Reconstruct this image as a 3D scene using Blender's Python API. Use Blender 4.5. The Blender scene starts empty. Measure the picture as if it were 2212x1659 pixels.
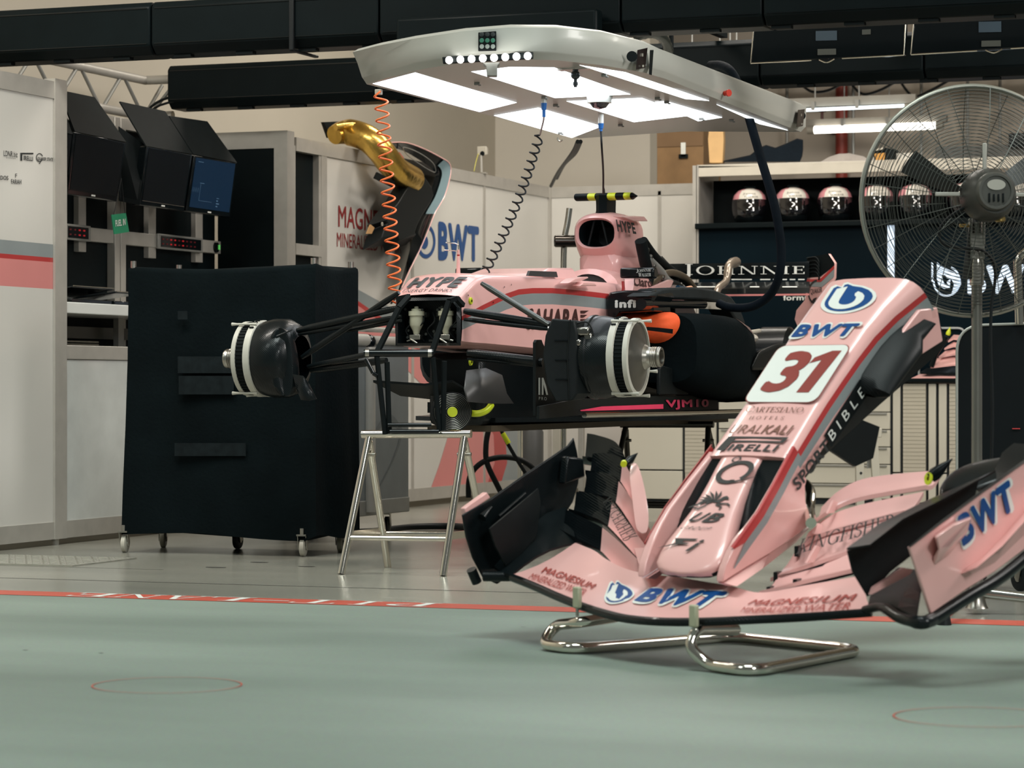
import bpy, bmesh, math, random
from mathutils import Vector as V, Matrix
random.seed(11)
SC = bpy.context.scene
COL = SC.collection
R = math.radians
# ------------------------------------------------------------------ camera
F, CX, CY, H = 6000.0, 1106.0, 836.0, 0.78
YAW = R(20.8)
CAM = V((0, 0, H)); FW = V((-math.sin(YAW), math.cos(YAW), 0)); RT = V((math.cos(YAW), math.sin(YAW), 0)); UP = V((0, 0, 1))
cd = bpy.data.cameras.new('camera'); cam = bpy.data.objects.new('camera', cd); COL.objects.link(cam)
cam.location = CAM; cam.rotation_euler = (R(90), 0, YAW)
cd.sensor_width = 36; cd.lens = F / 2212 * 36; cd.shift_y = 6.5 / 2212; cd.clip_end = 200; cd.clip_start = .05
cd.dof.use_dof = True; cd.dof.focus_distance = 11.9; cd.dof.aperture_fstop = 6.0
SC.camera = cam
# ------------------------------------------------------------------ light and exposure
SC.view_settings.view_transform = 'Standard'; SC.view_settings.look = 'None'
SC.view_settings.gamma = 1; SC.view_settings.use_curve_mapping = False
SC.view_settings.exposure = 0.0
w = bpy.data.worlds.new('night_sky'); SC.world = w; w.use_nodes = True
bg = w.node_tree.nodes['Background']; bg.inputs[0].default_value = (.70, .76, .72, 1); bg.inputs[1].default_value = .17
def lamp(name, loc, target, size, power, col, spread=180, shape='RECTANGLE'):
    ld = bpy.data.lights.new(name, 'AREA'); ld.shape = shape; ld.size, ld.size_y = size; ld.energy = power; ld.color = col; ld.spread = R(spread)
    o = bpy.data.objects.new(name, ld); COL.objects.link(o); o.location = loc
    o.rotation_euler = (V(target) - V(loc)).to_track_quat('-Z', 'Y').to_euler(); return o
lamp('unseen_garage_light', (-6.2, 10.0, 4.3), (-7.0, 11.6, .6), (1.6, .5), 95, (1, .94, .85))  # unseen area lights set overhead for the garage's general light
lamp('unseen_garage_light', (-4.2, 14.5, 4.3), (-4.6, 14.8, 0), (2.6, .5), 105, (1, .93, .84))
lamp('unseen_garage_light', (-5.6, 17.2, 4.3), (-6.0, 18.0, 0.5), (2.6, .5), 90, (1, .93, .82))
lamp('unseen_garage_light', (-1.2, 14.0, 4.3), (-3.0, 16.5, 0.5), (1.2, 1.2), 100, (1, .93, .84))
lamp('unseen_garage_light', (1.8, 10.6, 4.0), (-4.2, 12.2, 1.0), (2.0, 1.2), 190, (1, .97, .93))  # added from the side to brighten the car's right flank
lamp('unseen_pit_light', (-2.4, 5.6, 9.0), (-2.7, 7.2, 0), (4.0, 2.5), 640, (.90, 1, .96))
lamp('unseen_pit_light', (3.2, 2.6, 4.6), (-1.6, 7.6, .5), (1.5, 1.5), 34, (.97, 1, .97), 70)  # added fill for the front wing's right-facing sides
lamp('unseen_pit_light', (-7.5, 2.5, 7.0), (-4.0, 9.5, 0), (2.0, 2.0), 110, (.90, 1, .95))
# ------------------------------------------------------------------ pixel -> place
def ray(px, py): return FW + RT * ((px - CX) / F) + UP * ((CY - py) / F)
def P(px, py, d): return CAM + ray(px, py) * d
def onX(px, py, x): r = ray(px, py); return CAM + r * (x / r.x)
def onY(px, py, y): r = ray(px, py); return CAM + r * (y / r.y)
def onZ(px, py, z=0.): r = ray(px, py); return CAM + r * ((z - H) / r.z)
def onPl(px, py, o, n): r = ray(px, py); return CAM + r * ((V(o) - CAM).dot(V(n)) / r.dot(V(n)))
# ------------------------------------------------------------------ materials
MATS = {}
def mat(name, col, rough=.5, metal=0., var=.06, nscale=8., bump=0., emit=None, es=1., coat=0., alpha=1., spec=.5, bscale=None):
    m = bpy.data.materials.new(name); m.use_nodes = True; nt = m.node_tree; b = nt.nodes['Principled BSDF']
    b.inputs['Roughness'].default_value = rough; b.inputs['Metallic'].default_value = metal
    b.inputs['Coat Weight'].default_value = coat; b.inputs['Coat Roughness'].default_value = .06
    b.inputs['Specular IOR Level'].default_value = spec; b.inputs['Alpha'].default_value = alpha
    tc = nt.nodes.new('ShaderNodeTexCoord'); nz = nt.nodes.new('ShaderNodeTexNoise'); nz.inputs['Scale'].default_value = nscale; nz.inputs['Detail'].default_value = 4
    nt.links.new(tc.outputs['Object'], nz.inputs['Vector'])
    rp = nt.nodes.new('ShaderNodeValToRGB'); rp.color_ramp.elements[0].position = .3; rp.color_ramp.elements[1].position = .7
    rp.color_ramp.elements[0].color = tuple(c * (1 - var) for c in col) + (1,); rp.color_ramp.elements[1].color = tuple(min(1, c * (1 + var)) for c in col) + (1,)
    nt.links.new(nz.outputs['Fac'], rp.inputs['Fac']); nt.links.new(rp.outputs['Color'], b.inputs['Base Color'])
    if bump:
        bn = nt.nodes.new('ShaderNodeBump'); bn.inputs['Strength'].default_value = bump; bn.inputs['Distance'].default_value = .01
        if bscale:
            n2 = nt.nodes.new('ShaderNodeTexNoise'); n2.inputs['Scale'].default_value = bscale; n2.inputs['Detail'].default_value = 3
            nt.links.new(tc.outputs['Object'], n2.inputs['Vector']); nt.links.new(n2.outputs['Fac'], bn.inputs['Height'])
        else: nt.links.new(nz.outputs['Fac'], bn.inputs['Height'])
        nt.links.new(bn.outputs['Normal'], b.inputs['Normal'])
    if emit: b.inputs['Emission Color'].default_value = emit + (1,); b.inputs['Emission Strength'].default_value = es
    MATS[name] = m; return m
def carbon(name, col, rough, scale, coat=.5, spec=.5):
    m = mat(name, col, rough, 0, .1, 20, coat=coat, spec=spec); nt = m.node_tree; b = nt.nodes['Principled BSDF']
    tc = nt.nodes.new('ShaderNodeTexCoord'); wv = nt.nodes.new('ShaderNodeTexWave'); wv.wave_type = 'BANDS'; wv.bands_direction = 'DIAGONAL'
    wv.inputs['Scale'].default_value = scale; nt.links.new(tc.outputs['Object'], wv.inputs['Vector'])
    bn = nt.nodes.new('ShaderNodeBump'); bn.inputs['Strength'].default_value = .12; bn.inputs['Distance'].default_value = .004
    nt.links.new(wv.outputs['Fac'], bn.inputs['Height']); nt.links.new(bn.outputs['Normal'], b.inputs['Normal']); return m
PINK = mat('pink_paint', (.78, .435, .41), .30, 0, .03, 3, coat=.35)
PINKD = mat('pink_panel', (.62, .225, .215), .35, 0, .03, 3)
REDP = mat('red_paint', (.42, .035, .035), .35, 0, .05, 4, coat=.3)
GREYP = mat('grey_paint', (.23, .26, .265), .38, 0, .05, 4, coat=.3)
WHITEP = mat('white_panel', (.60, .585, .545), .22, 0, .02, 2, coat=.2)
WHITEL = mat('white_lacquer', (.70, .72, .69), .25, 0, .02, 3, coat=.4)
ALU = mat('aluminium', (.46, .44, .40), .42, .35, .06, 12)
ALUD = mat('aluminium_dull', (.30, .30, .28), .45, .4, .08, 12)
CHROME = mat('chrome', (.72, .68, .60), .13, 1., .05, 10)
STEEL = mat('brushed_steel', (.42, .40, .36), .32, 1., .12, 30)
BLACKM = mat('matt_black', (.004, .0065, .0072), .62, 0, .15, 14, spec=.12)
BLACKP = mat('black_panel', (.0036, .0066, .0075), .42, 0, .12, 6, spec=.09)
BLACKG = mat('gloss_black', (.004, .006, .007), .14, 0, .1, 8, coat=.25, spec=.25)
CARB = carbon('carbon_fibre', (.0045, .0070, .0080), .28, 60, .12, .2)
CARBM = carbon('matt_carbon', (.0055, .0078, .0084), .45, 70, 0, .18)
CLOTH = mat('black_cloth', (.0030, .0058, .0068), .9, 0, .18, 5, bump=.25, bscale=60, spec=.06)
CREAM = mat('cream_plaster', (.46, .42, .345), .75, 0, .03, 1.5, bump=.03)
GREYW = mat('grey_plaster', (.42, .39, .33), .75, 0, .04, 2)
ORANGE = mat('orange_plastic', (.86, .17, .035), .35, 0, .05, 10)
ORANGEF = mat('orange_fabric', (1.0, .12, .025), .75, 0, .08, 12, bump=.4, bscale=25)
YELLOW = mat('yellow_plastic', (.62, .70, .02), .4, 0, .05, 12)
BLUE = mat('blue_print', (.003, .058, .215), .4, 0, .04, 6, spec=.3)
REDT = mat('red_print', (.27, .035, .035), .45, 0, .05, 6)
REDN = mat('number_red', (.24, .032, .024), .45, 0, .05, 6)
DARKT = mat('dark_print', (.022, .024, .024), .5, 0, .06, 6)
WHITET = mat('white_print', (.72, .74, .70), .45, 0, .03, 6)
MAGEN = mat('crimson_print', (.85, .05, .14), .4, 0, .05, 6)
RUBBER = mat('black_rubber', (.006, .008, .009), .5, 0, .1, 15, spec=.25)
CARBG = carbon('lacquered_carbon', (.004, .006, .007), .14, 60, .5, .3)
GREYPL = mat('grey_plastic', (.20, .205, .19), .45, 0, .06, 10)
BEIGE = mat('beige_plastic', (.48, .45, .38), .4, 0, .05, 10)
GOLD = mat('gold_foil', (.90, .58, .14), .26, 1., .12, 12, bump=.35, bscale=22)
BRASS = mat('brass', (.55, .38, .14), .3, 1., .1, 12)
CARD = mat('cardboard', (.23, .135, .06), .8, 0, .08, 10)
WOOD = mat('pale_wood', (.60, .38, .17), .6, 0, .1, 7)
DGREEN = mat('green_sign_card', (.01, .22, .105), .5, 0, .05, 8)
NAVY = mat('navy_cloth', (.004, .008, .013), .8, 0, .15, 8, bump=.3, bscale=40, spec=.12)
# ------------------------------------------------------------------ mesh builder
class B:
    def __init__(s): s.v = []; s.f = []; s.m = []; s.cur = 0
    def mi(s, i): s.cur = i; return s
    def add(s, vs, fs):
        n = len(s.v); s.v += [V(p) for p in vs]
        for f in fs: s.f.append([i + n for i in f]); s.m.append(s.cur)
        return s
    def box(s, c, size, rot=None, taper=None):
        x, y, z = (k / 2 for k in size); pts = [V((a * x, b * y, e * z)) for e in (-1, 1) for a, b in ((-1, -1), (1, -1), (1, 1), (-1, 1))]
        if taper:
            for p in pts[4:]: p.x *= taper; p.y *= taper
        if rot is not None: pts = [rot @ p for p in pts]
        return s.add([p + V(c) for p in pts], [(3, 2, 1, 0), (4, 5, 6, 7), (0, 1, 5, 4), (1, 2, 6, 5), (2, 3, 7, 6), (3, 0, 4, 7)])
    def bx(s, x0, x1, y0, y1, z0, z1): return s.box(((x0 + x1) / 2, (y0 + y1) / 2, (z0 + z1) / 2), (abs(x1 - x0), abs(y1 - y0), abs(z1 - z0)))
    def loft(s, rings, closed=True, cap=True):
        n = len(rings[0]); vs = [p for r in rings for p in r]; fs = []
        for i in range(len(rings) - 1):
            for j in range(n if closed else n - 1):
                k = (j + 1) % n; fs.append((i * n + j, i * n + k, (i + 1) * n + k, (i + 1) * n + j))
        if cap and closed: fs.append(tuple(range(n - 1, -1, -1))); fs.append(tuple((len(rings) - 1) * n + j for j in range(n)))
        return s.add(vs, fs)
    def tube(s, pts, r, n=10, caps=True, closed=False):
        pts = [V(p) for p in pts]; N = len(pts); rs = r if isinstance(r, (list, tuple)) else [r] * N; rings = []; up = None
        for i in range(N):
            a = pts[(i - 1) % N] if (closed or i > 0) else pts[i]; b = pts[(i + 1) % N] if (closed or i < N - 1) else pts[i]
            t = (b - a).normalized()
            if up is None: up = t.orthogonal().normalized()
            up = (up - t * up.dot(t)); up = up.normalized() if up.length > 1e-6 else t.orthogonal().normalized()
            sd = t.cross(up); rings.append([pts[i] + (up * math.cos(2 * math.pi * k / n) + sd * math.sin(2 * math.pi * k / n)) * rs[i] for k in range(n)])
        if closed: rings.append(rings[0])
        return s.loft(rings, True, caps and not closed)
    def cyl(s, a, b, r, r2=None, n=20): return s.tube([a, b], [r, r if r2 is None else r2], n)
    def lathe(s, prof, o, ax, n=32, a0=0., a1=360., caps=True):   # prof: (radius, height along axis)
        ax = V(ax).normalized(); u = ax.orthogonal().normalized(); w_ = ax.cross(u); full = abs(a1 - a0) >= 359.9; N = n if full else n + 1
        rings = [[V(o) + ax * h + (u * math.cos(R(a0 + (a1 - a0) * k / n)) + w_ * math.sin(R(a0 + (a1 - a0) * k / n))) * rr for k in range(N)] for rr, h in prof]
        return s.loft(rings, full, caps and full)
    def prism(s, pts, off):     # planar polygon extruded by vector
        n = len(pts); a = [V(p) for p in pts]; b = [p + V(off) for p in a]
        return s.add(a + b, [tuple(range(n - 1, -1, -1)), tuple(range(n, 2 * n))] + [(i, (i + 1) % n, n + (i + 1) % n, n + i) for i in range(n)])
    def poly(s, pts): return s.add(pts, [tuple(range(len(pts)))])
    def strip(s, A, Bp): n = len(A); return s.add(list(A) + list(Bp), [(i, i + 1, n + i + 1, n + i) for i in range(n - 1)])
    def sheet(s, rows, th=None, nrm=None):    # grid of points, thickened along nrm
        n = len(rows[0]); m_ = len(rows); vs = [p for r in rows for p in r]; fs = [(i * n + j, i * n + j + 1, (i + 1) * n + j + 1, (i + 1) * n + j) for i in range(m_ - 1) for j in range(n - 1)]
        if th is None: return s.add(vs, fs)
        off = V(nrm).normalized() * th; k = len(vs); vs2 = vs + [V(p) + off for p in vs]; fs2 = [tuple(reversed(f)) for f in fs] + [tuple(i + k for i in f) for f in fs]
        ed = [j for j in range(n)] + [i * n + n - 1 for i in range(1, m_)] + [(m_ - 1) * n + j for j in range(n - 2, -1, -1)] + [i * n for i in range(m_ - 2, 0, -1)]
        for a, b in zip(ed, ed[1:] + ed[:1]): fs2.append((a, b, b + k, a + k))
        return s.add(vs2, fs2)
    def ball(s, c, r, n=16, sq=(1, 1, 1), rot=None):
        rings = []
        for i in range(n // 2 + 1):
            t = math.pi * i / (n // 2); rr = max(math.sin(t), .001); ring = []
            for k in range(n):
                p = V((rr * math.cos(2 * math.pi * k / n) * r * sq[0], rr * math.sin(2 * math.pi * k / n) * r * sq[1], -math.cos(t) * r * sq[2]))
                ring.append(V(c) + (rot @ p if rot is not None else p))
            rings.append(ring)
        return s.loft(rings)
    def build(s, name, mats, parent=None, loc=None, smooth=35, bev=0, sub=0, bseg=2, **props):
        me = bpy.data.meshes.new(name); o0 = V(parent['_loc']) if parent is not None else V(loc) if loc is not None else V((0, 0, 0))
        if parent is None and loc is None and s.v:
            lo = V([min(p[i] for p in s.v) for i in range(3)]); hi = V([max(p[i] for p in s.v) for i in range(3)]); o0 = V(((lo.x + hi.x) / 2, (lo.y + hi.y) / 2, lo.z))
        me.from_pydata([tuple(p - o0) for p in s.v], [], [tuple(f) for f in s.f])
        for m in (mats if isinstance(mats, (list, tuple)) else [mats]): me.materials.append(m)
        me.polygons.foreach_set('material_index', s.m)
        bm = bmesh.new(); bm.from_mesh(me); bmesh.ops.remove_doubles(bm, verts=bm.verts, dist=1e-6); bmesh.ops.recalc_face_normals(bm, faces=bm.faces); bm.to_mesh(me); bm.free()
        if smooth:
            me.polygons.foreach_set('use_smooth', [True] * len(me.polygons)); me.set_sharp_from_angle(angle=R(smooth))
        o = bpy.data.objects.new(name, me); COL.objects.link(o); o['_loc'] = tuple(o0)
        if parent is not None: o.parent = parent
        else: o.location = o0
        if bev: md = o.modifiers.new('bevel', 'BEVEL'); md.width = bev; md.segments = bseg; md.limit_method = 'ANGLE'; md.angle_limit = R(40)
        if sub: md = o.modifiers.new('sub', 'SUBSURF'); md.levels = sub; md.render_levels = sub
        for k, v_ in props.items(): o[k] = v_
        return o
def thing(name, loc, label, cat, group=None):
    o = bpy.data.objects.new(name, None); COL.objects.link(o); o.location = loc; o['_loc'] = tuple(loc); o.empty_display_size = .1
    o['label'] = label; o['category'] = cat
    if group: o['group'] = group
    return o
def tag(o, label, cat, group=None):
    o['label'] = label; o['category'] = cat
    if group: o['group'] = group
    return o
def dup(root, loc, rotz=0., label=None):
    r = root.copy(); COL.objects.link(r); r.location = loc; r.rotation_euler = (0, 0, rotz)
    if label: r['label'] = label
    for ch in list(root.children):
        c = ch.copy(); COL.objects.link(c); c.parent = r
        for g in list(ch.children): d = g.copy(); COL.objects.link(d); d.parent = c
    return r
def struct(o): o['kind'] = 'structure'; return o
# ------------------------------------------------------------------ curves
def bez(p0, p1, p2, p3, n=12):
    p0, p1, p2, p3 = map(V, (p0, p1, p2, p3)); return [p0 * (1 - t) ** 3 + p1 * 3 * t * (1 - t) ** 2 + p2 * 3 * t * t * (1 - t) + p3 * t ** 3 for t in [i / n for i in range(n + 1)]]
def smoothpath(pts, n=6, closed=False):
    pts = [V(p) for p in pts]; N = len(pts); out = []
    for i in range(N if closed else N - 1):
        g = (lambda k: pts[k % N]) if closed else (lambda k: pts[min(max(k, 0), N - 1)])
        a, b, c, d = g(i - 1), g(i), g(i + 1), g(i + 2)
        for k in range(n):
            t = k / n; out.append(.5 * ((2 * b) + (c - a) * t + (2 * a - 5 * b + 4 * c - d) * t * t + (3 * b - a - 3 * c + d) * t ** 3))
    if not closed: out.append(pts[-1])
    return out
def fillet(pts, r, n=6):
    pts = [V(p) for p in pts]; out = [pts[0]]
    for i in range(1, len(pts) - 1):
        a = pts[i - 1] - pts[i]; b = pts[i + 1] - pts[i]; q = min(r, a.length * .49, b.length * .49)
        s0 = pts[i] + a.normalized() * q; s1 = pts[i] + b.normalized() * q
        out += [s0 * (1 - t) ** 2 + pts[i] * 2 * t * (1 - t) + s1 * t * t for t in [k / n for k in range(n + 1)]]
    return out + [pts[-1]]
def rrect(w, h, r, n=5):
    out = []
    for cx, cy, a in ((w / 2 - r, h / 2 - r, 0), (-w / 2 + r, h / 2 - r, 90), (-w / 2 + r, -h / 2 + r, 180), (w / 2 - r, -h / 2 + r, 270)):
        out += [(cx + r * math.cos(R(a + 90 * k / n)), cy + r * math.sin(R(a + 90 * k / n))) for k in range(n + 1)]
    return out
# ------------------------------------------------------------------ lettering
_TC = {}
def text2d(s, bold=0., shear=0., space=1.):
    key = (s, bold, shear, space)
    if key in _TC: return _TC[key]
    cu = bpy.data.curves.new('t', 'FONT'); cu.body = s; cu.size = 1; cu.shear = shear; cu.space_character = space; cu.fill_mode = 'FRONT'; cu.resolution_u = 3
    if bold > 0: cu.space_character = space + bold * 2.2
    o = bpy.data.objects.new('t', cu); COL.objects.link(o); bpy.context.view_layer.update()
    me = bpy.data.meshes.new_from_object(o.evaluated_get(bpy.context.evaluated_depsgraph_get()))
    vs = [V((v.co.x, v.co.y, 0)) for v in me.vertices]; fs = [tuple(p.vertices) for p in me.polygons]
    bpy.data.objects.remove(o); bpy.data.curves.remove(cu); bpy.data.meshes.remove(me)
    if bold > 0:                       # heavier strokes: the letter repeated round a small circle
        n = len(vs); v2, f2 = list(vs), list(fs)
        for k in range(8):
            a = k * math.pi / 4; d = V((math.cos(a), math.sin(a))) * bold * .75; v2 += [V((v.x + d.x, v.y + d.y, k + 1.)) for v in vs]; f2 += [tuple(i + n * (k + 1) for i in f) for f in fs]
        vs, fs = v2, f2
    _TC[key] = (vs, fs); return vs, fs
def norm2d(vs, fs):
    x0, x1 = min(v.x for v in vs), max(v.x for v in vs); y0, y1 = min(v.y for v in vs), max(v.y for v in vs)
    return [V(((v.x - x0) / (x1 - x0), (v.y - y0) / (y1 - y0), v.z if len(v) > 2 else 0.)) for v in vs], fs      # unit box
# stroked serif alphabet (thick stems, thin hairlines) in a unit-high box
def serif2d(s, gap=.16, cap=None):
    T, t = .13, .05; vs = []; fs = []; x = 0.
    def q(a, b, c, d): n = len(vs); z = float(n // 4 % 11); vs.extend([V((p[0], p[1], z)) for p in (a, b, c, d)]); fs.append((n, n + 1, n + 2, n + 3))
    def st(x0, y0=0, y1=1, w_=T): q((x0, y0), (x0 + w_, y0), (x0 + w_, y1), (x0, y1))
    def sf(x0, y, w_=.30): q((x0 - w_ / 2, y), (x0 + w_ / 2, y), (x0 + w_ / 2, y + t), (x0 - w_ / 2, y + t))
    def stem(x0): st(x0); sf(x0 + T / 2, 0); sf(x0 + T / 2, 1 - t)
    def bar(x0, x1, y): q((x0, y), (x1, y), (x1, y + t), (x0, y + t))
    def dg(a, b, w_): q((a[0], a[1]), (a[0] + w_, a[1]), (b[0] + w_, b[1]), (b[0], b[1]))
    def arc(cx, cy, rx, ry, a0, a1, n=14, k=1.):
        pr = None
        for i in range(n + 1):
            a = R(a0 + (a1 - a0) * i / n); w_ = t + (T * k - t) * abs(math.cos(a)); o_ = (cx + rx * math.cos(a), cy + ry * math.sin(a)); i_ = (cx + (rx - w_) * math.cos(a), cy + (ry - w_) * math.sin(a))
            if pr: q(pr[0], o_, i_, pr[1])
            pr = (o_, i_)
    W = {}
    for ch0 in s:
        ch = ch0.upper(); n0 = len(vs); w_ = .7
        if ch == 'J': stem(.32); st(.32, -.12, .02); arc(.21, -.1, .24, .16, 180, 360); w_ = .55
        elif ch == 'O': arc(.45, .5, .45, .52, 0, 360, 28); w_ = .9
        elif ch == 'H': stem(.08); stem(.62); bar(.1, .7, .48); w_ = .86
        elif ch == 'N': st(.12, 0, 1, t); sf(.14, 0); sf(.08, 1 - t, .2); dg((.66, 0), (.08, 1), T); st(.76, 0, 1, t); sf(.79, 1 - t); w_ = .92
        elif ch == 'I': stem(.08); w_ = .30
        elif ch == 'E': stem(.08); bar(.1, .58, 0); bar(.1, .56, 1 - t); bar(.1, .46, .49); st(.53, 0, .24, t); st(.51, .78, 1, t); st(.42, .4, .62, t); w_ = .62
        elif ch == 'F': stem(.08); bar(.1, .56, 1 - t); bar(.1, .46, .49); st(.51, .78, 1, t); st(.42, .4, .62, t); w_ = .58
        elif ch == 'K': stem(.08); dg((.18, .42), (.56, .96), t * 1.2); sf(.6, 1 - t); dg((.58, 0), (.28, .56), T); sf(.64, 0); w_ = .78
        elif ch == 'G': arc(.45, .5, .45, .52, 40, 330, 22); st(.68, .05, .42); sf(.74, .40); w_ = .88
        elif ch == 'C': arc(.45, .5, .45, .52, 40, 320, 22); st(.74, .7, .95, t); w_ = .82
        elif ch == 'S': arc(.27, .75, .26, .27, 30, 270, 14, .9); arc(.27, .25, .27, .27, 90, -150, 14, .9); st(.47, .74, 1, t); st(.02, 0, .26, t); w_ = .54
        elif ch == 'R' or ch == 'P':
            stem(.08); arc(.3, .73, .3, .28, 90, -90, 12); bar(.14, .32, 1 - t); bar(.14, .32, .45)
            if ch == 'R': dg((.56, 0), (.28, .48), T); sf(.64, 0, .2)
            w_ = .66
        elif ch == 'W': dg((.22, 0), (0, 1), T); dg((.24, 0), (.44, 1), t); dg((.62, 0), (.42, 1), T); dg((.66, 0), (.86, 1), t); sf(.05, 1 - t, .24); sf(.48, 1 - t, .24); sf(.88, 1 - t, .2); w_ = .95
        elif ch == 'A': dg((.05, 0), (.34, 1), t); dg((.6, 0), (.32, 1), T); bar(.18, .56, .33); sf(.07, 0, .24); sf(.66, 0); w_ = .78
        elif ch == 'L': stem(.08); bar(.1, .58, 0); st(.53, 0, .26, t); w_ = .62
        elif ch == 'T': stem(.28); bar(0, .68, 1 - t); st(0, .76, 1, t); st(.63, .76, 1, t); w_ = .68
        else: w_ = .3
        k = 1.22 if (cap and ch0.isupper() and cap == 'small' and (s.index(ch0) == 0)) else 1.
        for v in vs[n0:]: v.x = v.x * k + x; v.y = v.y * k
        x += w_ * k + gap
    return vs, fs
def lay(b, geo, fn, cuts=0):
    """map unit-box lettering onto a surface: fn(u,v)->point, u,v in 0..1"""
    vs, fs = norm2d(*geo)
    if cuts:
        bm = bmesh.new(); bv = [bm.verts.new((v.x, v.y, v.z)) for v in vs]
        for f in fs:
            try: bm.faces.new([bv[i] for i in f])
            except ValueError: pass
        for k in range(1, cuts): bmesh.ops.bisect_plane(bm, geom=bm.verts[:] + bm.edges[:] + bm.faces[:], plane_co=(k / cuts, 0, 0), plane_no=(1, 0, 0))
        bm.verts.index_update(); vs = [V((v.co.x, v.co.y, v.co.z)) for v in bm.verts]; fs = [tuple(v.index for v in f.verts) for f in bm.faces]; bm.free()
    out = []
    for v in vs:                          # layered strokes lie a hair apart so that they do not shade each other
        p = V(fn(v.x, v.y))
        if v.z:
            n = (V(fn(v.x + .01, v.y)) - p).cross(V(fn(v.x, v.y + .01)) - p)
            if n.length > 0: p = p + n.normalized() * (v.z * 6e-5)
        out.append(p)
    b.add(out, fs); return b
def bil(a, b_, c, d, off=V((0, 0, 0))):     # bilinear patch: a bottom-left, b bottom-right, c top-right, d top-left
    a, b_, c, d = map(V, (a, b_, c, d)); return lambda u, v: (a * (1 - u) * (1 - v) + b_ * u * (1 - v) + c * u * v + d * (1 - u) * v) + off
def circ2d(cx, cy, r0, r1, n=24, a0=0, a1=360, sx=1.):
    vs = []; fs = []
    for i in range(n + 1):
        a = R(a0 + (a1 - a0) * i / n); vs += [V((cx + r0 * math.cos(a) * sx, cy + r0 * math.sin(a))), V((cx + r1 * math.cos(a) * sx, cy + r1 * math.sin(a)))]
    for i in range(n): fs.append((2 * i, 2 * i + 1, 2 * i + 3, 2 * i + 2))
    return vs, fs
def raw(b, geo, fn): b.add([fn(v.x, v.y) for v in geo[0]], geo[1]); return b
# shield mark of the sponsor: leaf outline with an inner drop, unit box
def shield_outline(k=1., n=10):
    c = [(.26, 1.0), (.40, .92), (.62, .86), (.80, .76), (.92, .64), (.985, .52)] + [(.5 + .5 * math.cos(R(-a)), .42 + .42 * math.sin(R(-a))) for a in range(0, 181, 12)] + [(0, .86), (.06, .93), (.20, .86), (.20, .97)]
    return [V((.5 + (x - .5) * k, .5 + (y - .5) * k)) for x, y in c]
def lerp(x, xs, ys):
    if x <= xs[0]: return ys[0]
    for i in range(len(xs) - 1):
        if x <= xs[i + 1]: t = (x - xs[i]) / (xs[i + 1] - xs[i]); return ys[i] * (1 - t) + ys[i + 1] * t
    return ys[-1]
# ================================================================== setting
def floor_mat(name, col, r0, r1, tint, spots):
    m = bpy.data.materials.new(name); m.use_nodes = True; nt = m.node_tree; b = nt.nodes['Principled BSDF']; L = nt.links.new
    tc = nt.nodes.new('ShaderNodeTexCoord'); n1 = nt.nodes.new('ShaderNodeTexNoise'); n1.inputs['Scale'].default_value = .7; n1.inputs['Detail'].default_value = 6
    n2 = nt.nodes.new('ShaderNodeTexNoise'); n2.inputs['Scale'].default_value = 90; n2.inputs['Detail'].default_value = 2
    mp = nt.nodes.new('ShaderNodeMapping'); mp.inputs['Scale'].default_value = (.5, 1.6, 1); L(tc.outputs['Object'], mp.inputs['Vector']); L(mp.outputs['Vector'], n1.inputs['Vector']); L(tc.outputs['Object'], n2.inputs['Vector'])
    rp = nt.nodes.new('ShaderNodeValToRGB'); rp.color_ramp.elements[0].color = tuple(c * .80 for c in col) + (1,); rp.color_ramp.elements[1].color = tuple(tint) + (1,); rp.color_ramp.elements[0].position = .32; rp.color_ramp.elements[1].position = .68
    L(n1.outputs['Fac'], rp.inputs['Fac']); mx = nt.nodes.new('ShaderNodeMix'); mx.data_type = 'RGBA'; mx.blend_type = 'OVERLAY'; mx.inputs[0].default_value = spots
    L(rp.outputs['Color'], mx.inputs[6]); L(n2.outputs['Color'], mx.inputs[7]); L(mx.outputs[2], b.inputs['Base Color'])
    mr = nt.nodes.new('ShaderNodeMapRange'); mr.inputs[3].default_value = r0; mr.inputs[4].default_value = r1; L(n1.outputs['Fac'], mr.inputs[0]); L(mr.outputs[0], b.inputs['Roughness'])
    bn = nt.nodes.new('ShaderNodeBump'); bn.inputs['Strength'].default_value = .05; bn.inputs['Distance'].default_value = .002; L(n2.outputs['Fac'], bn.inputs['Height']); L(bn.outputs['Normal'], b.inputs['Normal'])
    return m
FLI = floor_mat('garage_floor_paint', (.24, .24, .205), .16, .30, (.30, .295, .25), .10)
FLO = floor_mat('pit_lane_paint', (.165, .215, .182), .50, .62, (.21, .262, .224), .18)
LINE = mat('red_line_paint', (.47, .075, .045), .45, 0, .08, 6)
b = B(); b.poly([(-12, 9.16, 0), (6, 9.16, 0), (6, 24, 0), (-12, 24, 0)]); b.mi(1).poly([(-12, -6, 0), (6, -6, 0), (6, 9.16, 0), (-12, 9.16, 0)])
b.mi(2).poly([(-12, 9.065, .0012), (6, 9.065, .0012), (6, 9.26, .0012), (-12, 9.26, .0012)])
ef = lambda x: [V((x[0], x[1], .0024))]
T = onZ(185, 1281), onZ(945, 1308)
x0, x1 = T[0].x, T[1].x
b.mi(3)
for k, ch in enumerate('PIT_LANE'):        # read from inside the garage, so turned about for the camera
    xc = x1 - (x1 - x0) * (k + .5) / 8
    if ch == '_': b.poly([(xc - .07, 9.145, .0024), (xc + .07, 9.145, .0024), (xc + .07, 9.16, .0024), (xc - .07, 9.16, .0024)]); continue
    wd = .07 if ch == 'I' else .17
    raw_geo = serif2d(ch); lay(b, raw_geo, lambda u, v: V((xc + wd / 2 - u * wd, 9.243 - v * .160, .0024)))
b.mi(4)
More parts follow.
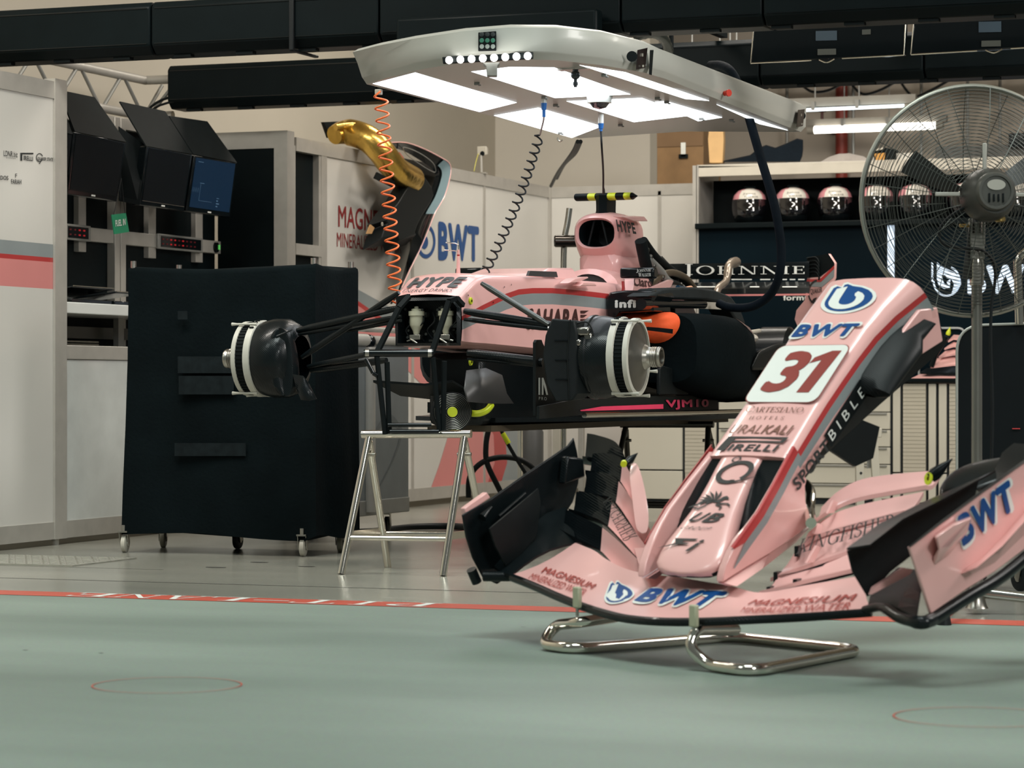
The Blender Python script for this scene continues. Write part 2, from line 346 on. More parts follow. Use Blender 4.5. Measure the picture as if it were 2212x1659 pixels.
for px, py, l in ((466, 1226, .10), (560, 1215, .09), (662, 1224, .085), (55, 1405, .02), (218, 1411, .02), (1130, 1355, .018)):
    c = onZ(px, py); b.poly([c + V((l * .5 * math.cos(R(a)), l * .22 * math.sin(R(a)), .0015)) for a in range(0, 360, 30)])
b.poly([(-7.2, 9.86, .001), (-3.2, 9.86, .001), (-3.2, 9.872, .001), (-7.2, 9.872, .001)]).poly([(-6.9, 10.55, .001), (-5.6, 10.55, .001), (-5.6, 10.558, .001), (-6.9, 10.558, .001)])  # first strip is a dark reflection painted on the floor, second a seam
fl = struct(b.build('floor', [FLI, FLO, LINE, WHITET, mat('floor_seam_reflection', (.05, .05, .045), .6)], loc=(0, 0, 0), smooth=0))
for px, py, w_ in ((361, 1481, .196), (2113, 1550, .20)):
    c = onZ(px, py); q = B(); q.add([c + V((rr * math.cos(R(5 * k)), rr * math.sin(R(5 * k)), .002)) for k in range(72) for rr in (w_, w_ - .004)], [(2 * k, 2 * k + 1, (2 * k + 3) % 144, (2 * k + 2) % 144) for k in range(72)])
    struct(q.build('trim_ring', LINE, smooth=0))
q = B(); a0 = onZ(-80, 1200); a1 = onZ(175, 1222)          # embossed metal drain plate by the left wall
x_, y_ = (a0.x + a1.x) / 2, (a0.y + a1.y) / 2
q.bx(a0.x, a1.x, y_ - .30, y_ + .28, 0, .006)
for i in range(20):
    for j in range(8): q.box((a0.x + .03 + (a1.x - a0.x - .06) * i / 19, y_ - .26 + .50 * j / 7, .007), (.035, .012, .003), Matrix.Rotation(R(45 if (i + j) % 2 else -45), 3, 'Z'))
struct(q.build('trim_drain', mat('tread_plate', (.40, .39, .34), .4, .5, .1, 20), smooth=0))
# building shell
q = B(); q.bx(-8.35, -8.2, 4, 24, 0, 5); struct(q.build('wall_left', CREAM, loc=(-8.2, 4, 0), smooth=0))
q = B(); q.bx(-8.35, 6, 23.3, 23.5, 0, 5); struct(q.build('wall_back', mat('beige_plaster', (.52, .46, .385), .75, 0, .04, 1.5), loc=(-4, 23.4, 0), smooth=0))
q = B(); q.bx(-12, 6, 9.3, 24, 5, 5.15); struct(q.build('ceiling', mat('ceiling_paint', (.55, .47, .37), .8, 0, .04, 1), loc=(-4, 15, 5), smooth=0))
# cream cross wall with its corner behind the partition
pL = onY(935, 300, 21.2); pR = onY(1404, 300, 21.2)
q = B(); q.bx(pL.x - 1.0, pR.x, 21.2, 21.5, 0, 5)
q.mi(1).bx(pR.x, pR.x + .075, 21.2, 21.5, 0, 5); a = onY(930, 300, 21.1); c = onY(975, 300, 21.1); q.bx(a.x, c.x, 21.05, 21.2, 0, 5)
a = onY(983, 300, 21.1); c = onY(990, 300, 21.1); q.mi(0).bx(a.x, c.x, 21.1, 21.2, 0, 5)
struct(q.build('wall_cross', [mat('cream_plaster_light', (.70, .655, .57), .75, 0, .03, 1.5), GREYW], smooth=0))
a = onY(1000, 400, 21.15); q = B(); q.cyl((a.x, 21.17, 1.5), (a.x, 21.17, 3.1), .014); tag(q.build('wall_pipe', mat('rusty_brown', (.16, .085, .035), .6, 0, .2, 12)), 'thin brown vertical pipe on the cream wall above the partition', 'pipe')
# --- panelled partition along the left side, front bay with stripes and logos
XL = -6.97
def panel_strip(b_, x, ya, yb, zs):      # zs: list of (z0,z1,matindex)
    for z0, z1, k in zs: b_.mi(k).bx(x - .05, x, ya, yb, z0, z1)
yA, yB = 9.6, onX(127, 400, XL).y
q = B(); panel_strip(q, XL, yA, yB - .05, [(.115, 1.262, 0), (1.262, 1.394, 2), (1.394, 1.416, 3), (1.416, 1.482, 4), (1.482, 2.2, 0)])
q.mi(1).bx(XL - .055, XL + .006, yA, yB - .05, .03, .115).bx(XL - .055, XL + .006, yA, yB - .05, 2.2, 2.285)
q.bx(XL - .05, XL + .012, yB - .055, yB + .06, .03, 2.30)
q.cyl((XL - .02, yB, 0), (XL - .02, yB, .04), .018)
q.mi(5)
def onwall(x0, y0, x1, y1, X=XL): return bil(onX(x0, y1, X), onX(x1, y1, X), onX(x1, y0, X), onX(x0, y0, X), V((.003, 0, 0)))
def walltext(b_, s, x0, yt0, yb0, x1, yt1, yb1, X, bold=0, shear=0, geo=None):
    lay(b_, geo or text2d(s, bold, shear), bil(onX(x0, yb0, X), onX(x1, yb1, X), onX(x1, yt1, X), onX(x0, yt0, X), V((.003, 0, 0))))
walltext(q, 'LDNR.biz', 7, 325, 337, 37, 328, 340, XL); walltext(q, 'E Y E W E A R', 13, 339, 342, 33, 341, 344, XL)
walltext(q, 'IRELLI', 50, 336, 346, 70, 338, 348, XL, .03); lay(q, ([V((0, 0)), V((.15, 0)), V((.15, .8)), V((1, .8)), V((1, 1)), V((0, 1))], [(0, 1, 2, 3, 4, 5)]), onwall(43, 330, 71, 347))
walltext(q, 'QUAKER STATE', 80, 339, 347, 114, 341, 350, XL, .03, .2); raw(q, circ2d(.5, .5, .40, .5, 24, 20, 330), onwall(77, 331, 92, 350)); lay(q, text2d('/'), onwall(83, 345, 90, 354))
walltext(q, 'BARBADOS', -28, 378, 387, 17, 380, 389, XL, .02); walltext(q, 'FARAH', 23, 387, 397, 45, 388, 398, XL, .01); walltext(q, 'F', 32, 375, 384, 36, 375, 384, XL)
struct(q.build('wall_side_front', [WHITEP, ALU, PINKD, REDP, GREYP, DARKT], smooth=0))
# --- partition further in: return, dark bays, sponsor panels
XB = -7.0
yR = 14.62
q = B(); q.mi(2).bx(-7.4, XB + .045, yR, yR + .05, 0, 2.17); q.mi(1).bx(-7.45, XB + .05, yR - .01, yR + .06, 2.17, 2.27)
yP = [onX(p, 400, XB).y for p in (637, 692, 704, 890, 1045, 1186)]
q.bx(XB - .03, XB + .055, yR - .012, yR + .085, 0, 2.27)                                                   # post
q.bx(XB - .05, XB + .01, yP[0], yP[5], 2.17, 2.25)
zt = lambda px, py: onX(px, py, XB).z
q.bx(XB - .05, XB + .008, yP[0], yP[1], zt(660, 552), zt(660, 528)).bx(XB - .05, XB + .008, yP[1], yP[2], 0, 2.2)
q.mi(2).bx(XB - .06, XB - .035, yP[0], yP[1], .1, 2.2); q.mi(1).bx(XB - .05, XB + .004, yP[0] - .06, yP[0], 0, 2.2).bx(XB - .05, XB + .004, yP[1] - .03, yP[1], 0, 2.2)
q.mi(0).bx(XB - .05, XB, yP[2], 19.25, .12, 2.17)
q.mi(1).bx(XB - .05, XB + .006, yP[2], 19.25, .04, .12)
for p in yP[3:5]: q.bx(XB - .05, XB + .007, p - .018, p + .018, .04, 2.25)
q.mi(3)
walltext(q, 'MAGNESIUM', 730, 443, 490, 868, 462, 508, XB, .012); walltext(q, 'MINERALIZED WATER', 727, 502, 533, 866, 518, 548, XB, -.01)
q.mi(4)
walltext(q, 'BWT', 946, 478, 563, 1034, 490, 566, XB, .06)
sh = lambda u, v: bil(onX(902, 556, XB), onX(942, 553, XB), onX(942, 482, XB), onX(902, 478, XB), V((.003, 0, 0)))(u, v)
raw(q, circ2d(.45, .45, .38, .5, 26, -150, 110), sh); raw(q, circ2d(.35, .42, 0.0, .2, 16), sh); lay(q, ([V((0, .2)), V((.12, .2)), V((.12, 1)), V((0, .9))], [(0, 1, 2, 3)]), lambda u, v: sh(u * .12, .2 + v * .7))
# swoosh: grey, red and pink bands curving down the panel (painted graphics)
def swoosh(b_, L1, L2, off): n = len(L1); b_.strip([onX(*p, XB) + V((off, 0, 0)) for p in L1], [onX(*p, XB) + V((off, 0, 0)) for p in L2])
A_ = [(704, 598), (767, 622), (850, 668), (930, 715), (1010, 770), (1080, 840), (1125, 930), (1130, 1000), (1112, 1058)]
B_ = [(704, 622), (767, 646), (830, 690), (910, 745), (985, 805), (1050, 865), (1090, 935), (1095, 1000), (1076, 1062)]
C_ = [(704, 632), (767, 656), (826, 698), (900, 755), (972, 815), (1030, 875), (1066, 940), (1068, 1000), (1046, 1064)]
D_ = [(704, 690), (767, 720), (820, 752), (880, 800), (930, 850), (962, 900), (968, 940), (950, 1000), (924, 1072)]
E_ = [(1045, 580), (1045, 600), (1060, 640), (1080, 690), (1110, 760), (1150, 840), (1180, 930), (1184, 1000), (1182, 1046)]
q.mi(5); swoosh(q, A_, B_, .002); q.mi(6); swoosh(q, B_, C_, .0025); q.mi(7); swoosh(q, C_, D_, .002)
struct(q.build('wall_side', [WHITEP, ALU, BLACKP, REDT, BLUE, GREYP, REDP, PINKD], smooth=0))
# --- back partition
YB = 19.2
c0, c1 = onY(1186, 600, YB), onY(1503, 600, YB)
q = B(); q.bx(XB, c1.x, YB, YB + .05, .12, 2.17); q.mi(1).bx(XB - .05, c1.x, YB - .006, YB + .05, 2.17, 2.25).bx(XB, c1.x, YB - .004, YB + .05, .04, .12)
q.bx(XB - .05, XB + .02, YB - .03, YB + .05, 0, 2.25)
for px in (1425,): x = onY(px, 600, YB).x; q.bx(x - .012, x + .012, YB - .006, YB, .1, 2.2)
struct(q.build('wall_back_panel', [WHITEP, ALU], smooth=0))
# ================================================================== overhead gantry
def octa(y, z0, z1, d, c=.045):      # cross-section of the clad beam, in (y,z)
    return [(y - d / 2 + c, z0), (y + d / 2 - c, z0), (y + d / 2, z0 + c), (y + d / 2, z1 - c * .6), (y + d / 2 - c * .6, z1), (y - d / 2 + c * .6, z1), (y - d / 2, z1 - c * .6), (y - d / 2, z0 + c)]
def beam(y, z0, z1, pxs, label, d=.26):
    xs = [onY(p, 100, y - d / 2).x for p in pxs]
    t = thing('gantry_beam', ((xs[0] + xs[-1]) / 2, y, z0), label, 'overhead beam')
    for a, b_ in zip(xs, xs[1:]):
        q = B(); q.loft([[V((x, yy, zz)) for yy, zz in octa(y, z0, z1, d)] for x in (a + .004, b_ - .004)]); q.build('beam_cover', BLACKP, t, smooth=25, bev=.008)
        q = B(); q.bx(a + .02, b_ - .02, y - d / 2 - .003, y - d / 2 + .01, z1 - .036, z1 - .030).bx(a + .02, b_ - .02, y - d / 2 - .003, y - d / 2 + .01, z0 + .05, z0 + .054); q.build('cover_seam', BLACKG, t)
    q = B(); q.loft([[V((x, yy, zz)) for yy, zz in octa(y, z0 + .03, z1 - .03, d - .06)] for x in (xs[0] + .01, xs[-1] - .01)]); q.build('truss_core', BLACKM, t)
    q = B()
    for k in range(int((xs[-1] - xs[0]) / .33)): q.bx(xs[0] + .1 + .33 * k, xs[0] + .19 + .33 * k, y - d / 2 + .05, y - d / 2 + .09, z0 - .012, z0 + .01)
    q.build('clip_strip', BLACKM, t); return t
bm1 = beam(12.0, 2.38, 2.635, (-60, 325, 818, 1340, 1647, 2300), 'long black clad gantry beam crossing the top of the picture, nearest one')
x = onY(630, 60, 11.86).x; q = B(); q.bx(x - .012, x + .012, 11.852, 11.87, 2.365, 2.66).bx(x - .012, x + .012, 11.86, 12.14, 2.36, 2.372); q.build('strap', RUBBER, bm1, bev=.004)
bm2 = beam(14.4, 2.385, 2.635, (360, 812, 1210, 1640, 1995, 2320), 'black clad gantry beam behind the white light canopy, farther one')
# bare aluminium truss along the left side, ends at the far beam
tr = thing('lighting_truss', (-7.76, 13.2, 2.36), 'bare aluminium lattice truss above the monitors on the left', 'truss')
q = B(); q.cyl((-7.76, 11.6, 2.57), (-7.76, 14.4, 2.57), .026).cyl((-7.76, 14.4, 2.57), (-7.54, 14.4, 2.57), .026); q.build('upper_chord', ALU, tr)
q = B(); q.cyl((-7.76, 11.6, 2.36), (-7.76, 14.4, 2.36), .026).cyl((-7.76, 14.4, 2.36), (-7.58, 14.4, 2.36), .026); q.build('lower_chord', ALU, tr)
for k in range(11):
    ya = 11.9 + k * .25; q = B(); q.cyl((-7.76, ya, 2.56 if k % 2 else 2.37), (-7.76, ya + .25 * .82, 2.37 if k % 2 else 2.56), .011, n=8); q.build('brace', ALUD, tr)
q = B(); q.cyl((-7.72, 14.4, 2.38), (-7.56, 14.4, 2.55), .011, n=8); q.build('brace', ALUD, tr)
q = B(); q.tube(smoothpath([(-7.72, 14.3, 2.36), (-7.6, 14.3, 2.44), (-7.35, 14.32, 2.49), (-7.15, 14.35, 2.49)], 5), .008, 8).tube(smoothpath([(-7.70, 14.3, 2.36), (-7.55, 14.28, 2.42), (-7.15, 14.33, 2.46)], 5), .007, 8); tag(q.build('cable', RUBBER), 'black cables running from the bare truss into the far black beam', 'cable')
# black slab between near beam and canopy
a, c = onY(858, 60, 11.78), onY(1292, 60, 11.78); q = B(); q.bx(a.x, c.x, 11.76, 11.85, 2.212, onY(1292, 18, 11.78).z)
tag(q.build('overhead_panel', BLACKP, bev=.015), 'flat black panel hanging in front of the near beam, just above the canopy', 'panel')
# televisions under the near beam
for lab, c4, st in (('wall television back seen under the beam, left of the two above the shelf', ((1629, 58), (1957, 38), (1953, 119), (1622, 137)), ((1762, 67, 1808, 88), (1766, 106, 1806, 119), (1862, 64, 1881, 75))),
                    ('wall television back seen under the beam, cut off by the right edge', ((1975, 38), (2330, 16), (2330, 96), (1968, 118)), ((2114, 47, 2163, 70), (2120, 88, 2162, 101)))):
    tv = thing('television', onY(c4[3][0] + 150, 128, 13.4), lab, 'television')
    pts = [onY(*p, 13.4) for p in c4]; q = B(); q.prism([p + UP * 0 for p in pts], V((0, .05, 0))); q.build('housing', BLACKG, tv, bev=.006)
    pts2 = [onY(c4[0][0], c4[0][1] - 30, 13.4), onY(c4[0][0] + 40, c4[0][1] - 30, 13.4)]
    q = B(); q.tube([pts[0], pts[3]], .004, 8).tube([pts[1], pts[2]], .004, 8).tube([pts[3], pts[3] * .6 + pts[2] * .4 - UP * .001], .0035, 8).tube([pts[3] * .4 + pts[2] * .6, pts[2]], .0035, 8).tube(smoothpath([pts[3] * .55 + pts[2] * .45, pts[3] * .5 + pts[2] * .5 - UP * .016, pts[3] * .45 + pts[2] * .55], 4), .0035, 8); q.build('bezel', CHROME, tv)
    for i, (x0, y0, x1, y1) in enumerate(st):
        q = B(); q.poly([onY(x0, y1, 13.394), onY(x1, y1 - 1, 13.394), onY(x1, y0 - 1, 13.394), onY(x0, y0, 13.394)]); q.build('sticker', mat('sticker_blue', (.035, .06, .085), .5) if i == 0 else mat('sticker_grey', (.06, .065, .055), .5), tv, smooth=0)
    mid = (pts[0] + pts[1]) / 2; q = B(); q.bx(mid.x - .03, mid.x + .03, 13.42, 13.46, mid.z - .02, 2.75).bx(mid.x - .05, mid.x + .05, 13.3, 14.4, 2.70, 2.75); q.build('hanger', BLACKM, tv)
for px in (1495, 1555, 1577, 1591):
    a = onY(px, 90, 15.5); q = B(); q.cyl((a.x, 15.5, 2.3), (a.x, 15.5, 4.99), .005, n=8); tag(q.build('hanging_rod', ALUD), 'thin rod dropping from the ceiling between the two black beams', 'rod', 'ceiling rods between the beams')
# ------------------------------------------------------------------ light canopy over the car
CZ = 2.066; CT = 2.203
can = thing('light_canopy', onZ(1200, 200, CZ), 'large white overhead light canopy with glowing panels above the car', 'light canopy')
GLOW = mat('light_panel', (.9, .95, 1), .5, 0, .01, 2, emit=(.88, .95, 1.0), es=3.2)
BOT = [(787, 182), (830, 168), (900, 150), (1000, 134), (1100, 127), (1200, 129), (1300, 140), (1392, 156), (1440, 170), (1735, 286), (1480, 285), (1252, 300)]
TOPX = [(762, 105), (815, 91), (890, 76), (1000, 59), (1100, 51), (1200, 52), (1300, 64), (1395, 88), (1428, 104), (1742, 226), (1480, 214), (1252, 222)]
bot = [onZ(*p, CZ) for p in BOT]; top = [onZ(*p, CT) for p in TOPX[:10]] + [V((bot[10].x, bot[10].y, CT)), V((bot[11].x - .0, bot[11].y, CT))]
ctr = sum(bot, V((0, 0, 0))) / len(bot)
ins = lambda L, k: [p + (ctr - p) * k * V((1, 1, 0)) if 0 else V((p.x + (ctr.x - p.x) * k, p.y + (ctr.y - p.y) * k, p.z)) for p in L]
bot2 = [V((p.x, p.y, p.z + .03)) for p in ins(bot, -.012)]
botr = ins(bot, .012)
q = B(); q.loft([botr, [p.lerp(c, .5) + UP * .008 for p, c in zip(bot, bot2)], bot2, [p.lerp(c, .5) for p, c in zip(bot2, top)], [V((p.x, p.y, p.z - .015)) for p in top], [V((p.x, p.y, p.z)) for p in ins(top, .025)]])
q.build('shell', mat('canopy_white', (.40, .405, .37), .35, 0, .02, 2, coat=.1), can, smooth=40)
for pn in ([(805, 181), (897, 157), (1116, 222), (1036, 242)], [(1018, 155), (1101, 145), (1197, 146), (1362, 204), (1199, 212)], [(1252, 141), (1350, 156), (1532, 218), (1480, 214)], [(1548, 226), (1613, 250), (1702, 282), (1640, 268)], [(1224, 219), (1387, 212), (1492, 250), (1369, 264)], [(1067, 250), (1163, 233), (1300, 273), (1235, 298)], [(1415, 220), (1440, 219), (1560, 254), (1508, 262)]):
    q = B(); q.prism([onZ(*p, CZ - .0008) for p in reversed(pn)], UP * .004); q.build('light_panel', GLOW, can, smooth=0)
bd = [((p - CAM).dot(FW)) for p in bot]
fd = lambda px: lerp(px, [p[0] for p in BOT[:9]], bd[:9]) - .02
FP = lambda px, py, e=0.: P(px, py, fd(px) - .025 - e)
bt = B(); bt.prism([FP(1033, 70), FP(1072, 67), FP(1072, 108), FP(1033, 109)], FW * .03); kp = bt.build('key_pad', BLACKM, can, bev=.002)
for i in range(3):
    for j in range(3):
        q = B(); q.lathe([(.001, 0), (.0085, .001), (.0095, .006)], FP(1041 + 12 * i, 74 + 13 * j, .006), FW, 12); q.build('button', [mat('dark_button', (.02, .025, .025), .4), mat('green_button', (.03, .14, .09), .4), mat('grey_button', (.22, .25, .23), .4)][j], kp)
led = B(); led.prism([FP(955, 123, .03), FP(1152, 112, .03), FP(1152, 126, .03), FP(957, 137, .03)], FW * .03); lb = led.build('lamp_bar', BLACKM, can, bev=.003)
LEDM = mat('led_glow', (1, 1, 1), .4, emit=(1, .98, .93), es=9)
for k in range(8):
    q = B(); q.lathe([(.001, 0), (.012, .001), (.0145, .008), (.0145, .02)], FP(970 + 170 * k / 7, 129 - 9.0 * k / 7, .036), FW, 16); q.build('bulb', LEDM, lb)
q = B(); q.loft([[FP(1043, 135), FP(1080, 134), FP(1080, 138) + FW * .05, FP(1043, 139) + FW * .05], [FP(1050, 142), FP(1074, 142), FP(1074, 145) + FW * .04, FP(1050, 145) + FW * .04], [FP(1052, 164), FP(1074, 164), FP(1074, 165) + FW * .04, FP(1052, 165) + FW * .04]]); q.build('lamp_bracket', GREYPL, can, bev=.003)
# corner control units on the right-hand side
SD = lambda px, py, e=0.: onPl(px, py, bot[8], (bot[9] - bot[8]).cross(UP)) - (bot[9] - bot[8]).cross(UP).normalized() * e * (1 if (bot[9] - bot[8]).cross(UP).dot(FW) > 0 else -1)
for pts, hole in (([(1377, 108), (1399, 103), (1394, 146), (1374, 150)], (1365, 122)), ([(1711, 238), (1726, 236), (1722, 272), (1708, 275)], (1731, 250))):
    dd = .03; q = B(); pp = [P(*p, fd(p[0]) - .045) for p in pts] if pts[0][0] < 1500 else [SD(*p, .03) for p in pts]
    q.prism(pp, FW * .02); cp = q.build('control_panel', mat('dark_brown_glass', (.015, .010, .010), .2), can)
    q = B(); m_ = (pp[0] + pp[1] + pp[2] + pp[3]) / 4
    for i in (-1, 1): q.box(m_ + RT * .006 * i - UP * .03 - FW * .002, (.007, .003, .008)).box(m_ + RT * .004 * i + UP * .015 - FW * .002, (.004, .003, .012))
    q.build('switch', BEIGE, cp)
    q = B(); q.lathe([(.001, .004), (.010, .003), (.022, -.002)], P(hole[0], hole[1], (fd(hole[0]) - .05) if hole[0] < 1500 else (SD(*hole, .03) - CAM).dot(FW)), FW, 16); q.build('speaker_hole', BLACKM, can)
q = B(); q.prism([P(1404, 108, fd(1404) - .04), P(1412, 108, fd(1412) - .04), P(1408, 162, fd(1408) - .04), P(1402, 160, fd(1402) - .04)], FW * .01); q.build('seam', BLACKM, can)
q = B(); p = SD(1560, 202, .012); q.lathe([(.012, 0), (.012, .02), (.016, .022), (.016, .03)], p, -FW * .8 + RT * .6, 14); q.build('stop_button', mat('red_button', (.60, .04, .02), .35), can)
# fittings under the canopy
q = B(); p = onZ(1295, 208, CZ); q.lathe([(.001, -.058), (.03, -.050), (.042, -.034), (.044, -.03)], p, UP, 24); q.mi(1).lathe([(.044, -.031), (.054, -.030), (.058, -.004), (.056, .0)], p, UP, 24); q.build('dome_camera', [mat('smoked_dome', (.03, .02, .03), .08, coat=.8), WHITEL], can, smooth=50)
q = B(); p = onZ(1243, 148, CZ); q.cyl(p, p - UP * .015, .012).ball(p - UP * .026, .019, 16).cyl(p - UP * .04, p - UP * .075, .007, n=10).cyl(p - UP * .055, p - UP * .068, .010, n=10); q.build('ball_hook', mat('dark_metal', (.05, .06, .07), .3, .6), can)
q = B(); q.box(p + FW * .0 - UP * .003, (.14, .05, .006)); q.build('hook_plate', STEEL, can)
for px, py, l in ((1175, 213, .07), (1298, 246, .06)):
    p = onZ(px, py, CZ); q = B(); q.cyl(p, p - UP * (.02 if px < 1200 else .045), .013, n=12); q.mi(1).cyl(p - UP * (.02 if px < 1200 else .045), p - UP * (.05 if px < 1200 else .07), .014, .011, n=12).cyl(p - UP * (.05 if px < 1200 else .07), p - UP * .082, .008, n=10); q.build('air_connector', [WHITEL, mat('blue_plastic', (.01, .13, .45), .4)], can)
for px, py in ((1030, 178), (1175, 208), (1200, 225), (1305, 160), (1420, 210), (1440, 218), (1580, 258), (1340, 268), (1210, 285), (1515, 254)):
    p = onZ(px, py, CZ); q = B(); q.box(p - UP * .006, (.022, .012, .012)).box(p - UP * .012 + RT * .012, (.012, .008, .006)); q.build('clip', GREYPL, can, bev=.002)
q = B(); p = onZ(1205, 297, CZ); q.tube(smoothpath([p, p - UP * .012, p - UP * .02 + RT * .012, p - UP * .012 + RT * .024], 4), .004, 8); q.build('hook', STEEL, can)
q = B(); p = onZ(818, 193, CZ); q.box(p - UP * .012, (.03, .02, .024)); q.build('hose_socket', BEIGE, can, bev=.003)
for px, py in ((1000, 190), (1450, 190)):
    p = onZ(px, py + 40, CT); q = B(); q.cyl((p.x, p.y, CT - .01), (p.x, p.y, 2.7), .012).bx(p.x - .02, p.x + .02, 12.0, 14.4, 2.66, 2.70); q.build('suspension_bracket', BLACKM, can)
# coiled air lines and cables
def coil(name, a, b_, turns, r, tr, m, label, lead=.06, sag=0., ph=0.):
    a, b_ = V(a), V(b_); ax = (b_ - a).normalized(); u = ax.orthogonal().normalized(); w_ = ax.cross(u); n = turns * 14; pts = [a]
    for k in range(n + 1):
        t = k / n; c = a.lerp(b_, lead + (1 - 2 * lead) * t) + RT * sag * math.sin(math.pi * t); pts.append(c + (u * math.cos(ph + 2 * math.pi * turns * t) + w_ * math.sin(ph + 2 * math.pi * turns * t)) * r)
    pts.append(b_); q = B(); q.tube(pts, tr, 8); return tag(q.build(name, m, smooth=60), label, 'hose')
p0 = onZ(822, 197, CZ - .03); d0 = (p0 - CAM).dot(FW)
coil('coiled_hose', p0, P(856, 655, d0 + .15), 17, .028, .0043, ORANGE, 'orange coiled air hose hanging from the left end of the canopy', .02, -.0)
p0 = onZ(1172, 250, CZ - .085) if 0 else onZ(1175, 213, CZ) - UP * .082
coil('coiled_hose', P(1166, 292, (p0 - CAM).dot(FW)), P(1043, 598, 12.7), 17, .020, .0042, RUBBER, 'black coiled air line slanting down to the car nose', .01, .02)
q = B(); q.tube(smoothpath([p0, P(1173, 265, (p0 - CAM).dot(FW)), P(1166, 292, (p0 - CAM).dot(FW))], 5), .0042, 8); tag(q.build('air_line', mat('clear_line', (.16, .10, .08), .4)), 'short straight lead between blue connector and black coil', 'hose')
p0 = onZ(1298, 246, CZ) - UP * .08; dd = (p0 - CAM).dot(FW)
q = B(); q.tube(smoothpath([p0, P(1300, 320, dd), P(1303, 370, dd + .2), P(1303, 418, 13.6)], 6), .0052, 8); tag(q.build('cable', RUBBER), 'straight black cable dropping to the camera bar on the airbox', 'cable')
dd = (onZ(1560, 200, CT) - CAM).dot(FW) - .12
q = B(); q.tube(smoothpath([P(1535, 141, dd + .25), P(1560, 142, dd + .1), P(1583, 160, dd), P(1606, 215, dd), P(1640, 330, dd), P(1672, 440, dd), P(1687, 530, dd + .05), P(1684, 590, dd + .1), P(1665, 635, dd + .2), P(1625, 662, dd + .3), P(1578, 664, dd + .4), P(1552, 655, dd + .45)], 6), .0215, 14); tag(q.build('thick_hose', NAVY), 'thick black hose looping from the canopy down to the car rear', 'hose')
for a, c in (((1248, 306), (1190, 402)), ((1254, 306), (1203, 385))):
    q = B(); q.tube(smoothpath([P(*a, 14.8), P(a[0] - 12, a[1] + 25, 16), P(c[0] + 16, c[1] - 30, 19), P(*c, 19.9)], 6), .012, 8); tag(q.build('cable', RUBBER), 'pair of dark cables slanting from the canopy corner behind the partition', 'cable', 'slanting cables behind the canopy')
q = B(); q.tube(smoothpath([P(1375, 78, 13.2), P(1410, 72, 13.3), P(1435, 85, 13.4), P(1445, 112, 13.5)], 6), [.022 + .003 * (k % 2) for k in range(19)], 12); tag(q.build('ribbed_hose', mat('dark_ribbed', (.03, .035, .03), .3, .3)), 'dark ribbed hose curling over the canopy corner', 'hose')
# ================================================================== timing console on the left
XC = -7.40
REDL = mat('red_led', (.2, .01, .01), .4, emit=(.7, .02, .03), es=.35); REDD = mat('red_led_dim', (.05, .006, .008), .4, emit=(.10, .004, .006), es=.35)
y0c, y1c = 12.11, 14.62
con = thing('console_unit', (-7.2, (y0c + y1c) / 2, 0), 'aluminium framed workstation unit with dark back panels and white counter', 'workstation')
z_ = lambda px, py, X=XC: onX(px, py, X).z
yy = lambda px, X=XC: onX(px, 500, X).y
q = B(); q.bx(XC - .05, XC - .02, y0c - .05, y1c, .9, 2.22); q.build('back_panel', BLACKP, con)
for a, c, z0, z1 in ((238, 262, 1.0, 2.25), (487, 497, 1.0, 2.25)):
    q = B(); q.bx(XC - .02, XC + .03, yy(a), yy((a + c) / 2) - .004, z0, z1).bx(XC - .02, XC + .03, yy((a + c) / 2) + .004, yy(c), z0, z1); q.build('post', ALU, con, bev=.003)
for a, c in ((166, 182), (317, 333), (419, 434)):
    q = B(); q.bx(XC - .02, XC + .012, yy(a), yy(c), 1.5, 2.2); q.build('mullion', ALU, con, bev=.002)
q = B(); q.bx(XC - .02, XC + .02, y0c, y1c, z_(250, 527), z_(250, 498)); band = q.build('rail', ALU, con, bev=.003)
q = B(); q.bx(XC - .02, XC + .02, y0c, y1c, 2.19, 2.25); q.build('top_rail', ALU, con)
for a, c in ((128, 184), (330, 427)):
    zc = (z_(a, 0), 0); zm = (z_(250, 527) + z_(250, 498)) / 2
    q = B(); q.bx(XC + .02, XC + .035, yy(a), yy(c), zm - .042, zm + .042); f_ = q.build('switch_panel', ALUD, con, bev=.003)
    q = B(); q.bx(XC + .035, XC + .038, yy(a) + .03, yy(c) - .03, zm - .030, zm + .030); q.build('panel_face', BLACKG, f_)
    n = int((yy(c) - yy(a)) / .055)
    for k in range(n):
        for j in (-1, 1): q = B(); q.bx(XC + .038, XC + .041, yy(a) + .04 + .048 * k, yy(a) + .058 + .048 * k, zm + .013 * j - .004, zm + .013 * j + .004); q.build('indicator', REDL if k in (2, 3, 5) else REDD, f_)
q = B(); q.lathe([(.001, 0), (.03, .001), (.032, .012)], (XC + .032, yy(459), (z_(250, 527) + z_(250, 498)) / 2 - .002), (-1, 0, 0), 16); f_ = q.build('socket', BLACKG, con)
q = B(); q.bx(XC + .032, XC + .036, yy(461), yy(464), zm - .014, zm + .014); q.build('lamp', mat('green_led', (.1, .6, .1), .4, emit=(.2, .9, .2), es=.3), f_)
XF = -6.98
zt_ = lambda px, py: onX(px, py, XF).z
q = B(); q.bx(XC, XF, y0c, y1c, zt_(200, 679), zt_(200, 655)); q.build('counter', WHITEL, con, bev=.004)
q = B(); q.bx(XC - .0, XC + .02, y0c, y1c, zt_(200, 750), zt_(200, 679)); q.mi(1).bx(XC + .02, XC + .05, y0c, y1c, zt_(200, 705) - .05, zt_(200, 700)); q.build('cubby_back', [BLACKM, mat('grey_tray', (.10, .10, .085), .35, .3)], con)
q = B(); q.bx(XC + .1, XC + .13, yy(245, -7.3), yy(257, -7.3), zt_(200, 750), zt_(200, 679)); q.build('cubby_post', ALUD, con)
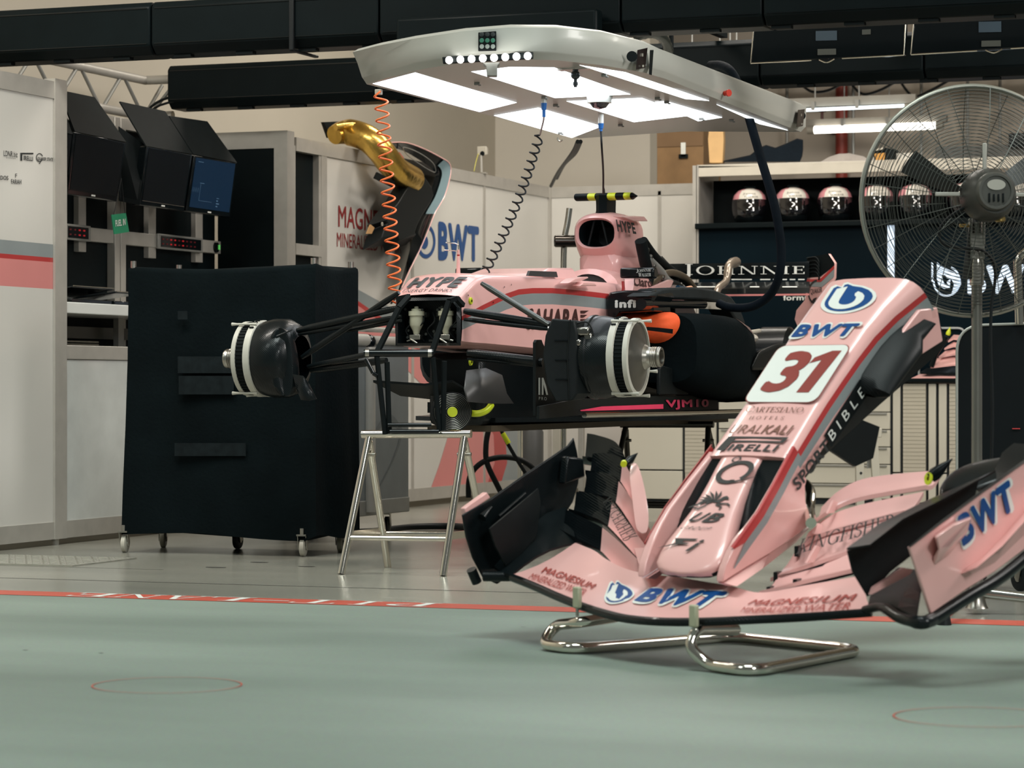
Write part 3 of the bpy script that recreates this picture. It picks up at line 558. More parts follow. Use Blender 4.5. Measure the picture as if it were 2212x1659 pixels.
q = B(); q.bx(XC, XF + .006, y0c, y1c, zt_(200, 777), zt_(200, 747)); q.build('fascia_rail', ALU, con, bev=.003)
q = B(); q.bx(XF - .05, XF, y0c, y1c, .115, zt_(200, 778)); q.build('front_panel', mat('panel_white_cool', (.56, .585, .565), .2, coat=.3), con)
q = B(); q.bx(XF - .06, XF + .006, y0c, y1c, .03, .115).cyl((XF - .03, y1c - .1, 0), (XF - .03, y1c - .1, .04), .018, n=10); q.build('plinth', ALU, con)
q = B(); q.tube([(XF - .22, yy(132, -7.2), zt_(200, 742)), (XF - .22, yy(212, -7.2), zt_(200, 742))], .005, 8).tube([(XF - .22, yy(132, -7.2), zt_(200, 736)), (XF - .22, yy(212, -7.2), zt_(200, 736))], .005, 8); q.build('cubby_rails', STEEL, con)
# tablet computers on the counter
for a, c, h, lab in ((128, 216, .05, 'closed laptop lying on the white counter beside the striped wall'), (222, 275, .035, 'second dark laptop on the white counter, nearer the cloth covered trolley')):
    zc = zt_(200, 655); t = thing('laptop', (-7.15, (yy(a, -7.1) + yy(c, -7.1)) / 2, zc), lab, 'laptop')
    ya, yb = yy(a, -7.1), yy(c, -7.1); q = B(); q.bx(-7.3, -7.03, ya, yb, zc + .001, zc + .022); q.build('base', BLACKG, t, bev=.004)
    q = B(); q.prism([(-7.32, ya, zc + .028), (-7.32, yb, zc + .028), (-7.04, yb + .03, zc + h + .028), (-7.04, ya + .03, zc + h + .028)], UP * .010); q.build('lid', BLACKG, t, bev=.003)
    q = B(); q.tube([(-7.036, ya + .03, zc + h + .036), (-7.036, yb + .03, zc + h + .036)], .003, 8); q.build('trim', STEEL, t)
# hooded monitors
SCRB = mat('screen_dark', (.003, .005, .007), .3, spec=.15); SCRN = mat('screen_blue', (.003, .009, .020), .3, spec=.15, emit=(.002, .011, .026), es=1.0)
def monitor(scr, vis, side, lab, on=False):
    tl, tr_, br, bl = [onX(*p, X) for p, X in zip(scr, (-7.02, -7.02, -7.08, -7.08))]
    t = thing('monitor', (bl + br) / 2, lab, 'monitor'); bk = V((-.05, 0, 0))
    q = B(); q.prism([tl, tr_, br, bl], bk); q.build('housing', BLACKG, t, bev=.006)
    e = V((.0015, 0, 0)); ip = lambda u, v: bil(bl, br, tr_, tl)(u, v) + e; q = B(); q.poly([ip(.04, .09), ip(.96, .09), ip(.96, .97), ip(.04, .97)]); sc_ = q.build('screen', SCRN if on else SCRB, t, smooth=0)
    q = B(); q.poly([ip(.46, .03) + e, ip(.54, .03) + e, ip(.54, .055) + e, ip(.46, .055) + e]); q.build('badge', WHITET, t, smooth=0)
    if on:
        q = B()
        for u0, v0, u1, v1 in ((.22, .22, .225, .52), (.22, .22, .52, .225), (.62, .15, .66, .17), (.62, .2, .69, .22), (.62, .25, .66, .27), (.62, .3, .68, .31), (.1, .9, .22, .91), (.2, .53, .3, .54)): q.poly([ip(u0, v0) + e, ip(u1, v0) + e, ip(u1, v1) + e, ip(u0, v1) + e])
        for k in range(8): q.poly([ip(.04 + .02 * k, .36 + .08 * (k % 2)) + e, ip(.06 + .02 * k, .36 + .08 * ((k + 1) % 2)) + e, ip(.06 + .02 * k, .37 + .08 * ((k + 1) % 2)) + e, ip(.04 + .02 * k, .37 + .08 * (k % 2)) + e])
        q.build('screen_trace', mat('trace_blue', (.05, .10, .16), .4, emit=(.02, .045, .08), es=1.), sc_, smooth=0)
    else:
        q = B(); q.poly([ip(.03, .075) + e, ip(.97, .075) + e, ip(.97, .085) + e, ip(.03, .085) + e]); q.build('bezel_line', STEEL if 'middle' in lab else BLACKM, t, smooth=0)
    q = B(); v0, v1, v2, v3 = [onX(*p, X) for p, X in zip(vis, (-7.20, -7.20, -7.02, -7.02))]; q.prism([v0, v1, v2, v3], V((-.006, 0, -.004))); q.build('hood', BLACKM, t)
    if side: q = B(); q.prism([onX(*p, -7.06 - .1 * (i in (0, 3))) for i, p in enumerate(side)], V((-.006, .004, 0))); q.build('side_shade', BLACKM, t)
    q = B(); m_ = (tl + br) / 2; q.bx(XC, m_.x - .04, m_.y - .05, m_.y + .05, m_.z - .05, m_.z + .05); q.build('mount', BLACKM, t); return t
monitor(((100, 276), (157, 290), (141, 424), (90, 414)), ((66, 180), (128, 202), (157, 290), (100, 276)), None, 'hooded black monitor half hidden behind the striped wall post')
monitor(((160, 284), (273, 307), (253, 436), (145, 420)), ((128, 194), (205, 210), (273, 307), (162, 284)), ((128, 225), (160, 285), (145, 420), (130, 415)), 'black hooded monitor above the green sign string, first full one from left')
monitor(((318, 315), (416, 333), (398, 457), (302, 443)), ((259, 219), (357, 240), (416, 333), (316, 315)), ((257, 273), (316, 315), (301, 443), (258, 434)), 'black hooded monitor in the middle of the row, silver line along its base')
monitor(((420, 336), (512, 351), (497, 470), (403, 457)), ((365, 250), (448, 262), (512, 351), (418, 333)), None, 'hooded monitor showing a dim blue graph, last of the row', True)
# green sign on a string
sg = thing('hanging_sign', onX(260, 505, -7.0), 'small green card sign with white letters hanging below the monitors', 'sign')
q = B(); q.prism([onX(*p, -7.0) for p in ((241, 464), (272, 460), (279, 501), (247, 506))], V((-.004, 0, 0))); q.build('card', DGREEN, sg)
q = B(); lay(q, text2d('FUEL IN', .02), bil(*[onX(*p, -6.997) for p in ((250, 490), (271, 486), (271, 472), (249, 476))])); q.build('lettering', WHITET, sg, smooth=0)
q = B(); q.tube([onX(246, 463, -7.0), onX(262, 385, -7.03)], .0016, 6).tube([onX(270, 461, -7.0), onX(262, 385, -7.03)], .0016, 6); q.build('string', RUBBER, sg)
# ================================================================== cloth covered trolley
x0t, x1t, y0t, y1t, zb, ztp = -6.345, -5.37, 11.6, 12.08, .085, 1.352
trl = thing('covered_trolley', ((x0t + x1t) / 2, (y0t + y1t) / 2, 0), 'tall square trolley draped in black cloth on small casters', 'trolley')
def ringz(z, g, wob):
    pts = []; cs = [(x0t - g, y0t - g), (x1t + g * .3, y0t - g), (x1t + g * .3, y1t + g), (x0t - g, y1t + g)]
    for i in range(4):
        a, c = cs[i], cs[(i + 1) % 4]
        for k in range(14): t = k / 14; pts.append(V((a[0] + (c[0] - a[0]) * t + wob * .012 * math.sin(9 * t + i * 2 + z * 2), a[1] + (c[1] - a[1]) * t - wob * .012 * math.sin(11 * t + 1.7 * i + z * 3), z - .018 * math.sin(math.pi * t) * (1 if z > 1.2 else .0) + (.014 * math.sin(5 * t + i * 1.3) if z < .2 else 0))))
    return pts
q = B(); q.loft([ringz(zb, .022, 1.2), ringz(.3, .018, 1), ringz(.6, .010, .8), ringz(.9, .004, .6), ringz(1.2, .0, .35), ringz(1.325, .0, .1), ringz(ztp - .012, -.004, 0), ringz(ztp - .004, -.02, 0)], True, True); q.build('cloth_cover', CLOTH, trl, smooth=60)
for cx_, cy_ in ((x0t + .02, y0t + .02), (x1t - .025, y0t + .03), (x1t - .03, y1t - .02), (x0t + .03, y1t - .02)):
    q = B(); q.cyl((cx_, cy_, .15), (cx_, cy_, ztp + .022), .014, n=12); q.build('corner_post', STEEL, trl)
patch = mat('velcro_patch', (.008, .012, .0135), .85, 0, .25, 30, spec=.1)
for x0, y0, x1, y1 in ((377, 957, 531, 985), (386, 812, 505, 852), (384, 770, 520, 806), (384, 672, 405, 690)):
    q = B(); q.poly([onY(x0, y1, y0t - .034), onY(x1, y1, y0t - .034), onY(x1, y0, y0t - .034), onY(x0, y0, y0t - .034)]); q.build('fabric_patch', patch, trl, smooth=0)
def caster(parent, x, y, rot, r=.042, wm=BEIGE, zt=.13):
    c, s = math.cos(rot), math.sin(rot); ax = V((c, s, 0)); fw_ = V((-s, c, 0))
    q = B(); q.lathe([(.001, -.013), (r * .8, -.013), (r, -.009), (r, .009), (r * .8, .013), (.001, .013)], V((x, y, r)), ax, 22); wh = q.build('wheel', wm, parent)
    q = B(); q.lathe([(.001, -.017), (r * .3, -.017), (r * .3, .017), (.001, .017)], V((x, y, r)), ax, 12); q.build('axle', STEEL, wh)
    q = B(); top_ = V((x, y, r * 2 + .012)) - fw_ * .02
    for sgn in (-1, 1): q.prism([V((x, y, r)) + ax * .018 * sgn + fw_ * .014, V((x, y, r)) + ax * .018 * sgn - fw_ * .012 - UP * .01, top_ + ax * .018 * sgn - fw_ * .012, top_ + ax * .018 * sgn + fw_ * .02], ax * .003 * sgn)
    q.box(top_ + UP * .003, (.045, .045, .008), Matrix.Rotation(rot, 3, 'Z')).cyl(top_, V((top_.x, top_.y, zt)), .012, n=12); q.build('caster_fork', STEEL, parent)
for px, py, ro, wm in ((263, 1194, .2, BEIGE), (353, 1183, .3, mat('olive_wheel', (.20, .19, .14), .5)), (655, 1202, .2, BEIGE), (575, 1178, 0, RUBBER), (735, 1192, .3, mat('olive_wheel', (.20, .19, .14), .5))):
    g_ = onZ(px, py); caster(trl, min(max(g_.x, x0t - .03), x1t), min(max(g_.y, y0t), y1t - .03), ro, wm=wm)
# ================================================================== grey tool cart behind it
XK = -5.74; yK0, yK1 = 12.75, 13.57
cart = thing('tool_cart', (-6.0, 13.15, 0), 'grey metal tool cart on casters between the cloth covered trolley and the car', 'cart')
q = B(); q.bx(-6.25, XK, yK0, yK1, .17, 1.00); q.mi(1).bx(-6.25, XK + .004, yK0, yK1 + .004, .12, .20); q.build('body', [mat('cart_grey', (.20, .22, .225), .4, .2), ALUD], cart, bev=.006)
q = B(); q.cyl((XK + .0, yK0 + .29, .14), (XK + .0, yK0 + .29, .985), .036); q.build('corner_tube', ALU, cart)
q = B(); q.cyl((XK, yK0 - .3, 1.02), (XK, yK0 + .25, 1.02), .032).cyl((XK, yK0 + .33, 1.02), (XK, yK1, 1.02), .024).cyl((XK, yK0 - .3, 1.075), (XK, yK1, 1.075), .014); q.build('top_rail', mat('rail_silver', (.55, .54, .50), .3, .5), cart)
q = B(); q.ball((XK, yK0 + .29, 1.01), .04, 14); q.build('corner_cap', BLACKG, cart)
q = B(); q.strip([V((XK + .0015, yK0 + .36 + .38 * t, .55 + .09 * math.sin(math.pi * t))) for t in [k / 10 for k in range(11)]], [V((XK + .0015, yK0 + .36 + .38 * t, .52 + .075 * math.sin(math.pi * t))) for t in [k / 10 for k in range(11)]])
q.strip([V((XK + .0015, yK0 + .74 - .33 * t, .55 - .30 * t ** .7)) for t in [k / 8 for k in range(9)]], [V((XK + .0015, yK0 + .70 - .34 * t, .53 - .30 * t ** .7)) for t in [k / 8 for k in range(9)]]); q.build('graphic', mat('graphic_grey', (.12, .135, .14), .4), cart, smooth=0)
for yk in (yK0 + .1, yK1 - .15): caster(cart, XK - .06, yk, .2, .05, RUBBER, .14)
for z in (.25, .45, .65, .85):
    q = B(); q.lathe([(.001, 0), (.006, .001), (.006, .004)], (XK + .004, yK0 + .06, z), (-1, 0, 0), 8); q.build('rivet', STEEL, cart)
# ================================================================== the racing car on trestles, nose off
KX, KY, KZ = -4.52, 11.0, .575        # centre line, front axle, its ground plane
car = thing('racing_car', (KX, 12.9, KZ), 'pink single seat racing car without wheels or nose, raised on trestles', 'racing car')
def mir(pts): return [V((2 * KX - p[0], p[1], p[2])) for p in pts]
def cx(px, py, x): return onX(px, py, x)
# survival cell: rings are superellipse-like, flat sided; materials by height on the sides
SEC = [(10.90, .150, 1.165, .955, .016), (10.94, .156, 1.190, .952, .02), (11.0, .163, 1.222, .950, .024), (11.06, .169, 1.248, .949, .028), (11.13, .176, 1.263, .948, .032), (11.32, .190, 1.269, .943, .035), (11.6, .208, 1.274, .935, .035), (12.0, .250, 1.276, .925, .035), (12.4, .300, 1.276, .915, .035), (12.8, .35, 1.266, .905, .03), (13.2, .37, 1.25, .90, .03)]
def tubsec(y):
    ys = [s[0] for s in SEC]; return [lerp(y, ys, [s[k] for s in SEC]) for k in (1, 2, 3, 4)]
def redtop(y): return lerp(y, [10.9, 11.1, 11.4, 11.7, 12.1, 12.5, 13.2], [1.080, 1.135, 1.207, 1.228, 1.226, 1.216, 1.21])
def tubring(y):
    h, zt, zb, r_ = tubsec(y); a = redtop(y); c_ = a - lerp(y, [10.9, 11.4, 12.5], [.018, .024, .024]); d = c_ - lerp(y, [10.9, 11.2, 11.7, 13.], [.040, .046, .050, .050])
    half = [(0, zt + .010), (h * .5, zt + .006)] + [(h - r_ + r_ * math.sin(R(22.5 * k)), zt - r_ + r_ * math.cos(R(22.5 * k))) for k in range(1, 5)] + [(h + .003, a), (h + .004, c_), (h + .004, d), (h, zb + .02), (h - .03, zb)]
    return [V((KX + x, y, z)) for x, z in half] + [V((KX - x, y, z)) for x, z in reversed(half[1:])]
q = B(); ys = [10.90, 10.94, 10.97, 11.0, 11.03, 11.06, 11.09, 11.13, 11.2, 11.32, 11.45, 11.6, 11.8, 12.0, 12.2, 12.4, 12.6, 12.8]; rings = [tubring(y) for y in ys]; n = len(rings[0])
seg = [0, 0, 0, 0, 0, 0, 1, 2, 0, 0]; seg = seg + [0] * (n - 2 * len(seg)) + seg[::-1]
for i in range(len(ys) - 1):
    for j in range(n):
        k = (j + 1) % n; q.mi(seg[j]); q.add([rings[i][j], rings[i][k], rings[i + 1][k], rings[i + 1][j]], [(0, 1, 2, 3)])
q.mi(3).poly(rings[-1]); tub = q.build('survival_cell', [PINK, REDP, GREYP, CARB], car, smooth=40)
# front bulkhead: recessed dark frame with the gear inside
q = B(); hb = [(-.150, .955), (.150, .955), (.150, 1.125), (.125, 1.160), (-.125, 1.160), (-.150, 1.125)]
o_ = [V((KX + x, 10.895, z)) for x, z in hb]; i_ = [V((KX + x * .90, 10.885, 1.05 + (z - 1.05) * .88)) for x, z in hb]; i2 = [V((p.x, 10.99, p.z)) for p in i_]
q.loft([o_, i_, i2], True, False); q.poly(i2); bulk = q.build('bulkhead', CARB, car)
for sx in (-1, 1):
    q = B(); x = KX + sx * .068 ; q.lathe([(.001, 0), (.012, .0), (.016, .015), (.024, .03), (.029, .04), (.029, .078), (.034, .079), (.034, .098), (.022, .099), (.022, .108), (.009, .110), (.009, .118), (.001, .119)], (x, 10.93, 1.005), UP, 20); rs = q.build('fluid_reservoir', mat('milky_plastic', (.50, .48, .36), .4), bulk, smooth=35)
    q = B(); q.box((x, 10.925, .992), (.05, .03, .022)).cyl((x - .02, 10.91, .985), (x + .015, 10.905, .965), .005, n=8).cyl((x, 10.92, .985), (x + sx * .04, 10.92, .975), .006, n=8); q.build('cylinder_block', STEEL, bulk, bev=.003)
q = B()
random.seed(5)
for k in range(16): q.box((KX + random.uniform(-.12, .12), 10.96 + random.uniform(-.01, .02), random.uniform(.97, 1.12)), (random.uniform(.01, .035), .03, random.uniform(.008, .02)))
for k in range(12): q.lathe([(.001, 0), (.006, .0), (.006, .006)], (KX + random.uniform(-.13, .13), 10.93, random.uniform(.97, 1.12)), (0, 1, 0), 8)
q.build('pedal_box_fittings', mat('dark_alloy', (.09, .095, .09), .3, .8), bulk)
q = B()
for k in range(5): x = KX - .1 + .05 * k; q.tube(smoothpath([(x, 10.95, 1.10), (x + .02, 10.92, 1.06), (x - .015, 10.925, 1.02), (x + .01, 10.95, .975)], 4), .0035, 6)
q.build('wiring', RUBBER, bulk)
# lettering on the vanity panel and the side
q = B(); q.mi(0)
def vp(u, v, s0=-.125, s1=.105, y0=10.935, y1=11.30):
    y = lerp(1.170 + .084 * v, [1.165, 1.190, 1.222, 1.248, 1.263], [10.90, 10.94, 11.0, 11.06, 11.13]); h, zt, _, _ = tubsec(y); return V((KX + (s0 + (s1 - s0) * u) * (1 + .10 * v) + .012 * v, y, zt + .011 - .004 * abs(u - .5)))
lay(q, text2d('HYPE', .075, .1), lambda u, v: vp(u, .30 + .56 * v)); lay(q, text2d('ENERGY DRINKS', -.004, .2, 1.1), lambda u, v: vp(u * .98 - .02, .06 + .16 * v))
q.build('vanity_lettering', mat('grey_print', (.075, .08, .08), .4), car, smooth=0); q = B(); q.mi(0)
def sidept(px, py): 
    p = onX(px, py, KX + .25)
    for _ in range(6): p = onX(px, py, KX + tubsec(p.y)[0] + .0065)
    return p
sf = lambda bl, br, tr, tl: (lambda u, v: (lambda p: V((KX + tubsec(p.y)[0] + .0065, p.y, p.z)))(bil(*[sidept(*k) for k in (bl, br, tr, tl)])(u, v)))
lay(q, text2d('SAHARA', .05), sf((1137, 712), (1252, 712), (1254, 667), (1142, 666)), 4)
for k in range(3): lay(q, ([V((0, 0)), V((.6, 0)), V((1, 1)), V((0, 1))], [(0, 1, 2, 3)]), sf((1255, 677 + 9 * k), (1268 - 4 * k, 677 + 9 * k), (1272 - 3 * k, 671 + 9 * k), (1254, 671 + 9 * k)))
q.build('side_lettering', mat('brown_black_print', (.05, .02, .018), .45), car, smooth=0)
for px, py in ((1105, 615), (1012, 638), (1066, 653), (1090, 620)): p = sidept(px, py); q = B(); q.lathe([(.001, .0), (.004, 0)], p, (1, 0, 0), 8); q.build('screw', DARKT, car, smooth=0)
q = B()
for px, py in ((1018, 650), (1018, 782)):
    p = sidept(px, py); q.lathe([(.001, .0), (.014, .0), (.016, -.003), (.016, -.008)], p + V((.002, 0, 0)), (1, 0, 0), 16); q.mi(1).lathe([(.001, 0), (.006, 0)], p + V((.0035, 0, 0)), (1, 0, 0), 10); q.mi(0)
    q.build('jack_point', [YELLOW, DARKT], car); q = B()
# cockpit surround: screen block, fins, headrest arch, seat
q = B(); q.loft([[V((KX + s * .20, 11.78, 1.27)) for s in (-1, 1)] + [V((KX + .18, 11.78, 1.292)), V((KX - .18, 11.78, 1.292))], [V((KX + s * .21, 11.95, 1.27)) for s in (-1, 1)] + [V((KX + .17, 11.95, 1.325)), V((KX - .17, 11.95, 1.325))], [V((KX + s * .23, 12.2, 1.27)) for s in (-1, 1)] + [V((KX + .19, 12.2, 1.335)), V((KX - .19, 12.2, 1.335))]]); scr = q.build('cockpit_screen', PINK, car, bev=.01)
q = B(); a = [onX(*p, KX + .205) for p in ((1136, 596), (1200, 599), (1197, 587), (1140, 585))]; q.prism(a, V((.012, 0, 0))); q.build('mesh_grille', mat('dark_mesh', (.03, .03, .03), .6, 0, .5, 300), scr)
q = B(); q.prism([onX(*p, KX + .255) for p in ((1206, 612), (1220, 602), (1248, 598), (1250, 601), (1228, 610))], V((.05, 0, 0))).prism([onX(*p, KX + .28) for p in ((1235, 618), (1243, 610), (1268, 612), (1272, 618))], V((.04, 0, .0))); q.build('cockpit_fin', PINK, car, bev=.004)
q = B(); arch = lambda r1, r2, y: [V((KX + r1 * math.cos(R(a)), y, 1.24 + r2 * math.sin(R(a)) ** .8 if math.sin(R(a)) > 0 else 1.24)) for a in range(0, 181, 15)]
q.loft([arch(.115, .098, 12.95), arch(.16, .125, 12.97), arch(.18, .13, 13.15)], False, False); q.mi(1).poly(arch(.116, .098, 12.96)); q.build('headrest', [PINK, mat('seat_mesh', (.02, .02, .02), .8, 0, .4, 200)], car, smooth=50)
q = B(); q.loft([[V((KX + h, y, z)) for h, z in ((-w1, 1.20), (w1, 1.20), (w1, zt), (w1 - .05, zt + .02), (-w1 + .05, zt + .02), (-w1, zt))] for y, w1, zt in ((12.75, .355, 1.235), (12.95, .36, 1.235), (13.2, .36, 1.25), (13.5, .33, 1.27))]); q.build('cockpit_side', PINK, car, smooth=45, bev=.01)
# roll hoop and airbox
def oval(y, w_, h, zc, n=28, e=.78, flat=0.): return [V((KX + w_ * (1 if math.cos(R(a)) > 0 else -1) * abs(math.cos(R(a))) ** e, y, zc + (h if math.sin(R(a)) > 0 else h * (1 - flat)) * (1 if math.sin(R(a)) > 0 else -1) * abs(math.sin(R(a))) ** e)) for a in [360 * k / n for k in range(n)]]
q = B(); q.loft([oval(13.085, .094, .068, 1.545), oval(13.06, .103, .077, 1.545), oval(13.075, .113, .087, 1.546), oval(13.11, .126, .098, 1.548, flat=-.15), oval(13.15, .135, .104, 1.548, flat=-.45), oval(13.20, .143, .110, 1.548, flat=-.75), oval(13.28, .150, .113, 1.545, flat=-1.1), oval(13.37, .152, .114, 1.54, flat=-1.3)], True, False); q.build('airbox', PINK, car, smooth=60)
q = B(); q.loft([oval(13.082, .096, .070, 1.545), oval(13.10, .090, .064, 1.545), oval(13.34, .075, .05, 1.54)], True, False); q.poly(oval(13.335, .076, .052, 1.54)); ab = q.build('intake_liner', CARB, car, smooth=60)
for s in (-1, 1): q = B(); q.tube([(KX + s * .020, 13.11, 1.612), (KX + s * .052, 13.11, 1.483)], .006, 10); q.build('intake_strut', CARBM, ab)
def keel(y, wt, wb, zt, zb): return [V((KX + x, y, z)) for x, z in ((-wb, zb), (wb, zb), (wb * .92, zb + (zt - zb) * .3), (wb * .7 + wt * .3, zb + (zt - zb) * .65), (wt * 1.08, zt), (-wt * 1.08, zt), (-wb * .7 - wt * .3, zb + (zt - zb) * .65), (-wb * .92, zb + (zt - zb) * .3))]
q = B(); q.loft([keel(13.10, .092, .088, 1.468, 1.24), keel(13.14, .112, .108, 1.475, 1.20), keel(13.22, .136, .130, 1.480, 1.20), keel(13.32, .148, .148, 1.48, 1.20), keel(13.37, .150, .155, 1.50, 1.20)]); q.build('roll_hoop_cover', PINK, car, smooth=60, sub=1)
q = B(); p = onY(1296, 563, 13.13); q.lathe([(.001, .006), (.010, .004), (.0125, -.001)], p, (0, -1, .15), 14); q.build('breather_hole', BLACKM, car)
q = B(); fnh = bil(onX(1328, 500, KX + .165), onX(1370, 506, KX + .165), onX(1366, 482, KX + .158), onX(1325, 474, KX + .150), V((.012, 0, 0))); lay(q, text2d('HYPE', .06, -.1), fnh, 4); q.build('airbox_lettering', DARKT, car, smooth=0)
q = B(); q.prism([onX(*p, KX + .13) for p in ((1322, 467), (1368, 466), (1376, 476), (1345, 476))], V((.06, 0, -.006))); q.build('airbox_fin', PINK, car, bev=.004)
# camera bar on its stalk
q = B(); q.loft([[V((KX + x, y, z)) for x, y in ((-w1, 13.16), (0, 13.12), (w1, 13.16), (w1, 13.30), (0, 13.36), (-w1, 13.30))] for z, w1 in ((1.64, .034), (1.665, .028), (1.74, .030))]); cb = q.build('camera_stalk', BLACKP, car, smooth=30)
q = B(); zc = 1.735; bar = lambda x, k=1.: [V((KX + x, 13.2 + .045 * k * math.cos(R(a)), zc + .019 * k * math.sin(R(a)))) for a in range(0, 360, 20)]
xs = [(-.150, .6), (-.145, 1), (-.075, 1), (-.036, 1), (.030, 1), (.072, 1), (.115, 1), (.150, .95), (.178, .05)]
for i in range(len(xs) - 1):
    q.mi(1 if i in (2, 4, 6) else 0); q.loft([bar(*xs[i]), bar(*xs[i + 1])], True, i in (0, len(xs) - 2))
q.build('camera_bar', [BLACKP, YELLOW], cb, smooth=50)
q = B(); q.lathe([(.001, .03), (.004, .02), (.006, 0)], (KX + .0, 13.2, zc + .018), (0, 0, 1), 10); q.build('antenna', RUBBER, cb)
# pitot mast
q = B(); p = onY(990, 592, 11.22); x = p.x; q.loft([[V((x + rx * math.cos(R(a)), 11.22 + rx * math.sin(R(a)), z)) for a in range(0, 360, 30)] for z, rx in ((1.255, .012), (1.28, .009), (1.355, .006))]); q.mi(1).loft([[V((x + .0062 * math.cos(R(a)), 11.22 + .0062 * math.sin(R(a)), z)) for a in range(0, 360, 30)] for z in (1.34, 1.357)]); q.mi(0).cyl((x, 11.22, 1.357), (x, 11.22, 1.378), .006, n=10)
q.mi(2).tube([(x, 11.22, 1.372), (x - .012, 11.16, 1.372), (x - .026, 11.12, 1.372)], .0022, 8).tube([(x, 11.22, 1.37), (x, 11.22, 1.398), (x - .006, 11.2, 1.405), (x - .026, 11.14, 1.405)], .0022, 8); q.build('pitot_tube', [PINK, REDP, CHROME], car)
# mirrors
for s, lab in ((1, 1), (-1, 0)):
    q = B(); zo = 0 if s > 0 else .012; x0, x1 = (KX + .335, KX + .505) if s > 0 else (KX - .505, KX - .365); yb = 12.45
    q.loft([[V((x0 if k < 1 else x1, yb + dy, z)) for dy, z in ((0, 1.295 + zo), (.0, 1.342 + zo), (.05, 1.346 + zo), (.075, 1.32 + zo), (.05, 1.29 + zo))] for k in (0, 1)]); mr = q.build('mirror', BLACKG, car, bev=.008)
    q = B(); xs_ = KX + .345 * s; q.tube(smoothpath([(xs_, yb + .02, 1.28), (xs_, yb + .02, 1.235), (xs_ - .02 * s, yb + .03, 1.205), (xs_ - .07 * s, yb + .05, 1.195)], 5), .0075, 10); q.build('mirror_stay', REDP if s > 0 else BLACKG, mr)
    if s > 0:
        q = B(); f_ = bil((x1 - .085, yb - .0085, 1.318), (x1 - .012, yb - .0085, 1.320), (x1 - .012, yb - .0085, 1.338), (x1 - .085, yb - .0085, 1.336)); lay(q, serif2d('JOHNNIE', .1, 'small'), f_); lay(q, serif2d('WALKER', .1, 'small'), lambda u, v: f_(u * .85 + .15, v - 1.05)); q.build('mirror_lettering', WHITET, mr, smooth=0)
# engine area behind the cockpit, uncovered
q = B(); q.loft([[V((KX + x * w1, y, z)) for x, z in ((-1, .9), (1, .9), (1, zt - .1), (.6, zt), (-.6, zt), (-1, zt - .1))] for y, w1, zt in ((13.5, .28, 1.34), (13.7, .24, 1.46), (13.95, .22, 1.34), (14.3, .20, 1.15), (14.9, .15, 1.02), (15.4, .10, .98))]); eng = q.build('engine', mat('engine_black', (.012, .014, .013), .35, .2, .2, 20), car, bev=.02)
for k, (pp, r_, m) in enumerate((([(1390, 520), (1420, 560), (1470, 600), (1530, 655)], .022, BLACKM), ([(1395, 560), (1425, 590), (1440, 610), (1470, 625)], .03, GREYPL), ([(1400, 620), (1440, 590), (1480, 600), (1510, 640)], .018, mat('bronze_pipe', (.16, .13, .09), .35, .7)), ([(1415, 640), (1430, 618), (1460, 612), (1490, 640)], .014, RUBBER), ([(1388, 640), (1400, 600), (1392, 560), (1384, 520)], .03, BLACKM))):
    q = B(); q.tube(smoothpath([onX(*p, KX + .24 + .01 * k) for p in pp], 6), r_, 12); q.build('engine_pipe', m, eng, smooth=60)
q = B()
for px, py in ((1398, 540), (1405, 555), (1412, 575), (1388, 590), (1430, 600), (1400, 610), (1445, 622), (1470, 615), (1390, 622)): q.ball(onX(px, py, KX + .27), .014, 10)
q.build('engine_fitting', mat('dark_alloy2', (.10, .10, .09), .3, .8), eng)
q = B(); q.cyl(onX(1464, 621, KX + .34), onX(1482, 625, KX + .34), .012); q.mi(1).cyl(onX(1482, 625, KX + .34), onX(1492, 623, KX + .34), .014); q.build('hose_end', [mat('blue_alloy', (.02, .10, .2), .3, .8), mat('pale_orange', (.7, .35, .2), .4)], eng)
q = B(); a = [onX(*p, KX + .36) for p in ((1365, 640), (1372, 600), (1398, 597), (1418, 640))]; q.prism(a, V((-.05, 0, 0))); q.mi(1); lay(q, text2d('Claro', .035), bil(onX(1369, 617, KX + .363), onX(1411, 622, KX + .363), onX(1404, 600, KX + .363), onX(1369, 597, KX + .363))); q.build('cover_remnant', [PINK, mat('brown_black_print2', (.05, .02, .018), .45)], car, smooth=0)
q = B(); q.prism([onX(*p, KX + .40) for p in ((1408, 622), (1450, 604), (1455, 607), (1440, 640), (1412, 628))], V((-.02, 0, 0))); q.build('bent_bracket', PINK, car)
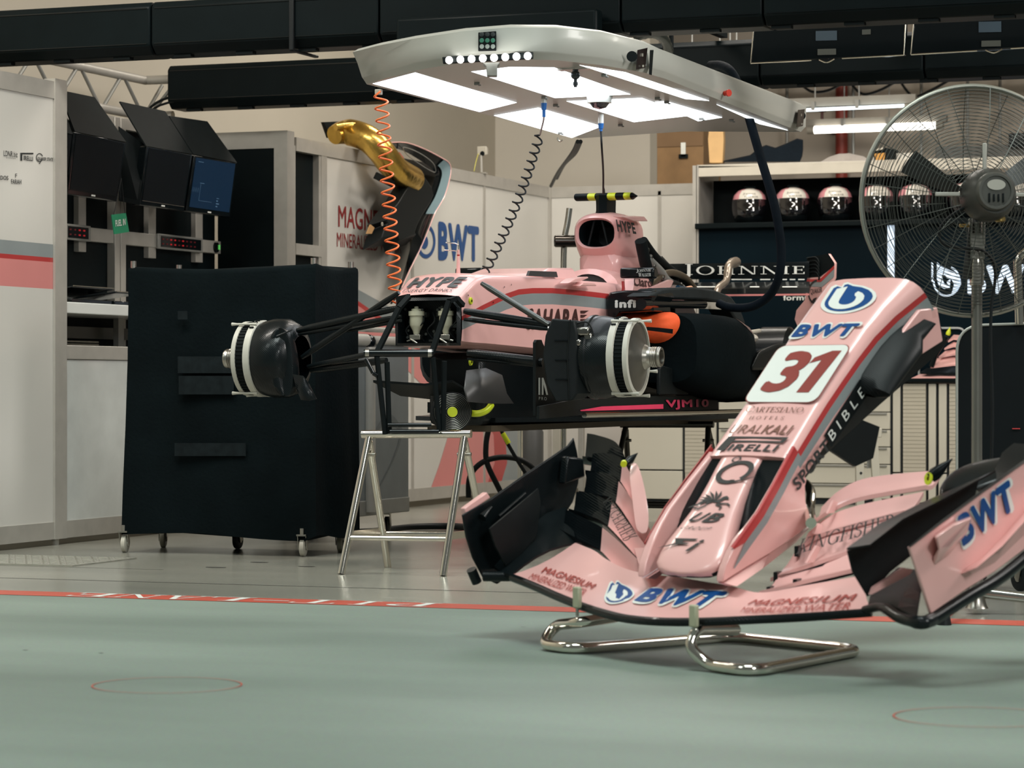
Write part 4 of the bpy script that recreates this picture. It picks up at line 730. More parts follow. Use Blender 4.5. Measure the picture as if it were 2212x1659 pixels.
# side pods with protective covers
def pod(s):
    secs = [(12.50, .34, .70, .80, 1.125), (12.56, .34, .735, .775, 1.13), (12.75, .36, .765, .75, 1.135), (13.05, .36, .80, .72, 1.13), (13.4, .33, .735, .71, 1.11), (13.8, .30, .625, .70, 1.04), (14.2, .27, .52, .70, .97), (14.6, .22, .42, .70, .90), (15.0, .16, .30, .70, .85)]
    rings = []
    for y, xi, xo, z0, z1 in secs:
        xm, zm = (xi + xo) / 2, (z0 + z1) / 2; a_, c_ = (xo - xi) / 2, (z1 - z0) / 2
        rings.append([V((KX + s * (xm + a_ * (1 if math.cos(R(t)) > 0 else -1) * abs(math.cos(R(t))) ** .6), y, zm + c_ * (1 if math.sin(R(t)) > 0 else -1) * abs(math.sin(R(t))) ** .6)) for t in range(0, 360, 15)])
    return rings
for s in (1, -1):
    q = B(); rg = pod(s); q.loft(rg); pd = q.build('sidepod', CLOTH if s > 0 else CARB, car, smooth=55)
    if s > 0:
        YF = 12.34; fp = [(1309, 692), (1307, 642), (1315, 631), (1345, 627), (1412, 627), (1418, 638), (1408, 652), (1410, 672), (1370, 675), (1335, 676), (1324, 692)]
        q = B(); q.loft([[onY(*p, YF) + V((0, .02, 0)) for p in fp], [onY(*p, YF).lerp(onY(1362, 650, YF), .10) for p in fp]], True, True); q.loft([[onY(*p, YF) + V((0, .02, 0)) for p in fp], [onY(*p, YF) + V((.01, .25, 0)) for p in fp]], True, True); q.build('shoulder_panel', BLACKG, pd, smooth=40, bev=.004)
        q = B(); f_ = bil(*[onY(px, py, YF - .004) for px, py in ((1328, 665), (1374, 665), (1374, 647), (1328, 647))]); lay(q, text2d('infi', .075), f_); q.build('shoulder_lettering', WHITET, pd, smooth=0)
        q = B(); p0, p1 = onX(1392, 657, KX + .52), onX(1520, 658, KX + .54); q.cyl(p0, p1, .020).cyl(p0 - (p1 - p0) * .05, p0 + (p1 - p0) * .06, .026); q.build('cooler_tube', BLACKG, pd)
        q = B(); q.prism([onX(*p, KX + .54) for p in ((1524, 667), (1572, 669), (1570, 654), (1524, 652))], V((-.03, 0, 0))); q.build('seal_block', BEIGE, pd)
        q = B(); q.prism([onX(*p, KX + .55) for p in ((1402, 640), (1432, 623), (1500, 620), (1545, 626), (1580, 640), (1600, 668), (1612, 700), (1590, 690), (1570, 655), (1530, 648), (1440, 645))], V((-.12, 0, 0))); q.build('upper_cover', mat('cover_grey', (.016, .022, .024), .5, 0, .2, 20, spec=.25), pd, bev=.01)
        q = B(); q.mi(0); q.strip([rg[i][j] + V((.004, 0, .004)) for i, j in ((3, 4), (4, 3), (5, 3), (6, 3), (7, 3))], [rg[i][j] + V((.006, 0, -.002)) for i, j in ((3, 3), (4, 2), (5, 2), (6, 2), (7, 2))]); q.build('bodywork_edge', mat('brown_pink', (.30, .20, .18), .3, coat=.4), pd)
        # orange inlet bag
        bag = [(1330, 686), (1340, 678), (1360, 676), (1385, 674), (1403, 680), (1420, 675), (1450, 673), (1463, 678), (1470, 690), (1469, 705), (1460, 722), (1445, 735), (1425, 742), (1405, 742), (1395, 735), (1360, 725), (1335, 712)]
        q = B(); c_ = onY(1405, 705, 12.44); o1 = [onY(*p, 12.49) for p in bag]; mids = [p.lerp(c_, .18) + V((0, -.05 - .012 * math.sin(i * 2.1), 0)) for i, p in enumerate(o1)]; inn = [p.lerp(c_, .6) + V((0, -.055 + .010 * math.sin(i * 2.7), 0)) for i, p in enumerate(o1)]
        q.loft([o1, mids, inn], True, False); q.poly([p for p in inn]); bg_ = q.build('inlet_cover', ORANGEF, car, smooth=60, sub=1)
        q = B(); q.strip([onY(*p, 12.36) for p in ((1385, 707), (1400, 706), (1425, 708), (1454, 711))], [onY(*p, 12.36) for p in ((1386, 716), (1400, 714), (1425, 717), (1453, 721))]); q.build('webbing', BLACKM, bg_)
# floor, plank and boards
q = B(); pl_ = [(-.50, 11.95), (-.30, 11.7), (-.15, 11.3), (.15, 11.3), (.30, 11.7), (.50, 11.95), (.68, 12.6), (.72, 13.3), (.70, 14.4), (.45, 15.2), (-.45, 15.2), (-.70, 14.4), (-.72, 13.3), (-.68, 12.6)]
q.prism([V((KX + x, y, .625)) for x, y in pl_], V((0, 0, .02))); q.build('floor_board', CARB, car)
q = B(); q.bx(KX - .15, KX + .15, 11.25, 14.9, .585, .612); q.build('plank', mat('plank_wood', (.055, .04, .022), .6), car)
q = B(); q.bx(KX - .13, KX + .13, 11.2, 12.6, .612, .93); q.build('keel', CARB, car, bev=.03)
q = B(); q.cyl(onX(1262, 897, KX + .60), onX(1640, 888, KX + .72), .012); q.build('floor_edge_tube', CHROME, car)
BX = KX + .56
q = B(); q.prism([onX(*p, BX) for p in ((1165, 905), (1165, 878), (1250, 862), (1400, 856), (1550, 853), (1552, 888), (1400, 893), (1255, 897))], V((-.012, 0, 0))); bb = q.build('bargeboard', CARBM, car)
q = B(); q.mi(0); lay(q, text2d('VJM10', .045), bil(*[onX(*p, BX + .004) for p in ((1440, 885), (1531, 884), (1531, 862), (1438, 864))])); q.poly([onX(*p, BX + .004) for p in ((1253, 886), (1300, 878), (1433, 873), (1433, 883), (1255, 888))])
q.build('board_lettering', MAGEN, bb, smooth=0)
q = B(); q.prism([onX(*p, KX + .50) for p in ((1157, 898), (1157, 740), (1160, 734), (1170, 734), (1172, 740), (1200, 800), (1215, 898))], V((-.012, 0, 0))); b2 = q.build('turning_board', CARBM, car)
q = B(); xx = KX + .503
for pts in ([(1163, 816), (1167, 816), (1167, 853), (1163, 853)], [(1170, 816), (1174, 816), (1174, 853), (1170, 853)], [(1174, 816), (1180, 835), (1184, 853), (1180, 853), (1174, 830)]): q.poly([onX(*p, xx) for p in pts])
lay(q, text2d('PRO', 0, 0, 1.4), bil(*[onX(*p, xx) for p in ((1164, 864), (1181, 865), (1181, 858), (1164, 857))])); q.build('board_lettering', WHITET, b2, smooth=0)
for pts in (((1426, 853), (1426, 796), (1432, 789), (1486, 806), (1488, 853)), ((1496, 853), (1496, 817), (1501, 810), (1546, 824), (1550, 853))):
    q = B(); q.prism([onX(*p, BX + .02) for p in pts], V((-.02, 0, 0))); q.build('vane', CARBM, car, bev=.006)
q = B(); q.sheet([[onX(1010, 800, KX + .22), onX(1050, 795, KX + .25), onX(1085, 810, KX + .28)], [onX(1005, 840, KX + .24), onX(1050, 838, KX + .28), onX(1095, 850, KX + .32)], [onX(1012, 868, KX + .25), onX(1060, 872, KX + .29), onX(1110, 872, KX + .34)]], .006, V((-1, 0, 0))); q.build('chin_vane', mat('vane_grey', (.035, .033, .032), .4), car, smooth=60)
q = B(); q.sheet([[V((KX - .30, 11.0, .80)), V((KX - .05, 10.98, .785)), V((KX + .06, 11.02, .80))], [V((KX - .30, 11.3, .74)), V((KX - .1, 11.3, .72)), V((KX + .06, 11.3, .74))]], .01, UP); q.build('under_tray', CARBM, car)
q = B(); q.bx(KX - .42, KX - .10, 11.9, 12.0, .66, .71); q.mi(1).bx(KX - .40, KX - .12, 11.895, 11.9, .665, .695); q.build('left_board', [CARB, MAGEN], car)
# front suspension
def arm(name, a, c, r, m=CARB, fl=1.): 
    q = B(); q.tube([a, V(a).lerp(V(c), .12), V(a).lerp(V(c), .88), c], [r * .7, r, r, r * .7], 10); return q.build(name, m, car, smooth=60)
HZ = .905
for s in (1, -1):
    xo = KX + s * .74; xi = KX + s * .15
    if s > 0:
        ends = [((1003, 672), xi, (1210, 706), xo - .06, .017, CARB), ((1003, 690), xi, (1190, 711), xo - .10, .010, CARB), ((1040, 612), KX + .17, (1185, 702), xo - .08, .013, mat('strut_grey', (.10, .105, .10), .25, .7)), ((1010, 762), xi, (1172, 782), xo - .1, .020, CARB), ((1010, 775), xi + .02, (1172, 790), xo - .1, .008, CARB)]
    else:
        ends = [((866, 664), xi, (642, 714), xo + .06, .015, CARB), ((866, 683), xi, (645, 722), xo + .06, .010, CARB), ((862, 632), KX - .16, (652, 772), xo + .10, .014, CARB), ((866, 692), xi, (735, 716), xo + .2, .011, CARB), ((800, 764), xi - .03, (665, 792), xo + .08, .012, CARB), ((835, 778), xi, (672, 800), xo + .08, .016, CARB)]
    for a, xa, c, xc, r_, m in ends:
        pa, pc = onX(*a, xa), onX(*c, xc)
        pa = P(*a, 11.75 if s > 0 else 11.82); pc = P(*c, 11.62 if s > 0 else 12.08); arm('suspension_arm', pa, pc, r_, m)
    if s > 0:
        q = B(); p = P(1183, 711, 11.62); q.cyl(p, p + RT * .03, .014); q.build('rod_end', STEEL, car)
# wheel hubs with brake drums
def brake(s):
    X = lambda k: KX + s * k; AX = V((s, 0, 0)); O = V((KX, KY, HZ))
    q = B(); q.lathe([(.10, .64), (.15, .66), (.172, .70), (.174, .76), (.165, .80), (.16, .82), (.10, .82)], O, AX, 40, caps=False); ba = q.build('brake_duct', CARB, car, smooth=40)
    rg = [(.160, .815), (.168, .818), (.169, .845), (.160, .848)]
    q = B(); q.lathe(rg, O, AX, 44, caps=False); r1 = q.build('drum_ring', WHITEC, ba)
    q = B(); q.lathe([(.156, .846), (.158, .848), (.158, .885), (.156, .887)], O, AX, 44, caps=False)
    for k in range(60):
        a = R(6 * k); q.box(O + AX * .866 + V((0, math.cos(a), math.sin(a))) * .158, (.036, .006, .006), Matrix.Rotation(a, 3, 'X'))
    q.build('ribbed_band', BLACKM, ba)
    q = B(); q.lathe([(.154, .884), (.163, .886), (.163, .905), (.146, .908), (.146, .886)], O, AX, 44, caps=False); q.build('drum_ring', WHITEC, ba)
    q = B(); q.lathe([(.146, .900), (.12, .905), (.09, .915), (.055, .935), (.040, .945), (.001, .945)], O, AX, 40, caps=False); q.build('disc_bell', mat('bell_metal', (.17, .16, .14), .3, .8), ba)
    q = B(); q.lathe([(.066, .915), (.054, .935), (.044, .950), (.041, .958), (.041, .992), (.043, .994), (.043, 1.000), (.040, 1.002), (.040, 1.006), (.030, 1.006), (.028, .96)], O, AX, 28, caps=False)
    for k in range(3): q.lathe([(.0415, .965 + .008 * k), (.0440, .968 + .008 * k), (.0415, .971 + .008 * k)], O, AX, 28, caps=False)
    q.build('hub_axle', STEEL, ba, smooth=50)
    for a0 in (60, 118, 200, 250, -62):
        q = B(); pts = [O + AX * k + V((0, math.cos(R(a0)) * -.172, math.sin(R(a0)) * .172)) for k in (.815, .86, .91, .935)]; q.tube(pts, [.007, .005, .005, .008], 8); q.build('strap_clip', WHITEC, ba)
    # windows in the ring near the top
    q = B()
    for k in range(5):
        a = R(52 + 8 * k); q.box(O + AX * .831 + V((0, -math.cos(a), math.sin(a))) * .1675, (.020, .014, .006), Matrix.Rotation(math.pi / 2 - a, 3, 'X').inverted())
    q.build('ring_slot', BLACKM, ba)
    return ba
WHITEC = mat('ceramic_white', (.50, .49, .43), .4, 0, .05, 12)
ba = brake(-1)
# scoop of the far side duct
q = B(); xl = KX - .62
q.loft([[P(*p, 12.02) for p in ((560, 705), (600, 702), (612, 860), (575, 862))], [P(*p, 11.98) for p in ((590, 699), (632, 700), (640, 866), (600, 866))], [P(*p, 12.06) for p in ((620, 706), (648, 720), (660, 850), (640, 862))]]); q.build('duct_body', CARB, ba, sub=2, smooth=60)
q = B(); q.sheet([[P(632, 808, 12.0), P(655, 812, 11.98), P(668, 830, 11.98)], [P(640, 840, 11.98), P(660, 840, 11.95), P(678, 850, 11.96)], [P(650, 864, 11.98), P(668, 866, 11.96), P(684, 862, 11.97)]], .012, FW); q.build('duct_scoop', CARB, ba, smooth=60)
q = B(); q.cyl(P(598, 727, 11.96), P(632, 712, 11.96), .006, .002); q.build('duct_fin', CARB, ba)
ba = brake(1)
q = B(); q.loft([[P(*p, 11.48) for p in ((1192, 688), (1240, 692), (1246, 720), (1246, 850), (1236, 866), (1200, 868), (1180, 830), (1172, 770), (1178, 725))], [P(*p, 11.55) for p in ((1196, 690), (1262, 694), (1275, 720), (1278, 850), (1262, 862), (1210, 866), (1188, 830), (1182, 770), (1186, 725))]]); q.build('duct_body', CARBM, ba, smooth=30, bev=.006)
for k in range(3): q = B(); p = P(1213 + 1 * k, 735 + 42 * k, 11.475); q.box(p, (.058, .004, .004), Matrix.Rotation(YAW, 3, 'Z')); q.build('duct_rib', BLACKG, ba)
q = B(); q.tube([P(1232, 690, 11.47), P(1226, 770, 11.47), P(1230, 862, 11.47)], .003, 6); q.build('duct_rib', BLACKG, ba)
O = V((KX, KY, HZ)); q = B(); q.lathe([(.15, .70), (.176, .705), (.178, .72), (.166, .735)], O, V((1, 0, 0)), 44, caps=False); q.build('duct_rim', CARB, ba)
q = B(); q.box(P(1258, 716, 11.5), (.07, .04, .035)).box(P(1272, 735, 11.5), (.04, .04, .06)).box(P(1250, 740, 11.5), (.03, .04, .03)); q.build('caliper', mat('caliper_alloy', (.30, .29, .26), .18, 1., .2, 30), ba, bev=.008)
q = B(); q.tube(smoothpath([P(1240, 700, 11.5), P(1270, 697, 11.48), P(1282, 730, 11.48), P(1275, 780, 11.48)], 5), .004, 6); q.build('brake_line', RUBBER, ba)
# rear end: dark drum, suspension, wing
q = B(); q.lathe([(.001, .42), (.15, .42), (.18, .45), (.18, .60), (.16, .62), (.001, .62)], (KX, 14.55, HZ + .02), (1, 0, 0), 32); rb = q.build('rear_brake_duct', CARB, car)
q = B(); q.loft([[onX(*p, -3.72) for p in ((1618, 800), (1640, 758), (1680, 742), (1745, 742), (1745, 800))], [onX(*p, -3.95) for p in ((1612, 800), (1634, 758), (1680, 742), (1745, 742), (1745, 800))]]); q.build('rear_drum_cover', CARBM, car, bev=.02)
for a, c in (((1560, 780), (1640, 765)), ((1560, 800), (1640, 830)), ((1570, 830), (1620, 800))): q = B(); q.cyl(onX(*a, -4.1), onX(*c, -3.8), .012); q.build('suspension_arm', CARB, car)
q = B(); q.cyl(onX(1600, 722, -3.95), onX(1640, 715, -3.95), .012).ball(onX(1622, 731, -3.9), .04, 12, (1, 1, .6)); q.build('exhaust_tip', BEIGE, car)
YW = 15.70
wy = lambda px, py, y=YW: onY(px, py, y)
q = B(); rows = [[wy(1432, 570, YW - .004), wy(1600, 568, YW - .004), wy(1748, 565, YW - .004)], [wy(1432, 586, YW - .008), wy(1600, 584, YW - .008), wy(1748, 581, YW - .008)], [wy(1432, 604, YW), wy(1600, 603, YW), wy(1748, 600, YW)]]; q.sheet(rows, .004, V((0, 1, 0))); rw = q.build('rear_wing_flap', BLACKG, car, smooth=60)
q = B(); lay(q, serif2d('JOHNNIE', .16, 'small'), bil(wy(1466, 600, YW - .018), wy(1738, 597, YW - .018), wy(1738, 571, YW - .018), wy(1466, 570, YW - .018))); q.build('wing_lettering', WHITET, rw, smooth=0)
q = B(); rows = [[wy(1432, 611, YW - .08), wy(1748, 608, YW - .08)], [wy(1432, 625, YW - .18), wy(1748, 622, YW - .18)], [wy(1432, 636, YW - .2), wy(1748, 633, YW - .2)]]; q.sheet(rows, .015, V((0, 1, 0)))
for a, c in ((1580, 1624), (1642, 1664), (1670, 1682), (1688, 1700), (1706, 1718), (1724, 1738)): q.mi(1).poly([wy(a, 605, YW - .06), wy(c, 605, YW - .06), wy(c, 602.5, YW - .06), wy(a, 602.5, YW - .06)])
q.mi(2).poly([wy(1555, 640, YW - .2), wy(1748, 638, YW - .2), wy(1748, 634, YW - .2), wy(1555, 636, YW - .2)])
for a, c in ((1500, 1560), (1620, 1640), (1690, 1722)): q.mi(1).poly([wy(a, 620.5, YW - .185), wy(c, 620.5, YW - .185), wy(c, 618.5, YW - .18), wy(a, 618.5, YW - .18)])
q.build('rear_wing_main', [BLACKG, WHITET, PINKD], car, smooth=0)
XE = wy(1748, 600).x + .02
ep = [(1744, 556), (1790, 548), (1803, 568), (1802, 600), (1790, 630), (1765, 690), (1745, 712), (1725, 712), (1716, 690), (1720, 670), (1738, 648), (1743, 620)]
def ey(px, py, e=0.): return onPl(px, py, V((XE, YW, 1)), V((-.5, -.86, 0))) - V((-.5, -.86, 0)) * 0 + V((-.5, -.86, 0)) * e
q = B(); q.prism([ey(*p) for p in ep], V((.010, .017, 0))); epo = q.build('rear_wing_endplate', PINK, car, bev=.004)
q = B(); q.mi(0).poly([ey(*p, .002) for p in ((1744, 600), (1744, 556), (1790, 548), (1803, 568), (1803, 574), (1772, 598))]); q.mi(1).poly([ey(*p, .003) for p in ((1744, 603), (1772, 603), (1803, 573), (1803, 580), (1774, 609), (1743, 609))]); q.mi(2).poly([ey(*p, .002) for p in ((1743, 609), (1774, 609), (1803, 580), (1802, 598), (1776, 620), (1743, 619))]); q.build('endplate_stripes', [BLACKM, REDP, GREYP], epo, smooth=0)
for k in range(5): q = B(); q.tube(smoothpath([ey(1745, 558 + 8 * k, .006), ey(1765, 556 + 8 * k, .012), ey(1772, 566 + 8 * k, .012), ey(1770, 576 + 7 * k, .006)], 4), .0045, 6); q.build('gill', BLACKM, epo)
q = B(); lay(q, text2d('QUAKER', .02), bil(*[ey(*p, .004) for p in ((1752, 638), (1776, 633), (1777, 620), (1752, 624))])); raw(q, circ2d(.5, .5, .42, .5, 20, 90, 300), bil(*[ey(*p, .004) for p in ((1746, 660), (1785, 655), (1785, 602), (1746, 606))])); q.poly([ey(*p, .004) for p in ((1752, 655), (1758, 645), (1766, 642), (1762, 650), (1768, 656), (1760, 652))]); q.build('endplate_lettering', DARKT, epo, smooth=0)
q = B(); q.prism([V((XE - .96, YW - .3, .98)), V((XE - .96, YW + .1, .98)), V((XE - .96, YW + .1, 1.5)), V((XE - .96, YW - .3, 1.45))], V((-.01, 0, 0))); q.build('rear_wing_endplate', PINK, car)
q = B(); q.tube(smoothpath([onX(*p, KX) for p in ((1546, 642), (1552, 622), (1568, 608), (1572, 590), (1576, 572), (1590, 566))], 5), [.020] * 14 + [.024] * 8 + [.03] * 4, 12); q.build('wing_pylon', mat('bronze_pylon', (.30, .25, .20), .3, .6), car, smooth=60)
# ================================================================== front nose support frame (black jig) and cooling fan
jig = thing('nose_support_frame', (KX, 10.8, .56), 'black bolted support frame on the car front bulkhead, resting on the chrome trestle', 'support frame')
JD = 11.55
for path, r_ in (([(858, 646), (884, 640), (862, 665), (815, 760)], .014), ([(1000, 660), (985, 644), (970, 650), (933, 762)], .014)):
    q = B(); pts = [P(*p, 11.68 - .10 * i / 3) for i, p in enumerate(path)]; a = pts[1:] if path[0][0] < 900 else pts
    for i in range(len(pts) - 1):
        dv = (pts[i + 1] - pts[i]); mid = (pts[i] + pts[i + 1]) / 2; q.tube([pts[i], pts[i + 1]], r_, 4)
    q.build('upper_arm', BLACKM, jig)
q = B(); q.cyl(P(786, 763, JD), P(936, 763, JD), .016); q.mi(1).lathe([(.001, 0), (.018, .002), (.018, .018)], P(788, 763, JD), RT, 12).lathe([(.001, 0), (.018, .002), (.018, .018)], P(934, 763, JD), -RT, 12); q.build('cross_bar', [BLACKG, STEEL], jig)
for a, c in (((814, 770), (832, 938)), ((836, 782), (841, 936)), ((935, 772), (950, 938)), ((960, 780), (957, 936))):
    q = B(); q.tube([P(*a, JD), P(*c, JD + .03)], .012, 8); q.build('strut', BLACKM, jig)
for a, c in (((838, 918), (932, 918)), ((842, 932), (948, 932)), ((790, 775), (806, 806)), ((806, 806), (815, 812))): q = B(); q.cyl(P(*a, JD), P(*c, JD), .009); q.build('tie_rod', BLACKG, jig)
fanb = thing('cooling_blower', P(985, 930, 11.7), 'black round blower with spiral guard and yellow centre under the car nose', 'blower')
fo = P(977, 890, 11.66); fax = (-FW + RT * .12 + UP * .02).normalized()
q = B(); q.lathe([(.082, -.0), (.084, -.005), (.084, -.10), (.07, -.16), (.001, -.17)], fo, fax, 32); q.build('housing', RUBBER, fanb); q = B(); q.lathe([(.001, -.02), (.082, -.02)], fo, fax, 32); q.build('fan_disc', BLACKM, fanb)
q = B()
for k in range(9): 
    rr_ = .022 + .0068 * k; u = fax.orthogonal().normalized(); w_ = fax.cross(u); q.tube([fo + fax * .006 + (u * math.cos(R(a)) + w_ * math.sin(R(a))) * rr_ for a in range(0, 360, 12)], .0006, 5, closed=True)
q.build('guard', STEEL, fanb); q = B(); q.lathe([(.001, .010), (.021, .010), (.022, .004)], fo, fax, 24); q.build('guard_cap', YELLOW, fanb)
q = B(); q.tube(smoothpath([P(1016, 893, 11.70), P(1035, 893, 11.68), P(1052, 886, 11.68), P(1062, 874, 11.70)], 5), .014, 8); q.build('handle', YELLOW, fanb)
# ================================================================== chrome trestles
def trestle(name_, tops, feet_n, feet_f, m, lab, r_=.0155, bars=True):
    a, c = tops; t = thing('trestle', ((a.x + c.x) / 2, (a.y + c.y) / 2, 0), lab, 'trestle')
    e = (c - a).normalized(); q = B(); q.cyl(a - e * .03, c + e * .03, r_ + .002); q.build('top_bar', m, t)
    for tp, fn, ff in ((a, feet_n[0], feet_f[0]), (c, feet_n[1], feet_f[1])):
        q = B(); q.cyl(tp - UP * .01, fn + UP * .002, r_); q.build('leg', m, t); q = B(); q.cyl(tp - UP * .03, ff + UP * .002, r_); q.build('leg', m, t)
        k = .72; p1, p2 = tp.lerp(fn, k), tp.lerp(ff, k); q = B(); q.box((p1 + p2) / 2, ((p2 - p1).length, .006, .03), (p2 - p1).to_track_quat('X', 'Z').to_matrix()); q.build('side_strap', m, t)
        q = B(); q.cyl(tp - UP * .085 - e * .03, tp - UP * .085 + e * .03, .008); q.build('hinge_bolt', STEEL, t)
    for L in (feet_n, feet_f): q = B(); q.cyl(a.lerp(L[0], .74), c.lerp(L[1], .74), .011); q.build('stretcher', m, t)
    return t
zt_b = P(790, 938, 11.6).z
tA, tC = P(797, 938, 11.68), P(1003, 937, 11.55)
trestle('', (tA, tC), (onZ(737, 1241), onZ(957, 1245)), (onZ(838, 1226), onZ(1060, 1228)), CHROME, 'chrome A frame trestle under the car front, feet on bare floor')
bA, bC = P(1352, 917, 14.9), P(1530, 917, 14.75); f = V((bA.x, bA.y, 0))
dv = V((.0, .28, 0)); trestle('', (bA, bC), (V((bA.x - .05, bA.y - .25, 0)), V((bC.x + .05, bC.y - .25, 0))), (V((bA.x - .05, bA.y + .25, 0)), V((bC.x + .05, bC.y + .25, 0))), mat('dark_chrome', (.12, .115, .10), .25, .9), 'dark metal trestle under the rear of the car, behind the front wing')
# ================================================================== nose cone with front wing on its stand
def frame(psi, pit):
    ps, p = R(psi), R(pit); n = -FW * math.cos(ps) - RT * math.sin(ps); s = RT * math.cos(ps) - FW * math.sin(ps)
    return s, -n * math.cos(p) + UP * math.sin(p), n * math.sin(p) + UP * math.cos(p)
NS, NA, NT = frame(44, 44); NO = P(1475, 1200, 7.95)
def N(s, a, t): return NO + NS * s + NA * a + NT * t
_, BK, _u = frame(44, 0); WO = P(1425, 1322, 7.75)
def W(px, py, c): return onPl(px, py, WO + BK * c, BK)
nose = thing('nose_cone_assembly', onZ(1480, 1300), 'pink racing car nose cone and front wing numbered 31 on a chrome floor stand', 'car nose')
AS = [.40, .46, .55, .65, .75, .85, .95, 1.05, 1.12, 1.17]
hw = lambda a: lerp(a, [.3, .45, .62, .85, 1.0, 1.18], [.155, .152, .146, .146, .155, .182])
dep = lambda a: lerp(a, [.33, .363, .56, .806, 1.0, 1.12, 1.2], [.098, .11, .145, .215, .265, .275, .27])
rr = lambda a: lerp(a, [.4, .7, 1.0, 1.18], [.022, .026, .040, .062])
sc = lambda a: lerp(a, [.5, 1.0, 1.18], [-.002, .0, .03])
def nose_ring(a):
    h, r_, d, s0 = hw(a), rr(a), dep(a), sc(a); red1 = r_ + .020; g1 = red1 + lerp(a, [.4, .8, 1.15], [.022, .034, .05]); bk0 = max(g1 + .006, d - lerp(a, [.36, .8, 1.15], [.012, .07, .11]))
    half = [(0, .006), (h * .5, .004), (h - r_, 0)] + [(h - r_ + r_ * math.sin(R(k * 22.5)), -r_ + r_ * math.cos(R(k * 22.5))) for k in (1, 2, 3, 4)] + [(h + .001, -red1), (h + .001, -g1), (h - .002, -bk0), (h - .02, -d)]
    return [(x + s0, y) for x, y in half] + [(-x + s0, y) for x, y in reversed(half[1:])]
q = B(); rings = [nose_ring(a) for a in AS]; n = len(rings[0])
# faces by stripe: index of the segment round the ring
seg = [0] * 6 + [1, 2, 0, 3, 3]; seg = seg + [3] * (n - 2 * len(seg)) + seg[::-1]
for i in range(len(AS) - 1):
    # end of nose slants so that the top edge is crowned
    for j in range(n):
        k = (j + 1) % n; q.mi(seg[j] if j < len(seg) else 3)
        q.add([N(rings[i][j][0], AS[i], rings[i][j][1]), N(rings[i][k][0], AS[i], rings[i][k][1]), N(rings[i + 1][k][0], AS[i + 1], rings[i + 1][k][1]), N(rings[i + 1][j][0], AS[i + 1], rings[i + 1][j][1])], [(0, 1, 2, 3)])
q.mi(3).poly([N(x, AS[-1], y) for x, y in rings[-1]]); q.mi(0).poly([N(x, AS[0], y) for x, y in reversed(rings[0])])
q.build('nose_body', [PINK, REDP, GREYP, CARBM], nose, smooth=40)
# central finger of the nose
q = B(); FA = [.42, .36, .30, .24, .18, .12, .06, .02, -.015, -.035, -.048, -.053]; FH = [.080, .077, .077, .080, .088, .102, .118, .122, .117, .098, .065, .02]; FD = [.04, .045, .05, .054, .060, .066, .070, .066, .056, .042, .026, .014]; FP_ = [.03, .034, .038, .042, .046, .05, .050, .043, .033, .026, .018, .010]
FT = [0, 0, 0, 0, 0, 0, -.001, -.003, -.006, -.010, -.014, -.017]
rings = []
for a, h, d, t0 in zip(FA, FH, FD, FT):
    cc = lerp(a, [.0, .2, .36], [.012, -.006, -.024]); e = min(h * .5, d * .5) * .95
    rings.append([N(cc + h * (1 if math.cos(R(x)) > 0 else -1) * abs(math.cos(R(x))) ** .45, a, t0 - d / 2 + d / 2 * (1 if math.sin(R(x)) > 0 else -1) * abs(math.sin(R(x))) ** .55) for x in range(0, 360, 15)])
for i in range(len(rings) - 1):
    for j in range(24):
        k = (j + 1) % 24; tm = sum((p_ - NO).dot(NT) for p_ in (rings[i][j], rings[i][k], rings[i + 1][k], rings[i + 1][j])) / 4; q.mi(1 if tm < (FT[i] + FT[i + 1]) / 2 - (FP_[i] + FP_[i + 1]) / 2 else 0); q.add([rings[i][j], rings[i][k], rings[i + 1][k], rings[i + 1][j]], [(0, 1, 2, 3)])
q.mi(0).poly(rings[-1]); q.build('nose_tip', [PINK, CARBM], nose, smooth=60)
